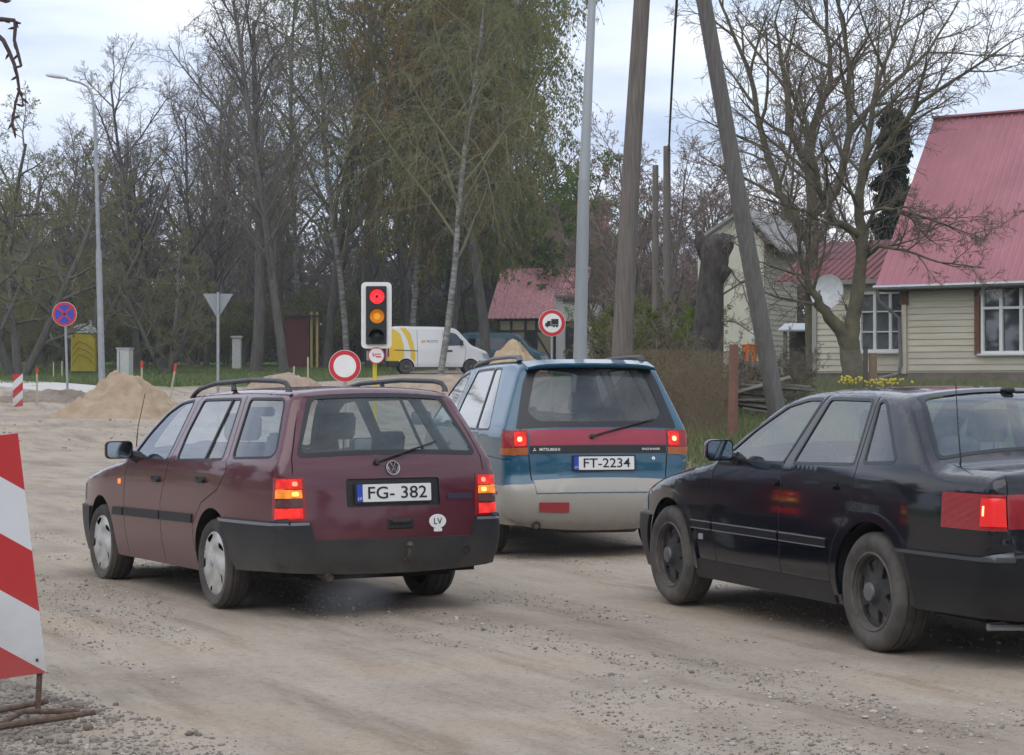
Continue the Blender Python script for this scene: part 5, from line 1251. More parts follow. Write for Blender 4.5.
# puff of exhaust under the estate car
v = bpy.data.materials.new('exhaust_vapour'); v.use_nodes = True; n = v.node_tree.nodes; l = v.node_tree.links; n.clear(); o = n.new('ShaderNodeOutputMaterial'); pv = n.new('ShaderNodeVolumePrincipled'); pv.inputs['Color'].default_value = (.85, .88, .92, 1)
t_ = n.new('ShaderNodeTexCoord'); z = n.new('ShaderNodeTexNoise'); z.inputs['Scale'].default_value = 5; gr_ = n.new('ShaderNodeTexGradient'); gr_.gradient_type = 'SPHERICAL'; mpn = n.new('ShaderNodeMapping'); mpn.inputs['Scale'].default_value = (3.0, 3.6, 6.0); l.new(t_.outputs['Object'], mpn.inputs[0]); l.new(mpn.outputs[0], gr_.inputs[0]); l.new(t_.outputs['Object'], z.inputs[0])
mm = n.new('ShaderNodeMath'); mm.operation = 'MULTIPLY'; l.new(gr_.outputs[0], mm.inputs[0]); l.new(z.outputs[0], mm.inputs[1]); m2 = n.new('ShaderNodeMath'); m2.operation = 'MULTIPLY'; m2.inputs[1].default_value = 2.6; l.new(mm.outputs[0], m2.inputs[0]); l.new(m2.outputs[0], pv.inputs['Density']); l.new(pv.outputs[0], o.inputs['Volume'])
Yq = 12.7; c = P3(350, 594, Yq); b = MB(); b.lathe([(.0001, -.165)] + [(.33 * math.sin(a), -.165 * math.cos(a)) for a in np.linspace(.3, 2.84, 9)] + [(.0001, .165)], n=20); o_ = tag(b.build('exhaust_smoke', v, smooth=True), 'faint puff of exhaust smoke under the burgundy car', kind='stuff'); o_.location = c
# ================================================================== houses
def house_frame(A, ang, z):
    """u along the facade, b to the back, z up"""
    u = Vector((math.cos(ang), math.sin(ang), 0)); b_ = Vector((-math.sin(ang), math.cos(ang), 0)); m_ = Matrix.Identity(4)
    for i in range(3): m_[i][0] = u[i]; m_[i][1] = b_[i]; m_[i][2] = (0, 0, 1)[i]
    return m_
def siding(name, parent, u0, u1, z0, z1, y, m, pitch=.155, holes=()):
    """overlapping boards on the facade plane y (outside is -y)"""
    b = MB(); z = z0
    while z < z1 - .01:
        zt = min(z + pitch, z1)
        segs = [(u0, u1)]
        for (a, c, e, f) in holes:
            if zt > e and z < f:
                ns = []
                for s_, t_ in segs:
                    if c <= s_ or a >= t_: ns.append((s_, t_)); continue
                    if a > s_: ns.append((s_, a))
                    if c < t_: ns.append((c, t_))
                segs = ns
        for s_, t_ in segs:
            n0 = len(b.v); b.v += [(s_, y - .030, z), (t_, y - .030, z), (t_, y - .008, zt), (s_, y - .008, zt), (s_, y, z), (t_, y, z)]
            b.face((n0, n0 + 1, n0 + 2, n0 + 3)); b.face((n0 + 4, n0 + 5, n0 + 1, n0))
        z = zt
    return b.build(name, m, parent)
def ribbed(name, parent, o, du, dv, nrm, lu, lv, m, pitch=.20, rise=.03, th=.02):
    """ribbed metal roof sheet from corner o; du along eave, dv up the slope"""
    b = MB(); u = 0.0; pr = []
    while u < lu:
        for a, h in ((0, 0), (.55, 0), (.68, 1), (.87, 1)):
            if u + a * pitch <= lu: pr.append((u + a * pitch, h * rise))
        u += pitch
    pr.append((lu, 0)); o = Vector(o); du = Vector(du).normalized(); dv = Vector(dv).normalized(); nrm = Vector(nrm).normalized(); K = len(pr)
    for v in (0, lv):
        for a, h in pr: b.v.append(tuple(o + du * a + dv * v + nrm * h))
    for v in (0, lv):
        for a, h in pr: b.v.append(tuple(o + du * a + dv * v - nrm * th))
    for i in range(K - 1):
        b.face((i, i + 1, K + i + 1, K + i)); b.face((2 * K + i, 3 * K + i, 3 * K + i + 1, 2 * K + i + 1)); b.face((i, 2 * K + i, 2 * K + i + 1, i + 1)); b.face((K + i, K + i + 1, 3 * K + i + 1, 3 * K + i))
    b.face((0, K, 3 * K, 2 * K)); b.face((K - 1, 3 * K - 1, 4 * K - 1, 2 * K - 1))
    return b.build(name, m, parent)
def window(parent, u0, u1, z0, z1, y, frm, pane, cols=2, transom=None, brown=None, inner=None):
    w_ = MB(); t_ = .065
    for a, c, e, f in ((u0, u1, z0, z0 + t_), (u0, u1, z1 - t_, z1), (u0, u0 + t_, z0 + t_, z1 - t_), (u1 - t_, u1, z0 + t_, z1 - t_)): w_.box(((a + c) / 2, y - .03, (e + f) / 2), (c - a, .09, f - e))
    W_ = u1 - u0
    for k in range(1, cols): w_.box((u0 + W_ * k / cols, y - .03, (z0 + z1) / 2), (.075, .08, z1 - z0 - 2 * t_))
    if transom: w_.box(((u0 + u1) / 2, y - .033, transom), (W_ - 2 * t_, .07, .06))
    if inner:
        for k in range(cols):
            for j in range(1, inner): w_.box((u0 + W_ * (k + .5) / cols, y - .02, z0 + (z1 - z0) * j / inner), (W_ / cols - .08, .05, .032))
    w_.box(((u0 + u1) / 2, y - .07, z0 - .02), (W_ + .14, .14, .045))
    o = w_.build('window', frm, parent)
    MB().box(((u0 + u1) / 2, y + .02, (z0 + z1) / 2), (W_ - .05, .012, z1 - z0 - .05)).build('pane', pane, o)
    return o
cream = mat('cream_boards', (.47, .425, .33), .75, col2=(.57, .52, .42), nscale=2, stretch=(.5, 1, 5))
brown = mat('brown_trim', (.14, .06, .035), .7, noise=.2); wht = mat('white_frame', (.68, .68, .66), .5, noise=.06)
pink = mat('red_metal_roof', (.36, .145, .168), .5, noise=.13, nscale=.8); dred = mat('dark_red_roof', (.17, .045, .048), .5, noise=.1, nscale=1.5)
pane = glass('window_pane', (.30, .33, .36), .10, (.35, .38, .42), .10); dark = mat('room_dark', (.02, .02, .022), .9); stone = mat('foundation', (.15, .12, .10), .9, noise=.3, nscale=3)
curtain = mat('lace_curtain', (.30, .31, .33), .9, noise=.25, nscale=6, stretch=(6, 1, .4))
AN = -R(35)
A = Vector((XA(905, 50), 50, 0)); zb = 1.45
t = thing('wooden_house', 'cream boarded wooden house with a steep pink ribbed metal roof at the right', 'house', A, AN); t.location.z = zb
H = lambda z: z - zb
LW, DP = 8.5, 6.4; zt = H(4.42)
win = (2.0, 3.5, H(2.20), H(3.83))
MB().box((LW / 2, DP / 2 + .02, (H(1.72) + zt) / 2), (LW - .02, DP, zt - H(1.72))).build('wall', cream, t) if False else None
b = MB()
def wallrect(b, u0, u1, z0, z1, y, th, hole=None):
    rs = [(u0, u1, z0, z1)] if not hole else [(u0, hole[0], z0, z1), (hole[1], u1, z0, z1), (hole[0], hole[1], z0, hole[2]), (hole[0], hole[1], hole[3], z1)]
    for a, c, e, f in rs:
        if c > a and f > e: b.box(((a + c) / 2, y + th / 2, (e + f) / 2), (c - a, th, f - e))
wallrect(b, 0, LW, H(1.75), zt, 0, .2, win); b.box((.1, DP / 2 + .1, (H(1.75) + zt) / 2), (.2, DP - .2, zt - H(1.75))); b.box((LW - .1, DP / 2 + .1, (H(1.75) + zt) / 2), (.2, DP - .2, zt - H(1.75))); b.box((LW / 2, DP, (H(1.75) + zt) / 2), (LW - .4, .2, zt - H(1.75)))
run, rise = 3.2, 8.42 - 4.42
n0 = len(b.v); b.v += [(0.0, 0, zt), (0.0, 2 * run, zt), (0.0, run, zt + rise - .1), (.15, 0, zt), (.15, 2 * run, zt), (.15, run, zt + rise - .1)]; b.face((n0, n0 + 2, n0 + 1)); b.face((n0 + 3, n0 + 4, n0 + 5))
b.build('wall', cream, t); siding('siding', t, .10, LW, H(1.80), zt - .06, 0, cream, holes=[(win[0] - .1, win[1] + .1, win[2] - .05, win[3] + .08)])
MB().box((LW / 2, .18, H(1.30)), (LW, .34, .92)).build('foundation', stone, t)
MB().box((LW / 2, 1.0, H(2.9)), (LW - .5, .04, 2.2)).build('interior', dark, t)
MB().box(((win[0] + win[1]) / 2, .28, (win[2] + win[3]) / 2), (1.4, .02, 1.6)).build('curtain', mat('dark_curtain', (.06, .065, .08), .9, noise=.4, nscale=5, stretch=(6, 1, .5)), t)
window(t, *win, 0, wht, pane, 3, transom=H(3.30))
MB().box((win[0] - .10, -.05, (win[2] + win[3]) / 2 + .03), (.13, .06, 1.72)).build('window_trim', brown, t); MB().box((win[1] + .10, -.05, (win[2] + win[3]) / 2 + .03), (.13, .06, 1.72)).build('window_trim', brown, t)
MB().box((.0, -.03, H(3.83)), (.20, .10, .80)).build('corner_board', brown, t); MB().box((.0, -.03, H(2.6)), (.12, .085, 1.75)).build('corner_board', cream, t)
ov = .42; sl = Vector((0, run, rise)).normalized(); Ls = math.hypot(run, rise); k = ov / run
o = Vector((-.60, -ov, zt - rise * k)); ribbed('roof_front', t, o, (1, 0, 0), sl, (0, -sl.z, sl.y), LW + 1.2, Ls * (1 + k), pink)
o = Vector((-.60, 2 * run + ov, zt - rise * k)); sb = Vector((0, -sl.y, sl.z)); ribbed('roof_back', t, o, (1, 0, 0), sb, (0, sl.z, sl.y), LW + 1.2, Ls * (1 + k) - .02, pink)
b = MB(); b.box((LW / 2, run, zt + rise + .03), (LW + 1.25, .26, .05)); b.build('ridge_cap', pink, t)
b = MB(); b.box((LW / 2, -ov + .05, zt - rise * k - .07), (LW + 1.2, .03, .13)); b.build('fascia', mat('pale_fascia', (.30, .27, .25), .6), t)
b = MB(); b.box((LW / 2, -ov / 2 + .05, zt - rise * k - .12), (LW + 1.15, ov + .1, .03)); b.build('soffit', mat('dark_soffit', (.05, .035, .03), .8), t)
b = MB(); b.tube([(-.62, -ov - .06, zt - rise * k - .04), (LW + .6, -ov - .06, zt - rise * k - .02)], .055, 8); b.build('gutter', M['steel'], t, smooth='auto')
b = MB(); g0 = zt - rise * k - .06; b.tube([(-.55, -ov - .02, g0), (-.52, -ov + .02, g0 - .3), (-.10, -.1, g0 - .75), (-.07, -.1, H(1.95)), (-.12, -.14, H(1.72)), (-.55, -.35, H(1.60))], .05, 8); b.build('downpipe', mat('grey_pipe', (.15, .15, .15), .5, .3, noise=.15), t, smooth='auto')
# annex
AO = A + Vector((math.sin(R(35)), math.cos(R(35)), 0)) * .45
t = thing('house_annex', 'low cream annex with dark red roof and a white latticed window', 'house', AO, AN); t.location.z = zb
AW = 2.72; za = H(4.22); b = MB(); win = (-1.42, -.14, H(2.28), H(3.80)); wallrect(b, -AW, -.02, H(1.75), za, 0, .15, win); b.box((-AW + .08, 1.6, (H(1.75) + za) / 2), (.15, 2.9, za - H(1.75))); b.build('wall', cream, t)
siding('siding', t, -AW, -.02, H(1.80), za, 0, cream, holes=[(win[0] - .06, win[1] + .06, win[2] - .05, win[3] + .06)])
MB().box((-AW / 2, .3, H(1.32)), (AW, .5, .90)).build('foundation', stone, t); MB().box((-AW / 2 - .1, .5, H(2.9)), (AW - .4, .04, 2.1)).build('interior', mat('lace_room', (.12, .125, .13), .9, noise=.4, nscale=4, stretch=(7, 1, .6)), t)
window(t, *win, 0, wht, glass('annex_pane', (.5, .52, .55), .25, (.42, .44, .46), .08), 3, inner=3); MB().box((-AW + .05, -.04, H(2.95)), (.12, .07, 2.3)).build('corner_board', mat('grey_board', (.30, .30, .27), .8), t)
MB().box((win[0] - .12, -.04, H(2.95)), (.10, .05, 1.5)).build('window_trim', brown, t)
s2 = Vector((0, 2.3, 1.0)).normalized(); ribbed('roof', t, (-AW - 1.0, -.32, za - .10), (1, 0, 0), s2, (0, -s2.z, s2.y), AW + 1.05, 2.9, dred); MB().box((-AW / 2 - .33, -.33, za - .17), (AW + .72, .05, .12)).build('fascia', mat('grey_fascia', (.20, .19, .18), .6), t)
# satellite dish on the annex wall
c = P3(829, 293, 50.2); t = thing('satellite_dish', 'white satellite dish on the annex wall behind the leaning tree limb', 'satellite dish', c)
dn = Vector((-.55, -.80, .22)).normalized(); ro_ = dn.to_track_quat('Z', 'Y').to_matrix(); b = MB(); b.lathe([(.0001, 0), (.2, .02), (.35, .07), (.44, .12), (.445, .125), (.44, .11), (.34, .055), (.2, .008), (.0001, -.012)], (0, 0, 0), n=32, rot=ro_); b.build('dish', mat('dish_grey', (.45, .46, .46), .5, noise=.12), t, smooth=True)
b = MB(); b.tube([ro_ @ Vector((0, -.42, .1)), ro_ @ Vector((0, -.1, .55))], .012, 6); b.tube([(0, 0, 0), (.15, 0.3, -.1), (.35, .9, -.12)], .02, 6); b.build('arm', M['dullsteel'], t); b = MB(); b.tube([ro_ @ Vector((0, -.1, .50)), ro_ @ Vector((0, -.08, .60))], .03, 8); b.build('receiver', M['dullsteel'], t)

# plastered house further back
Yq = 66; A = Vector((XA(764, Yq), Yq, 0)); zq = 1.7; t = thing('plastered_house', 'pale plastered house with low grey roof behind the slanting pole', 'house', A, R(12)); t.location.z = zq
hz = lambda py: ZA(py, Yq) - zq; GW = 2.25; LD = 3.4; plaster = mat('cream_plaster', (.56, .53, .43), .9, noise=.10, nscale=1.5); pl2 = mat('grey_boards', (.38, .35, .28), .85, noise=.15, nscale=2, stretch=(.4, .4, 5))
ze = hz(243); zr = hz(212); b = MB()
b.v = [(-GW, 0, -.3), (0, 0, -.3), (0, 0, ze), (-GW * .38, 0, zr), (-GW, 0, ze + .05)]; b.face((0, 1, 2, 3, 4)); n0 = 5; b.build('front_wall', plaster, t)
m_ = Matrix.Rotation(R(-78), 4, 'Z')
e = siding('side_wall', t, 0, LD, -.3, ze, 0, pl2, .17); e.data.transform(Matrix.Rotation(R(52), 4, 'Z'))
b = MB(); d = Vector((math.cos(R(52)), math.sin(R(52)), 0)) * (LD + .3); th = Vector((0, 0, .10))
for P, Q in (((.45, -.3, ze - .28), (-GW * .38, -.3, zr + .02)), ((-GW * .38, -.3, zr + .02), (-GW - .15, -.3, ze - .02))):
    P, Q = Vector(P), Vector(Q); n0 = len(b.v); b.v += [tuple(v) for v in (P, Q, Q + d, P + d, P + th, Q + th, Q + d + th, P + d + th)]
    for f_ in ((0, 1, 2, 3), (4, 7, 6, 5), (0, 4, 5, 1), (1, 5, 6, 2), (2, 6, 7, 3), (3, 7, 4, 0)): b.face(tuple(n0 + j for j in f_))
b.build('roof', mat('grey_slate_roof', (.24, .23, .22), .6, noise=.15, nscale=2), t)
# porch shed in the gap
Yq = 57; x0 = XA(800, Yq); zq = gz(x0, Yq); t = thing('porch_shed', 'dark open wooden porch with small pale roof in the gap between the houses', 'shed', (x0, Yq, zq), R(-20)); hz = lambda py: ZA(py, Yq) - zq
MB().box((0, .6, hz(325) / 2), (.85, .1, hz(325))).build('back_wall', mat('shed_brown', (.07, .05, .04), .9, noise=.2), t)
for q in (-.38, .38): MB().box((q, -.2, hz(330) / 2), (.09, .09, hz(330))).build('post', mat('post_grey', (.20, .18, .16), .9), t)
MB().box((0, .1, hz(327)), (1.1, 1.0, .05), Matrix.Rotation(R(12), 3, 'X')).build('roof', mat('pale_sheet', (.45, .47, .48), .6), t)

# half timbered building and its white wing
Yq = 118; x0 = XA(504, Yq); zq = gz0(x0, Yq) - .3; t = thing('timbered_building', 'half timbered cream building with pink tiled roof behind the sand', 'building', (x0, Yq, zq), R(-14)); hz = lambda py: ZA(py, Yq) - zq
LW = 3.9; ze = hz(317); tb = mat('dark_timber', (.05, .035, .028), .8); cp = mat('cream_panel', (.50, .45, .28), .85, noise=.08)
MB().box((LW / 2 - .2, 2, ze / 2), (LW + .4, 4, ze)).build('wall', cp, t); b = MB()
for u in (-.3, .45, 1.3, 1.95, 2.9, 3.8): b.box((u, -.05, ze / 2), (.13, .1, ze))
for z in (hz(331), hz(320), hz(362)): b.box((LW / 2 - .2, -.06, z), (LW + .5, .1, .12))
for u0, u1 in ((.45, 1.3), (1.95, 2.9), (3.8, 2.9)): b.tube([(u0, -.05, hz(334)), (u1, -.05, hz(361))], .055, 4)
b.build('timber_frame', tb, t)
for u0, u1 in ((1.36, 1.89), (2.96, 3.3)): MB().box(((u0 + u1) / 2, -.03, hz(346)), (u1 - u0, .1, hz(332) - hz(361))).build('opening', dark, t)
s2 = Vector((0, 3.2, 2.9)).normalized(); tiles = mat('pink_tiles', (.50, .25, .26), .8, noise=.3, nscale=7); ribbed('roof', t, (-.9, -.5, ze - .1), (1, 0, 0), s2, (0, -s2.z, s2.y), LW + 1.6, 4.6, tiles, pitch=.3, rise=.06)
Yq = 114; x0 = XA(556, Yq); zq = gz0(x0, Yq) - .2; t = thing('white_outbuilding', 'white plastered outbuilding with a dark door behind the no lorries sign', 'building', (x0, Yq, zq), R(-6)); hz = lambda py: ZA(py, Yq) - zq
MB().box((1.75, 1.5, hz(297) / 2), (3.5, 3, hz(297))).build('wall', mat('white_render', (.62, .62, .60), .9, noise=.08, nscale=1), t); MB().box((1.9, -.02, hz(300.5)), (3.0, .12, .18)).build('eaves_board', dark, t); MB().box((.85, -.02, hz(344)), (.62, .1, hz(322) - hz(368))).build('door', dark, t)
MB().box((1.75, 1.4, hz(296)), (3.7, 3.3, .1)).build('roof', mat('grey_felt', (.30, .30, .31), .8), t)
Yq = 160; x0 = XA(512, Yq); zq = gz0(x0, Yq) - .5; t = thing('brick_house', 'large brick building with a red roof mostly hidden by the green trees', 'building', (x0, Yq, zq), R(-10)); hz = lambda py: ZA(py, Yq) - zq
MB().box((3.6, 3, hz(240) / 2), (7.2, 6, hz(240))).build('wall', mat('old_brick', (.26, .12, .09), .9, noise=.25, nscale=4), t); s2 = Vector((0, 3.0, 3.2)).normalized(); ribbed('roof', t, (-.4, -.4, hz(241)), (1, 0, 0), s2, (0, -s2.z, s2.y), 8, 4.6, mat('old_red_roof', (.30, .10, .09), .8, noise=.25, nscale=3), pitch=.4, rise=.08)
# small things under the trees
Yq = 112; x0 = XA(298, Yq); zq = gz0(x0, Yq); t = thing('garden_shed', 'dark red shed with yellow corner posts between the dark tree trunks', 'shed', (x0, Yq, zq)); hz = lambda py: ZA(py, Yq) - zq
MB().box((0, 0, hz(318) / 2), (1.3, 1.2, hz(318))).build('wall', mat('shed_red', (.10, .025, .022), .8), t)
for q in (.78, 1.1): MB().box((q, -.4, hz(312) / 2), (.13, .13, hz(312))).build('corner_post', mat('yellow_wood', (.42, .33, .12), .7), t)
MB().box((.2, 0, hz(316)), (2.1, 1.6, .08)).build('roof', mat('dark_felt', (.06, .06, .06), .9), t)
Yq = 108; x0 = XA(237, Yq); zq = gz0(x0, Yq); t = thing('white_column', 'white gatepost column beside the leaning dark tree trunk', 'gatepost', (x0, Yq, zq)); hz = lambda py: ZA(py, Yq) - zq
MB().box((0, 0, hz(338) / 2), (.46, .46, hz(338)), bev=.02).build('shaft', mat('old_white', (.50, .50, .48), .9, noise=.15), t); MB().box((0, 0, hz(337)), (.6, .6, .12), bev=.02).build('cap', mat('old_white2', (.42, .42, .40), .9), t)

# ---------------------------------------------------------------- fences
def netmat(name, col, alpha, scale):
    m = bpy.data.materials.new(name); m.use_nodes = True; n = m.node_tree.nodes; l = m.node_tree.links; n.clear()
    o = n.new('ShaderNodeOutputMaterial'); tr = n.new('ShaderNodeBsdfTransparent'); df = n.new('ShaderNodeBsdfDiffuse'); df.inputs[0].default_value = (*col, 1); mx = n.new('ShaderNodeMixShader'); l.new(tr.outputs[0], mx.inputs[1]); l.new(df.outputs[0], mx.inputs[2]); l.new(mx.outputs[0], o.inputs[0])
    t = n.new('ShaderNodeTexCoord'); z = n.new('ShaderNodeTexNoise'); z.inputs['Scale'].default_value = 2; l.new(t.outputs['Object'], z.inputs[0])
    w = n.new('ShaderNodeTexWave'); w.wave_type = 'BANDS'; w.bands_direction = 'DIAGONAL'; w.inputs['Scale'].default_value = scale; l.new(t.outputs['Object'], w.inputs[0])
    mr = n.new('ShaderNodeMapRange'); mr.inputs[1].default_value = .2; mr.inputs[2].default_value = .8; mr.inputs[3].default_value = alpha * .6; mr.inputs[4].default_value = alpha * 1.3; l.new(z.outputs[0], mr.inputs[0])
    mu = n.new('ShaderNodeMath'); mu.operation = 'MULTIPLY_ADD'; mu.inputs[1].default_value = .3 * alpha; l.new(w.outputs[1], mu.inputs[0]); l.new(mr.outputs[0], mu.inputs[2]); l.new(mu.outputs[0], mx.inputs[0])
    return m
def fence(name, pts, zlo, zhi, label, netm, post_m, pr=.05, sp=1.6, extra=.05, ztop=None):
    P = [Vector(p) for p in pts]; t = thing(name, label, 'fence', (P[0].x, P[0].y, 0)); o = P[0].copy(); o = Vector((o.x, o.y)); b = MB(); acc = []
    for i in range(len(P) - 1):
        L_ = (P[i + 1] - P[i]).length; k = max(1, int(L_ / .4))
        for j in range(k): acc.append(P[i].lerp(P[i + 1], j / k))
    acc.append(P[-1])
    for i, p in enumerate(acc):
        z = gz(p.x, p.y); b.v += [(p.x - o.x, p.y - o.y, z + zlo), (p.x - o.x, p.y - o.y, (ztop or z + zhi) + .02 * math.sin(i * 1.3))]
        if i: b.face((2 * i - 2, 2 * i, 2 * i + 1, 2 * i - 1))
    b.build('net', netm, t); d = 0; k = 0
    tot = sum((P[i + 1] - P[i]).length for i in range(len(P) - 1)); nn = max(2, int(tot / sp) + 1)
    for k in range(nn):
        q = acc[int(round(k * (len(acc) - 1) / (nn - 1)))]; z = gz(q.x, q.y); MB().tube([(q.x - o.x, q.y - o.y + .06, z - .2), (q.x - o.x + random.uniform(-.03, .03), q.y - o.y + .06, (ztop or z + zhi) + extra + random.uniform(-.05, .05))], [pr, pr * .85], 7).build('post', post_m, t, smooth='auto')
    return t
pw = mat('fence_post_wood', (.17, .12, .09), .9, noise=.3, nscale=8)
fence('net_fence', [(XA(628, 29), 29), (XA(680, 28.4), 28.4), (XA(735, 28), 28)], -.03, 1.33, 'brown windbreak netting on wooden posts right of the blue people carrier', netmat('brown_net', (.20, .15, .095), .30, 40), pw, .03, 1.0, ztop=1.93)
x0 = XA(732.5, 27.9); z0 = gz(x0, 27.9); o = tag(MB().tube([(0, 0, -.2), (.02, 0, 1.32)], [.075, .062], 9).build('gate_post', mat('red_brown_post', (.17, .085, .06), .85, noise=.2), smooth='auto'), 'thick reddish brown post at the right end of the netting', 'post'); o.location = (x0, 27.9, z0)
fence('wire_fence', [(XA(750, 40), 40), (XA(865, 41), 41), (XA(1040, 39.5), 39.5)], 0, .92, 'thin wire mesh fence in front of the cream wooden house', netmat('wire_net', (.30, .27, .24), .13, 60), pw, .04, 3.4)
for px, py, r_, c_, lab in ((865.5, 346, .05, (.05, .04, .035), 'thin dark fence stake touching the right side of the forked tree'), (873, 353, .085, (.16, .11, .05), 'thick ochre brown stake right of the forked tree trunk')):
    x0 = XA(px, 42.5); z0 = gz(x0, 42.5); o = tag(MB().tube([(0, 0, -.2), (0, 0, ZA(py, 42.5) - z0)], r_, 8).build('stake', mat('stake_' + str(int(px)), c_, .85, noise=.2), smooth='auto'), lab, 'stake'); o.location = (x0, 42.5, z0)
# plank pile behind the strut
Yq = 34; x0 = XA(762, Yq); z0 = gz(x0, Yq); t = thing('plank_pile', 'pile of old grey planks and boards lying behind the slanting pole', 'plank pile', (x0, Yq, z0)); pg = mat('old_plank', (.17, .155, .135), .9, noise=.3, nscale=5, stretch=(.5, 4, 4))
for k in range(11):
    MB().box((random.uniform(-.15, .2), random.uniform(-.2, .3), .05 + k * .055), (random.uniform(.9, 1.5), .16, .035), Matrix.Rotation(R(random.uniform(-16, 22)), 3, 'Z') @ Matrix.Rotation(R(random.uniform(-7, 10)), 3, 'Y')).build('plank', pg, t)
MB().box((-.1, -.25, .55), (1.1, .2, .04), Matrix.Rotation(R(-16), 3, 'Y')).build('plank', mat('pale_plank', (.28, .25, .21), .9, noise=.2), t)
# orange tub
Yq = 52; c = P3(750, 361, Yq); t = thing('orange_tub', 'bright orange plastic tub by the wall of the plastered house', 'tub', c); b = MB(); b.lathe([(.0001, 0), (.17, 0), (.215, .40), (.235, .40), (.235, .43), (.20, .43), (.15, .03)], n=24); b.build('tub', mat('orange_plastic', (.62, .15, .02), .5), t, smooth='auto'); MB().tube([(-.2, 0, .4), (-.12, 0, .2), (.12, 0, .2), (.2, 0, .4)], .012, 5).build('handle', M['dullsteel'], t)
MB().box((0, 0, (gz(c.x, Yq) - c.z) / 2), (.5, .5, max(.05, c.z - gz(c.x, Yq)))).build('stand', stone, t)
# daffodils
def flowers(px, py, Yq, lab, n_=60, sp=.25):
    c = P3(px, py, Yq); c.z = gz(c.x, c.y); t = thing('flower_clump', lab, 'flowers', c); lf = MB(); fl = MB()
    zt = ZA(py, Yq) - c.z
    for k in range(n_):
        x, y = random.gauss(0, sp), random.gauss(0, .15); h = random.uniform(.18, .34); lf.tube([(x, y, -.05), (x + random.uniform(-.03, .03), y, h)], .008, 3)
        fl.lathe([(.001, 0), (.028, .010), (.001, .016)], (x, y - .02, h), n=6, axis='Y')
    lf.build('leaves', M['grass'], t); fl.build('blossoms', mat('yellow_petal_' + str(int(px)), (.55, .45, .02), .6), t)
flowers(848, 381, 42, 'small clump of yellow daffodils left of the forked tree trunk', 40, .14); flowers(884, 380, 42, 'wider row of yellow daffodils right of the forked tree trunk', 60, .22)

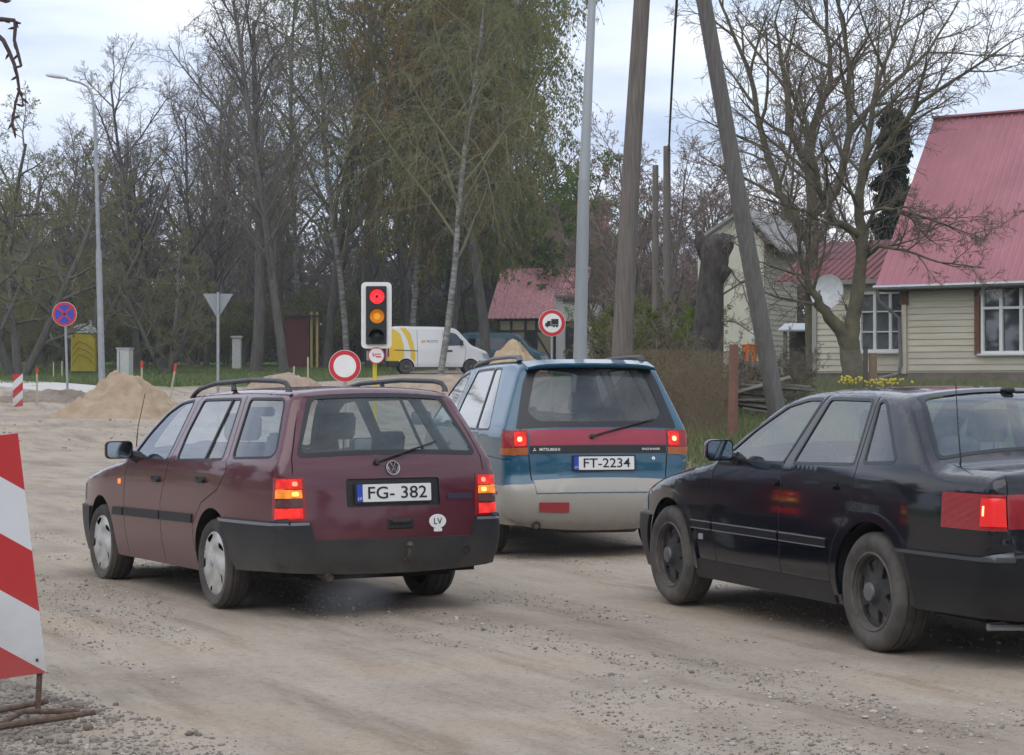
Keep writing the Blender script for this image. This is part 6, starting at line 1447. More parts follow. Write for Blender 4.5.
# ================================================================== vans
def build_van(name, label, cat, col, X, Yv, ang, zg, logo=True):
    root = thing(name, label, cat); pm = paint(name + '_paint', col, dust=(.22, .20, .17), amount=.45, rough=.4, ztop=.6, coat=.5, all_over=.03)
    def Y0(x, z):
        y = plan(x, .98, .1, .02, 2.7, .12) - np.clip(z - 1.15, 0, None) * .10 - .04 * np.clip((.5 - z) / .3, 0, 1) ** 2; return y
    top = [(4.0, .28, .16, .08), (4.04, .45, .17, .08), (4.02, .62, .15, .08), (3.95, .85, .10, .07), (3.85, 1.02, .08, .06), (3.45, 1.20, .07, .06), (3.12, 1.34, .06, .07), (2.75, 1.72, .06, .08), (2.48, 2.02, .07, .06), (2.25, 2.15, .09, .05), (1.7, 2.21, .10, .04), (.5, 2.23, .10, .04), (-.6, 2.22, .10, .04),
           (-.76, 2.15, .09, .03), (-.80, 2.0, .07, .02), (-.84, 1.4, .06, .02), (-.86, .8, .06, .02), (-.88, .55, .07, .02), (-.87, .36, .08, .02)]
    sh = Shell(top, Y0, [(0, .33, .39), (3.08, .33, .39)], (.36, .32, .30), step=.09); z2 = sh.rz; fz = sh.fz
    gl = glass(name + '_glass', (.14, .15, .16), .03, (.3, .3, .3), .08)
    for g in ([(1.75, .35), (1.75, 2.0)], [(2.75, .40), (2.85, 1.1), (2.80, 1.35)], [(.55, .35), (.52, 2.05)]): sh.reg('panel_gap', M['gap'], side=stroke(g, .008), off=-.006)
    if logo:
        ye = mat('van_yellow', (.70, .46, .02), .4, noise=.05)
        for pl in ([(-.9, .55), (-.9, 2.13), (-.62, 2.14), (-.28, 1.9), (-.10, 1.3), (-.08, .76), (-.42, .55)], [(.62, 2.16), (.80, 2.16), (.42, 1.7), (.33, .9), (.30, .50), (.14, .72), (.16, 1.2), (.26, 1.7)][:0] or [(-.30, 2.17), (-.02, 2.17), (.20, 1.9), (.36, 1.4), (.44, .9), (.44, .52), (.36, .60), (.22, .74), (.20, 1.1), (.08, 1.55), (-.1, 1.9)]): sh.reg('yellow_decal', ye, side=pl, off=.003)
        sh.reg('rail_slot', M['black'], side=[(-.55, 1.10), (.55, 1.06), (.55, 1.10), (-.55, 1.14)], off=.006)
        sh.reg('side_strip', M['black'], side=[(1.85, 1.04), (2.2, 1.03), (2.2, 1.12), (1.85, 1.13)], off=.008)
    fw = rpoly([(2.74, 1.36), (2.62, 1.60), (2.38, 1.86), (2.20, 1.93), (1.83, 1.94), (1.83, 1.34)], .04)
    sh.reg('window_seal', M['seal'], side=grow_poly(fw, .02), off=.001); sh.reg('side_window', gl, side=fw, off=-.004)
    if not logo:
        for a, c_ in ((.62, 1.68), (-.6, .45)): sh.reg('side_window', gl, side=rpoly([(a, 1.34), (c_, 1.34), (c_, 1.93), (a, 1.93)], .05), off=-.004)
    sh.reg('windshield', gl, top=rpoly([(fz(1.42), -.72), (fz(2.0), -.64), (fz(2.0), .64), (fz(1.42), .72)], .05), split=False, off=-.003)
    sh.reg('rear_window', gl, top=rpoly([(z2(1.95), .08), (z2(1.95), .70), (z2(1.35), .74), (z2(1.35), .08)], .05), off=-.003)
    sh.reg('tail_light', M['lamp_red'], side=[(-.80, .80), (-1.2, .80), (-1.2, 1.22), (-.80, 1.22)], top=[(z2(1.22), .84), (z2(.80), .84), (z2(.80), 1.2), (z2(1.22), 1.2)], off=.008, depth=.01)
    sh.reg('rear_bumper', M['black'], side=[(-.34, .60), (-1.2, .60), (-1.2, .1), (-.30, .1)], top=[(z2(.60), -2), (z2(.60), 2), (z2(.3) + .4, 2), (z2(.3) + .4, -2)], split=False, off=.03, depth=.04)
    sh.reg('front_bumper', M['black'], side=[(3.45, .62), (4.4, .62), (4.4, .1), (3.45, .1)], top=[(-.4, -2), (fz(.62), -2), (fz(.62), 2), (-.4, 2)], split=False, off=.03, depth=.04)
    sh.reg('headlight', M['steel'], side=[(3.72, .72), (4.3, .72), (4.3, .95), (3.60, .98)], top=[(fz(.70), .55), (fz(.95), .5), (fz(.95), 1.5), (fz(.70), 1.5)], off=.004)
    sh.build(root, pm); sh.underbody(root, .32)
    for x in (0, 3.08):
        for q in (1, -1): wheel(root, x, q, .33, .2, 'dark', .95)
    for q in (1, -1): mirror(root, sh, 2.62, 1.40, q, M['black'], M['mirror'], .2, .26)
    if logo:
        p, n_ = sh.side_pt(1.12, 1.52, -1, .004); fr = frame(p, (1, 0, 0), (0, 0, 1)); text_mesh('side_lettering', 'PILOTS', .17, mat('grey_ink', (.12, .14, .2), .5), root, fr @ Matrix.Translation((.12, 0, .002)), .001)
        b = MB(); f = lambda u, v, h: fr @ Vector((u, v, h)); b.prism([(-.42, -.10), (-.22, -.10), (-.22, -.05), (-.42, -.05)], .001, .003, f); b.prism([(-.42, -.03), (-.34, .09), (-.29, .02), (-.24, .09), (-.20, -.03)], .001, .003, f); b.build('side_logo', mat('logo_orange', (.7, .35, .02), .5), root)
    put_car(root, X, Yv, ang, zg); return root
Yv = 97.0; build_van('delivery_van', 'white delivery van with broad yellow curved stripes parked beyond the traffic light', 'van', (.68, .69, .70), XA(405, Yv), Yv - .3, -R(83), gz0(XA(405, Yv), Yv), True)
Yv = 112.0; build_van('minibus', 'blue green minibus with grey windows parked behind the orange sand heap', 'van', (.02, .12, .16), XA(477, Yv), Yv, -R(97), gz0(XA(470, Yv), Yv) - .25, False)
# ================================================================== trees
def leafmat(name, c1, c2):
    m = bpy.data.materials.new(name); m.use_nodes = True; n = m.node_tree.nodes; l = m.node_tree.links; n.clear()
    o = n.new('ShaderNodeOutputMaterial'); d = n.new('ShaderNodeBsdfDiffuse'); tr = n.new('ShaderNodeBsdfTranslucent'); mx = n.new('ShaderNodeMixShader'); mx.inputs[0].default_value = .5
    t = n.new('ShaderNodeTexCoord'); z = n.new('ShaderNodeTexNoise'); z.inputs['Scale'].default_value = .45; z.inputs['Detail'].default_value = 5; l.new(t.outputs['Object'], z.inputs[0])
    c = n.new('ShaderNodeValToRGB'); c.color_ramp.elements[0].position = .38; c.color_ramp.elements[1].position = .62; c.color_ramp.elements[0].color = (*c1, 1); c.color_ramp.elements[1].color = (*c2, 1)
    l.new(z.outputs[0], c.inputs[0]); l.new(c.outputs[0], d.inputs[0]); l.new(c.outputs[0], tr.inputs[0]); l.new(d.outputs[0], mx.inputs[1]); l.new(tr.outputs[0], mx.inputs[2]); l.new(mx.outputs[0], o.inputs[0]); return m
BARK = mat('grey_bark', (.075, .066, .058), .95, col2=(.14, .127, .112), nscale=3, bump=.02, bscale=12, stretch=(3, 3, .5))
TWIG = mat('brown_twigs', (.17, .145, .125), .95); TWIG2 = mat('reddish_twigs', (.20, .145, .12), .95); TWIG3 = mat('olive_twigs', (.17, .16, .09), .95)
BIRCH = mat('birch_bark', (.07, .065, .06), .9, col2=(.36, .35, .32), nscale=4, stretch=(.6, .6, 2.2))
LICH = mat('lichen_bark', (.07, .06, .048), .95, col2=(.14, .128, .07), nscale=4, bump=.012, bscale=16)
class Tree:
    def __init__(s, seed, par):
        s.r = random.Random(seed); s.p = par; s.V = [[], []]; s.F = [[], []]; s.leaf = []; s.n = 0
    def tube(s, pts, rad, sides, slot):
        V, F = s.V[slot], s.F[slot]; base = len(V); k = len(pts); prev = None
        for i, p in enumerate(pts):
            d = pts[min(i + 1, k - 1)] - pts[max(i - 1, 0)]
            if d.length < 1e-9: d = Vector((0, 0, 1))
            d.normalize(); u = (prev - d * prev.dot(d)) if prev is not None else d.orthogonal()
            if u.length < 1e-6: u = d.orthogonal()
            u.normalize(); prev = u; w = d.cross(u)
            for j in range(sides): a = 2 * PI * j / sides; q = p + (u * math.cos(a) + w * math.sin(a)) * rad[i]; V.append((q.x, q.y, q.z))
        for i in range(k - 1):
            for j in range(sides): a = base + i * sides + j; b = base + i * sides + (j + 1) % sides; F.append((a, b, b + sides, a + sides))
    def kids(s, pts, rad, L_, lvl, t0, n_):
        P = s.p; K = len(pts) - 1
        for c in range(n_):
            t = t0 + (1 - t0) * ((c + s.r.random()) / n_); i = min(int(t * K), K - 1); f = t * K - i; q = pts[i].lerp(pts[i + 1], f); d = (pts[i + 1] - pts[i]).normalized(); r_ = rad[i] * (1 - f) + rad[i + 1] * f
            az = c * 2.4 + s.r.uniform(-.6, .6); o1 = d.orthogonal().normalized(); o2 = d.cross(o1); side = o1 * math.cos(az) + o2 * math.sin(az); an = R(P['ang'][lvl]) * s.r.uniform(.75, 1.25)
            nd = (d * math.cos(an) + side * math.sin(an)).normalized(); ln = L_ * P['ratio'][lvl] * s.r.uniform(.65, 1.2) * (1 - P.get('taper', .45) * t)
            s.branch(q, nd, ln, min(r_ * .72, P['r'][lvl]), lvl)
    def branch(s, p, d, L_, r0, lvl):
        P = s.p; K = P['seg'][lvl]; pts = [p.copy()]; rad = [r0]; d = d.copy(); wob = P['wob'][lvl]; g = P['grav'][lvl]
        rt = max(P['rmin'], r0 * .28)
        for i in range(K):
            d = d + Vector((s.r.gauss(0, wob), s.r.gauss(0, wob), s.r.gauss(0, wob) + g)); d.normalize(); p = p + d * (L_ / K); pts.append(p.copy()); rad.append(max(rt, r0 + (rt - r0) * (i + 1) / K))
        s.tube(pts, rad, P['sides'][lvl], 0 if lvl < P.get('woodlvl', 2) else 1); s.n += 1
        if lvl + 1 < len(P['num']) + 1 and lvl < P['max']: s.kids(pts, rad, L_, lvl + 1, P['t0'][lvl], max(1, int(P['num'][lvl] * s.r.uniform(.8, 1.2))))
        if lvl == P['max'] and P.get('leaf', 0):
            for k in range(P['leaf']):
                t = s.r.random(); i = min(int(t * K), K - 1); q = pts[i].lerp(pts[i + 1], t * K - i); s.leaf.append(q)
    def limb(s, pts, rad, t0=.25, n_=8, Lk=2.0, lvl=1):
        """a hand-placed limb with its own side branches"""
        Q = []; RR = []
        cp = catmull([(p.x, p.y, p.z) for p in pts], .35) if False else None
        for i in range(len(pts) - 1):
            for j in range(3):
                f = j / 3; a = pts[i].lerp(pts[i + 1], f)
                if 0 < i or j: a = a + Vector((s.r.gauss(0, .02), s.r.gauss(0, .02), 0))
                Q.append(a); RR.append(rad[i] + (rad[i + 1] - rad[i]) * f)
        Q.append(pts[-1]); RR.append(rad[-1]); s.tube(Q, RR, 8, 0); s.kids(Q, RR, Lk, lvl, t0, n_)
    def finish(s, root, barkm, twigm, leafm=None, ls=.1, leafname='foliage', droop=False):
        objs = []
        if s.F[0]: objs.append(big_mesh('trunk', s.V[0], s.F[0], barkm, True, root))
        if s.F[1]: objs.append(big_mesh('branches', s.V[1], s.F[1], twigm, False, root))
        if leafm and s.leaf:
            c = np.array([tuple(q) for q in s.leaf]); k = len(c); rg = np.random.default_rng(5); a = rg.normal(size=(k, 3)); a /= np.linalg.norm(a, axis=1)[:, None]; b_ = np.cross(a, rg.normal(size=(k, 3))); b_ /= np.linalg.norm(b_, axis=1)[:, None]
            if droop: a = a * .5 + np.array([0, 0, -1.0]); a /= np.linalg.norm(a, axis=1)[:, None]
            sz = ls * rg.uniform(.5, 1.3, k)[:, None]; c = c + rg.normal(size=(k, 3)) * ls * .5
            V = np.stack([c, c + a * sz * .5 + b_ * sz * .35, c + a * sz, c + a * sz * .5 - b_ * sz * .35], 1).reshape(-1, 3); objs.append(big_mesh(leafname, V, np.arange(4 * k).reshape(-1, 4), leafm, False, root))
        return objs
def P_(**k):
    d = dict(num=[18, 10, 7, 5], ratio=[0, .42, .50, .52, .55], ang=[0, 42, 42, 42, 45], seg=[9, 6, 5, 3, 2], wob=[.05, .10, .13, .16, .18], grav=[.02, .05, .03, .02, 0], r=[.3, .085, .034, .016, .009], rmin=.0075, sides=[8, 6, 4, 3, 3], t0=[.28, .2, .2, .15, .1], max=4, woodlvl=2); d.update(k); return d
def proto(name, label, cat, seed, H_, r0, par, barkm, twigm, leafm=None, ls=.1, droop=False, forks=1, spread=.25, lean=0.0):
    t = thing(name, label, cat); tr = Tree(seed, par)
    for k in range(forks):
        a = 2 * PI * k / max(1, forks) + seed; d = Vector((math.cos(a) * spread * (forks > 1) + lean, math.sin(a) * spread * (forks > 1), 1)).normalized(); tr.branch(Vector((math.cos(a) * r0 * .5 * (forks > 1), math.sin(a) * r0 * .5 * (forks > 1), -.3)), d, H_ * (1 if k == 0 else tr.r.uniform(.75, .95)), r0 * (1 if forks == 1 else .75), 0)
    tr.finish(t, barkm, twigm, leafm, ls, droop=droop); return t
def place(t, px, Yq, s=1.0, rz=0.0, label=None, group=None, sz=None, first=None):
    o = t if first else copy_tree(t); x = XA(px, Yq); o.location = (x, Yq, gz(x, Yq)); o.rotation_euler = (0, 0, rz); o.scale = (s, s, sz or s)
    if label: o['label'] = label
    if group: o['group'] = group
    return o
GWB = leafmat('willow_bud', (.17, .17, .06), (.22, .22, .08)); GB = leafmat('birch_leaf', (.18, .20, .05), (.27, .28, .09)); GO = leafmat('olive_leaf', (.15, .17, .045), (.26, .26, .08)); GR = leafmat('rust_leaf', (.17, .165, .045), (.30, .19, .06)); GF = leafmat('fresh_leaf', (.10, .16, .025), (.18, .27, .05)); GD = leafmat('conifer_needle', (.012, .022, .012), (.025, .04, .02))
far_g = 'bare trees forming the dark wood behind the road works'
# --- bare broad trees
bA = proto('bare_tree', 'wide bare tree whose round crown stands alone against the sky beside the street lamp', 'tree', 11, 15.5, .24, P_(num=[17, 10, 7, 5], wob=[.07, .11, .13, .16, .18]), BARK, TWIG, forks=2, spread=.16)
bB = proto('bare_tree', 'tall bare tree with upright limbs left of the traffic light', 'tree', 23, 21, .27, P_(num=[20, 10, 7, 5], ang=[0, 34, 40, 42, 45], t0=[.22, .2, .2, .15, .1]), BARK, TWIG)
bC = proto('bare_tree', 'tall bare tree with thick dark leaning trunk above the white gatepost', 'tree', 37, 20, .36, P_(num=[18, 10, 7, 5], ang=[0, 38, 42, 42, 45]), BARK, TWIG, lean=.10)
bD = proto('bare_tree', 'low branchy tree with arching limbs and yellow green haze at the left edge', 'tree', 41, 11.5, .28, P_(num=[13, 9, 7, 5], ang=[0, 58, 48, 45, 45], grav=[.0, .0, -.03, -.03, 0], t0=[.15, .2, .2, .1, .1], leaf=1), BARK, TWIG3, GWB, .09, forks=3, spread=.5)
place(bA, 138, 106, 1.0, .4, first=True); place(bB, 325, 112, 1.1, 1.2, first=True); place(bC, 255, 99, .88, 0, first=True); place(bD, 18, 88, 1.0, .7, first=True)
for (p_, px, Yq, s, rz, lab) in (
        (bA, 168, 111, .92, 2.1, 'bare many branched tree right of the street lamp pole'), (bB, 205, 116, .74, .3, 'slim bare tree between the lamp pole and the back of the triangular sign'),
        (bB, 285, 97, .88, 4.0, 'very tall bare tree with straight dark trunk beside the dark red shed'), (bC, 372, 115, 1.05, 2.6, 'tall bare tree standing directly behind the traffic light'), (bA, 62, 112, .80, 3.9, 'bare tree behind the round no stopping sign'),
        (bD, 86, 104, .95, 2.4, 'bushy olive tinted tree behind the yellow toilet'), (bD, 168, 92, .62, 4.4, 'low brown green shrubby tree behind the sand heap'), (bD, -22, 96, 1.05, 1.9, 'olive tinted tree cut by the left edge of the picture'),
        (bA, 240, 122, 1.12, 5.2, 'bare tree with fanned crown above the triangular sign'), (bB, 408, 122, 1.02, 5.0, 'tall bare tree above the rear of the delivery van')):
    place(p_, px, Yq, s, rz, lab)
# far rows: nothing tells them apart
fA = proto('far_bare_tree', 'one of the far bare trees that merge into the brown wood in the background', 'tree', 51, 13, .26, P_(num=[14, 8, 6, 4], r=[.2, .09, .04, .022, .015], rmin=.014, t0=[.12, .2, .2, .15, .1]), BARK, TWIG, forks=2, spread=.2)
fB = proto('far_bare_tree', 'one of the far reddish bare trees low on the skyline right of the masts', 'tree', 53, 10, .14, P_(num=[14, 9, 6, 5], r=[.2, .07, .032, .018, .012], rmin=.011, t0=[.1, .2, .2, .15, .1]), BARK, TWIG2, forks=3, spread=.3)
R_ = random.Random(3); first = True
tw = tag(bpy.data.objects.new('far_wood', None), None) if False else None
ft = Tree(201, P_(num=[9, 6, 4], ratio=[0, .5, .5, .5, .5], max=3, r=[.10, .05, .03, .022, .02], rmin=.018, woodlvl=0, t0=[.05, .1, .1, .1, .1], leaf=1))
for k in range(190):
    Yq = R_.uniform(165, 200); px = -60 + R_.uniform(0, 1) * 720; x = XA(px, Yq); ft.branch(Vector((x, Yq, float(gz0(x, Yq)) - .2)), Vector((R_.uniform(-.2, .2), R_.uniform(-.2, .2), 1)).normalized(), R_.uniform(7, 12) * (1 if px < 560 else .55), .10, 0)
fo = big_mesh('far_wood', ft.V[1], ft.F[1], TWIG, False); tag(fo, 'brown thicket of saplings closing the view behind the trees', 'wood', kind='stuff')
kk = 34000; rg = np.random.default_rng(19); yq_ = rg.uniform(150, 168, kk); xq_ = (rg.uniform(-70, 640, kk) - 512) / FPX * yq_; zq_ = gz0(xq_, yq_) + 5.0 * rg.uniform(0, 1, kk) ** 1.6
c = np.concatenate([np.array([tuple(q) for q in ft.leaf]), np.stack([xq_, yq_, zq_], 1)]); rg = np.random.default_rng(9); kk = len(c); a = rg.normal(size=(kk, 3)) * .16; b_ = rg.normal(size=(kk, 3)) * .12; V = np.stack([c, c + a + b_, c + a * 2, c + a - b_], 1).reshape(-1, 3)
fl_ = big_mesh('far_foliage', V, np.arange(4 * kk).reshape(-1, 4), leafmat('brown_green_leaf', (.10, .085, .055), (.13, .125, .055)), False); tag(fl_, 'dull brown green leaf haze of the thicket behind the trees', 'foliage', kind='stuff')
for k in range(34):
    px = -40 + 20.0 * k + R_.uniform(-9, 9); Yq = R_.uniform(135, 168) if k % 2 else R_.uniform(122, 140); s = R_.uniform(.9, 1.15)
    if px > 560: s *= .62
    place(fA, px, Yq, s, R_.uniform(0, 6.28), group=far_g, first=first); first = False
first = True
for k in range(15):
    px = 612 + 15 * k + R_.uniform(-7, 7); Yq = R_.uniform(84, 112); s = R_.uniform(.78, 1.0); place(fB, px, Yq, s * (.9 if px < 640 else 1.0), R_.uniform(0, 6.28), group='reddish bare trees on the skyline at the right', first=first); first = False
# --- birches and the drooping olive tree
wp = P_(num=[20, 9, 8], ratio=[0, .33, .62, .8, .5], ang=[0, 42, 55, 60, 45], grav=[.02, -.01, -.20, -.35, 0], seg=[9, 6, 6, 4, 2], wob=[.05, .1, .1, .08, .1], max=3, leaf=9, rmin=.010, r=[.26, .09, .03, .013, .01], t0=[.22, .25, .15, .1, 0])
wL = proto('birch_tree', 'tall birch with thin pale green drooping twigs above the traffic light', 'tree', 61, 26, .17, {**wp, 'leaf': 6, 'woodlvl': 1, 'num': [24, 11, 9]}, BIRCH, TWIG3, GB, .12, True)
wO = proto('weeping_tree', 'dense drooping olive green tree above the white delivery van', 'tree', 67, 24, .30, {**wp, 'leaf': 17, 'num': [22, 10, 9], 't0': [.27, .15, .1, .1, 0]}, BARK, TWIG3, GO, .20, True, forks=2, spread=.10)
wR = proto('weeping_tree', 'drooping tree with rust brown young leaves reaching the top of the picture', 'tree', 71, 25, .28, {**wp, 'leaf': 17, 'num': [22, 10, 9], 't0': [.25, .2, .1, .1, 0]}, BARK, TWIG2, GR, .19, True)
place(wL, 348, 106, 1.0, 0, first=True); place(wO, 452, 108, .95, .5, first=True); place(wR, 487, 103, 1.0, 2.2, first=True); wR.rotation_euler = (0, R(3), 2.2)
place(wL, 412, 108, 1.04, 2.0, 'tall birch with sparse pale leaves over the front of the delivery van'); o = place(wL, 441, 95, .95, 4.1, 'slanting white stemmed birch leaning right over the delivery van'); o.rotation_euler = (0, R(13), 4.1); o.rotation_euler = (0, R(12), 0)
place(wL, 300, 118, 1.0, 1.1, 'birch with faint green haze rising behind the bare trees'); place(wO, 494, 126, 1.05, 3.0, 'second drooping olive tree filling the gap left of the red roofed building')
gT = proto('green_tree', 'low bright green leafy tree between the rust brown tree and the steel mast', 'tree', 77, 10.5, .22, P_(num=[14, 9, 6], ratio=[0, .5, .5, .5, .5], ang=[0, 50, 45, 45, 45], max=3, leaf=9, t0=[.2, .2, .15, .1, .1], grav=[0, -.02, -.04, -.1, 0]), BARK, TWIG3, GF, .17, forks=2, spread=.3)
place(gT, 566, 124, 1.15, 0, first=True); place(gT, 600, 128, 1.02, 2.5, 'far green leafy tree seen just left of the thick wooden pole'); 
# --- bushes
GO2 = leafmat('bush_leaf', (.12, .17, .04), (.18, .24, .07))
bu = P_(num=[8, 6, 5], ratio=[0, .45, .5, .5, .5], ang=[0, 35, 40, 45, 45], max=3, seg=[6, 4, 3, 2, 2], wob=[.12, .14, .16, .18, .2], r=[.03, .014, .008, .005, .004], rmin=.004, t0=[.15, .15, .1, .1, 0], leaf=2, woodlvl=1)
bush = proto('bare_bush', 'tangled brown bush behind the netting fence', 'bush', 81, 1.9, .022, bu, TWIG, TWIG, leafmat('bud_leaf', (.10, .10, .035), (.16, .13, .06)), .035, forks=9, spread=.35)
place(bush, 655, 30.5, .8, 0, first=True)
for px, Yq, s, lab in ((685, 31.5, .8, 'brown tangled bush at the foot of the topped trunk'), (706, 30, .65, 'low twiggy bush between topped trunk and reddish post'), (640, 33, 1.35, 'tall loose bush just right of the upright wooden pole'), (722, 34, .7, 'thin bush right of the topped tree trunk'), (752, 36, .75, 'brown bush behind the plank pile, left of the slanting pole'), (795, 37, .7, 'low brown bush just right of the slanting pole foot'), (670, 35, 1.0, 'tall bare bush left of the topped tree trunk')): place(bush, px, Yq, s, Yq, lab)
gb = proto('green_bush', 'fresh green leafy bush between the two poles', 'bush', 83, 2.1, .03, {**bu, 'leaf': 8}, TWIG, TWIG3, GO2, .045, forks=8, spread=.35)
place(gb, 650, 44, 1.0, 0, first=True); place(gb, 610, 46, .9, 2, 'fresh green bush right behind the steel mast'); place(gb, 683, 46, 1.0, 4, 'green bush left of the topped tree trunk')
bb = proto('undergrowth_bush', 'brown undergrowth bush among the far tree trunks', 'bush', 87, 4.2, .05, {**bu, 'r': [.05, .03, .018, .014, .01], 'rmin': .014, 'leaf': 3}, TWIG, TWIG, GO, .13, forks=8, spread=.4)
place(bb, 50, 108, 1.0, 0, first=True)
for k in range(19):
    px = 10 + 31 * k + R_.uniform(-8, 8)
    if px > 470: break
    place(bb, px, R_.uniform(112, 128), R_.uniform(.8, 1.3), R_.uniform(0, 6), group='undergrowth bushes at the foot of the wood')
bb['group'] = 'undergrowth bushes at the foot of the wood'; bb['label'] = 'one of the brown undergrowth bushes at the foot of the far wood'
for o in list(scene.objects):
    if o.name.startswith('undergrowth_bush'): o['label'] = bb['label']
# --- dark conifer behind the house
t = thing('conifer_tree', 'dark green conifer rising behind the left end of the pink roof', 'tree'); tr = Tree(91, P_(num=[60, 10, 6], ratio=[0, .20, .5, .5, .5], ang=[0, 82, 55, 50, 45], grav=[0, -.03, -.03, -.04, 0], max=3, leaf=13, t0=[.08, .1, .1, .1, 0], taper=.86, rmin=.008, r=[.2, .05, .02, .012, .01])); tr.branch(Vector((0, 0, -.3)), Vector((0, 0, 1)), 9.2, .22, 0); tr.finish(t, BARK, TWIG, GD, .20, droop=True); place(t, 905, 66, 1.0, 0, first=True)
# --- hand-shaped trees by the house
def T3(px, py, Yq, o): return P3(px, py, Yq) - o
Yq = 43.5; o0 = Vector((XA(857, Yq), Yq, gz(XA(857, Yq), Yq))); t = thing('forked_tree', 'old bare fruit tree with forked trunk standing before the latticed window', 'tree', o0)
pr = P_(num=[0, 7, 5, 4], ratio=[0, 1.15, .58, .6, .6], ang=[0, 42, 38, 38, 40], seg=[6, 6, 5, 3, 2], r=[.2, .04, .017, .009, .0055], rmin=.005, grav=[0, .04, .03, .02, .0], wob=[.05, .10, .14, .17, .2], t0=[.2, .15, .15, .1, .1], taper=.3)
tr = Tree(101, pr)
tr.limb([T3(857, 400, Yq, o0), T3(855, 375, Yq, o0), T3(850, 352, Yq, o0), T3(848, 338, Yq, o0)], [.30, .26, .23, .21], .9, 1, 1)
tr.limb([T3(849, 345, Yq, o0), T3(840, 330, Yq, o0), T3(824, 311, Yq - .2, o0), T3(812, 292, Yq - .3, o0), T3(803, 268, Yq - .4, o0), T3(797, 235, Yq - .5, o0), T3(788, 190, Yq - .6, o0)], [.19, .15, .115, .08, .055, .035, .02], .35, 12, 1.6)
tr.limb([T3(849, 345, Yq, o0), T3(853, 320, Yq, o0), T3(859, 280, Yq + .1, o0), T3(861, 243, Yq + .2, o0), T3(859, 205, Yq + .2, o0), T3(862, 172, Yq + .2, o0), T3(869, 138, Yq + .2, o0), T3(877, 86, Yq + .1, o0), T3(893, 41, Yq, o0), T3(909, -15, Yq, o0)], [.20, .165, .14, .12, .105, .09, .07, .05, .033, .018], .25, 17, 2.3)
tr.limb([T3(862, 172, Yq + .2, o0), T3(886, 145, Yq, o0), T3(921, 103, Yq - .4, o0), T3(966, 72, Yq - .7, o0), T3(1017, 38, Yq - 1, o0)], [.08, .065, .048, .03, .014], .15, 11, 1.9)
tr.limb([T3(860, 215, Yq + .2, o0), T3(884, 208, Yq - .3, o0), T3(915, 214, Yq - .9, o0), T3(950, 226, Yq - 1.4, o0), T3(985, 240, Yq - 1.8, o0)], [.05, .042, .03, .02, .01], .1, 10, 1.0)
tr.limb([T3(860, 235, Yq + .2, o0), T3(835, 222, Yq - .1, o0), T3(820, 190, Yq - .4, o0), T3(812, 150, Yq - .6, o0), T3(800, 90, Yq - .8, o0)], [.10, .085, .07, .05, .025], .15, 9, 1.9)
tr.limb([T3(861, 262, Yq + .2, o0), T3(880, 246, Yq - .2, o0), T3(905, 250, Yq - .7, o0), T3(940, 262, Yq - 1.1, o0), T3(985, 268, Yq - 1.5, o0)], [.05, .04, .028, .02, .01], .1, 8, .9)
tr.finish(t, LICH, mat('fruit_twigs', (.14, .115, .088), .95))
Yq = 52.5; o0 = Vector((XA(815, Yq), Yq, gz(XA(815, Yq), Yq))); t = thing('multi_stem_tree', 'large many stemmed bare tree with yellowish lichen between the strut and the house', 'tree', o0)
tr = Tree(103, {**pr, 'rmin': .0065, 'r': [.2, .05, .022, .011, .007]})
tr.limb([T3(815, 400, Yq, o0), T3(812, 300, Yq, o0), T3(813, 240, Yq, o0), T3(812, 200, Yq, o0), T3(807, 155, Yq, o0), T3(818, 114, Yq, o0), T3(831, 83, Yq, o0), T3(828, 34, Yq, o0), T3(826, -25, Yq, o0)], [.24, .19, .16, .14, .12, .10, .075, .05, .03], .35, 14, 2.6)
tr.limb([T3(813, 250, Yq, o0), T3(796, 220, Yq + .3, o0), T3(780, 193, Yq + .5, o0), T3(763, 138, Yq + .8, o0), T3(749, 69, Yq + 1, o0), T3(727, 17, Yq + 1, o0), T3(712, -20, Yq + 1, o0)], [.14, .12, .10, .085, .06, .04, .02], .2, 13, 2.6)
tr.limb([T3(812, 215, Yq, o0), T3(838, 190, Yq - .3, o0), T3(850, 130, Yq - .5, o0), T3(849, 69, Yq - .7, o0), T3(838, 0, Yq - .8, o0), T3(832, -30, Yq - .8, o0)], [.13, .11, .085, .06, .04, .02], .2, 12, 2.6)
tr.limb([T3(808, 165, Yq, o0), T3(790, 130, Yq, o0), T3(785, 80, Yq + .3, o0), T3(775, 20, Yq + .5, o0)], [.12, .10, .07, .03], .15, 8, 2.2)
tr.limb([T3(850, 130, Yq - .5, o0), T3(885, 90, Yq, o0), T3(930, 50, Yq, o0), T3(960, 0, Yq, o0)], [.07, .06, .04, .015], .15, 8, 2.2)
tr.finish(t, LICH, mat('lichen_twigs', (.14, .12, .08), .95))
# topped trunk with its burl
Yq = 38; o0 = Vector((XA(706, Yq), Yq, gz(XA(706, Yq), Yq))); t = thing('topped_trunk', 'thick dark topped tree trunk with a knobbly head, between the two poles', 'tree trunk', o0); b = MB()
pp = [T3(704, 430, Yq, o0), T3(706, 380, Yq, o0), T3(709, 330, Yq, o0), T3(712, 285, Yq, o0), T3(715, 262, Yq, o0), T3(713, 246, Yq, o0), T3(710, 236, Yq, o0)]; b.tube(pp, [.36, .30, .26, .25, .27, .31, .20], 14); b.tube([T3(716, 262, Yq, o0), T3(724, 244, Yq, o0), T3(727, 234, Yq, o0)], [.2, .18, .10], 10); b.tube([T3(714, 285, Yq, o0), T3(727, 268, Yq - .1, o0), T3(733, 273, Yq - .1, o0)], [.16, .17, .06], 10); b.tube([T3(708, 255, Yq, o0), T3(699, 240, Yq, o0), T3(697, 231, Yq, o0)], [.17, .13, .07], 9)
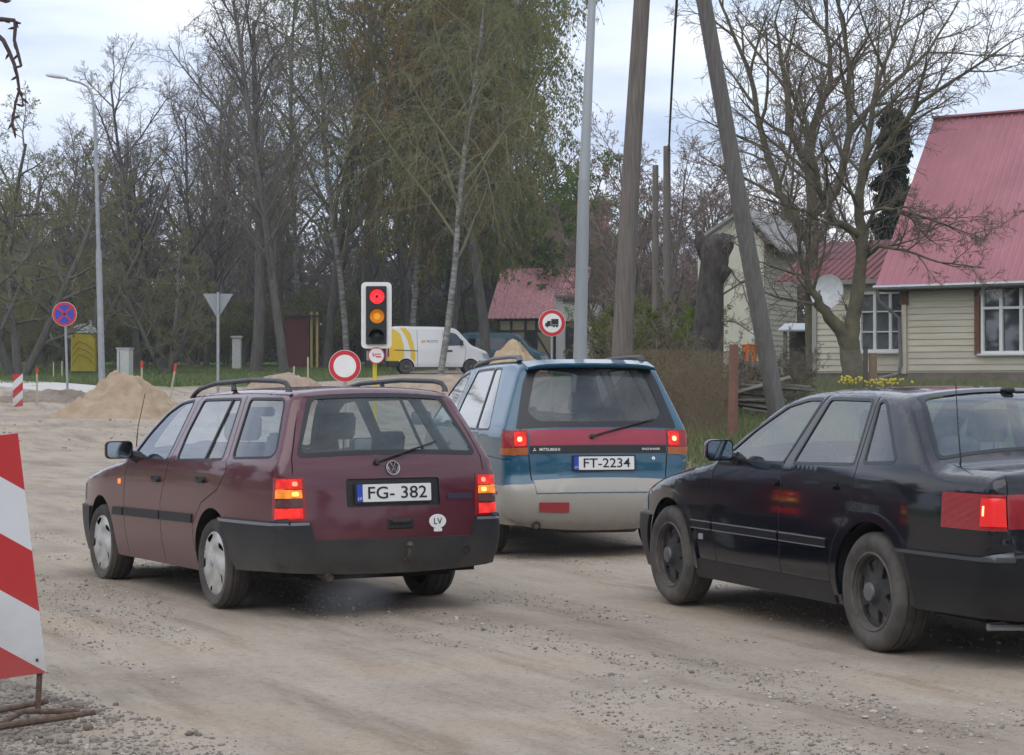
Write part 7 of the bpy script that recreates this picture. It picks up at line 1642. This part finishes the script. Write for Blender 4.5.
o = b.build('trunk', mat('black_bark', (.030, .026, .023), .95, col2=(.085, .075, .065), nscale=4, bump=.05, bscale=9, stretch=(2, 2, .8)), t, smooth=True)
for v in o.data.vertices:
    c = v.co; k = float(vnoise(c.x * 5 + c.y * 4, c.z * 5, 44)) * .10 + float(vnoise(c.x * 14 + c.y * 9, c.z * 12, 45)) * .04; v.co = c + Vector((k, k * .6, 0))
tr = Tree(107, {**pr, 'r': [.2, .02, .01, .006, .004], 'rmin': .004})
for px, py, ex, ey in ((727, 240, 742, 255), (733, 272, 752, 310), (716, 300, 765, 275), (728, 245, 760, 225), (714, 320, 755, 335)): tr.limb([T3(px, py, Yq, o0), T3((px + ex) / 2, (py + ey) / 2 - 6, Yq - .3, o0), T3(ex, ey, Yq - .6, o0)], [.022, .016, .008], .1, 6, .7, 2)
tr.finish(t, TWIG, TWIG)
# --- twig of a near tree hanging into the picture
o0 = Vector((-3.6, 5.4, gz(-3.6, 5.4))); t = thing('overhanging_tree', 'nearby tree of which only a budding twig hangs into the top left corner', 'tree', o0); tr = Tree(113, {**pr, 'r': [.1, .01, .005, .004, .003], 'rmin': .002}); Yq = 5.2
K = lambda px, py, Yw=Yq: P3(px, py, Yw) - o0
tr.tube([Vector((0, 0, -.2)), Vector((.05, 0, 1.4)), Vector((.1, -.05, 2.2)), K(-500, -240), K(-160, -60)], [.12, .10, .07, .03, .012], 9, 0)
def twig(p, r): 
    tr.tube([K(*q) for q in p], r, 6, 0)
    for q in p[1:]:
        c = K(*q); d = Vector((random.uniform(-1, 1), random.uniform(-.5, .5), random.uniform(-1.2, .2))).normalized(); tr.tube([c, c + d * .012, c + d * .022], [.0028, .0036, .0008], 5, 0)
twig([(-160, -60), (-70, 5), (-10, 19), (2, 19), (14, 20), (15, 27), (14, 40), (18, 54), (21, 66)], [.012, .009, .007, .0062, .0055, .005, .0045, .0042, .0035]); twig([(13, 20.5), (20, 23)], [.004, .0015])
twig([(-70, 5), (-25, 20), (-5, 33), (3, 40), (9, 52), (14, 64), (17, 76), (19, 90), (15, 103), (13, 118), (12, 127)], [.009, .008, .0068, .0062, .0058, .0052, .0046, .004, .0036, .0032, .003]); twig([(17, 88), (22, 98), (23, 106)], [.003, .0028, .0022]); twig([(13, 112), (12, 122), (14, 130)], [.003, .004, .0035]); twig([(-40, -15), (0, 0), (5, 2)], [.004, .003, .002])
tr.finish(t, mat('near_bark', (.075, .05, .045), .85, noise=.3, nscale=40), TWIG)

# unseen trees added to darken and shape reflections in car paint and glass
ft = Tree(301, P_(num=[9, 6, 4], ratio=[0, .5, .5, .5, .5], max=3, r=[.12, .05, .03, .022, .02], rmin=.016, woodlvl=0, t0=[.05, .1, .1, .1, .1], leaf=5))
for k in range(70):
    if k < 40: x, y = R_.uniform(-45, 45), R_.uniform(-40, -24)
    else: x, y = R_.uniform(-44, -27), R_.uniform(-24, 58)
    ft.branch(Vector((x, y, float(gz0(x, y)) - .2)), Vector((R_.uniform(-.2, .2), R_.uniform(-.2, .2), 1)).normalized(), R_.uniform(5, 10), .12, 0)
tag(big_mesh('unseen_wood', ft.V[1], ft.F[1], BARK, False), 'unseen bare saplings added to darken the reflections in the cars', 'wood', kind='stuff')
c = np.array([tuple(q) for q in ft.leaf]); rg = np.random.default_rng(29); kk = len(c); a = rg.normal(size=(kk, 3)) * .22; b_ = rg.normal(size=(kk, 3)) * .18; V = np.stack([c, c + a + b_, c + a * 2, c + a - b_], 1).reshape(-1, 3)
tag(big_mesh('unseen_foliage', V, np.arange(4 * kk).reshape(-1, 4), leafmat('unseen_leaf', (.035, .045, .018), (.06, .06, .03)), False), 'dull leaves of the unseen saplings added to darken the reflections in the cars', 'foliage', kind='stuff')
# ---------------------------------------------------------------- air
v = bpy.data.materials.new('haze'); v.use_nodes = True; n = v.node_tree.nodes; l = v.node_tree.links; n.clear(); o = n.new('ShaderNodeOutputMaterial'); pv = n.new('ShaderNodeVolumePrincipled')
pv.inputs['Color'].default_value = (.86, .90, .96, 1); pv.inputs['Density'].default_value = .0005; l.new(pv.outputs[0], o.inputs['Volume'])
b = MB(); b.box((0, 720, 19), (2000, 1700, 44)); tag(b.build('haze', v), kind='stuff')
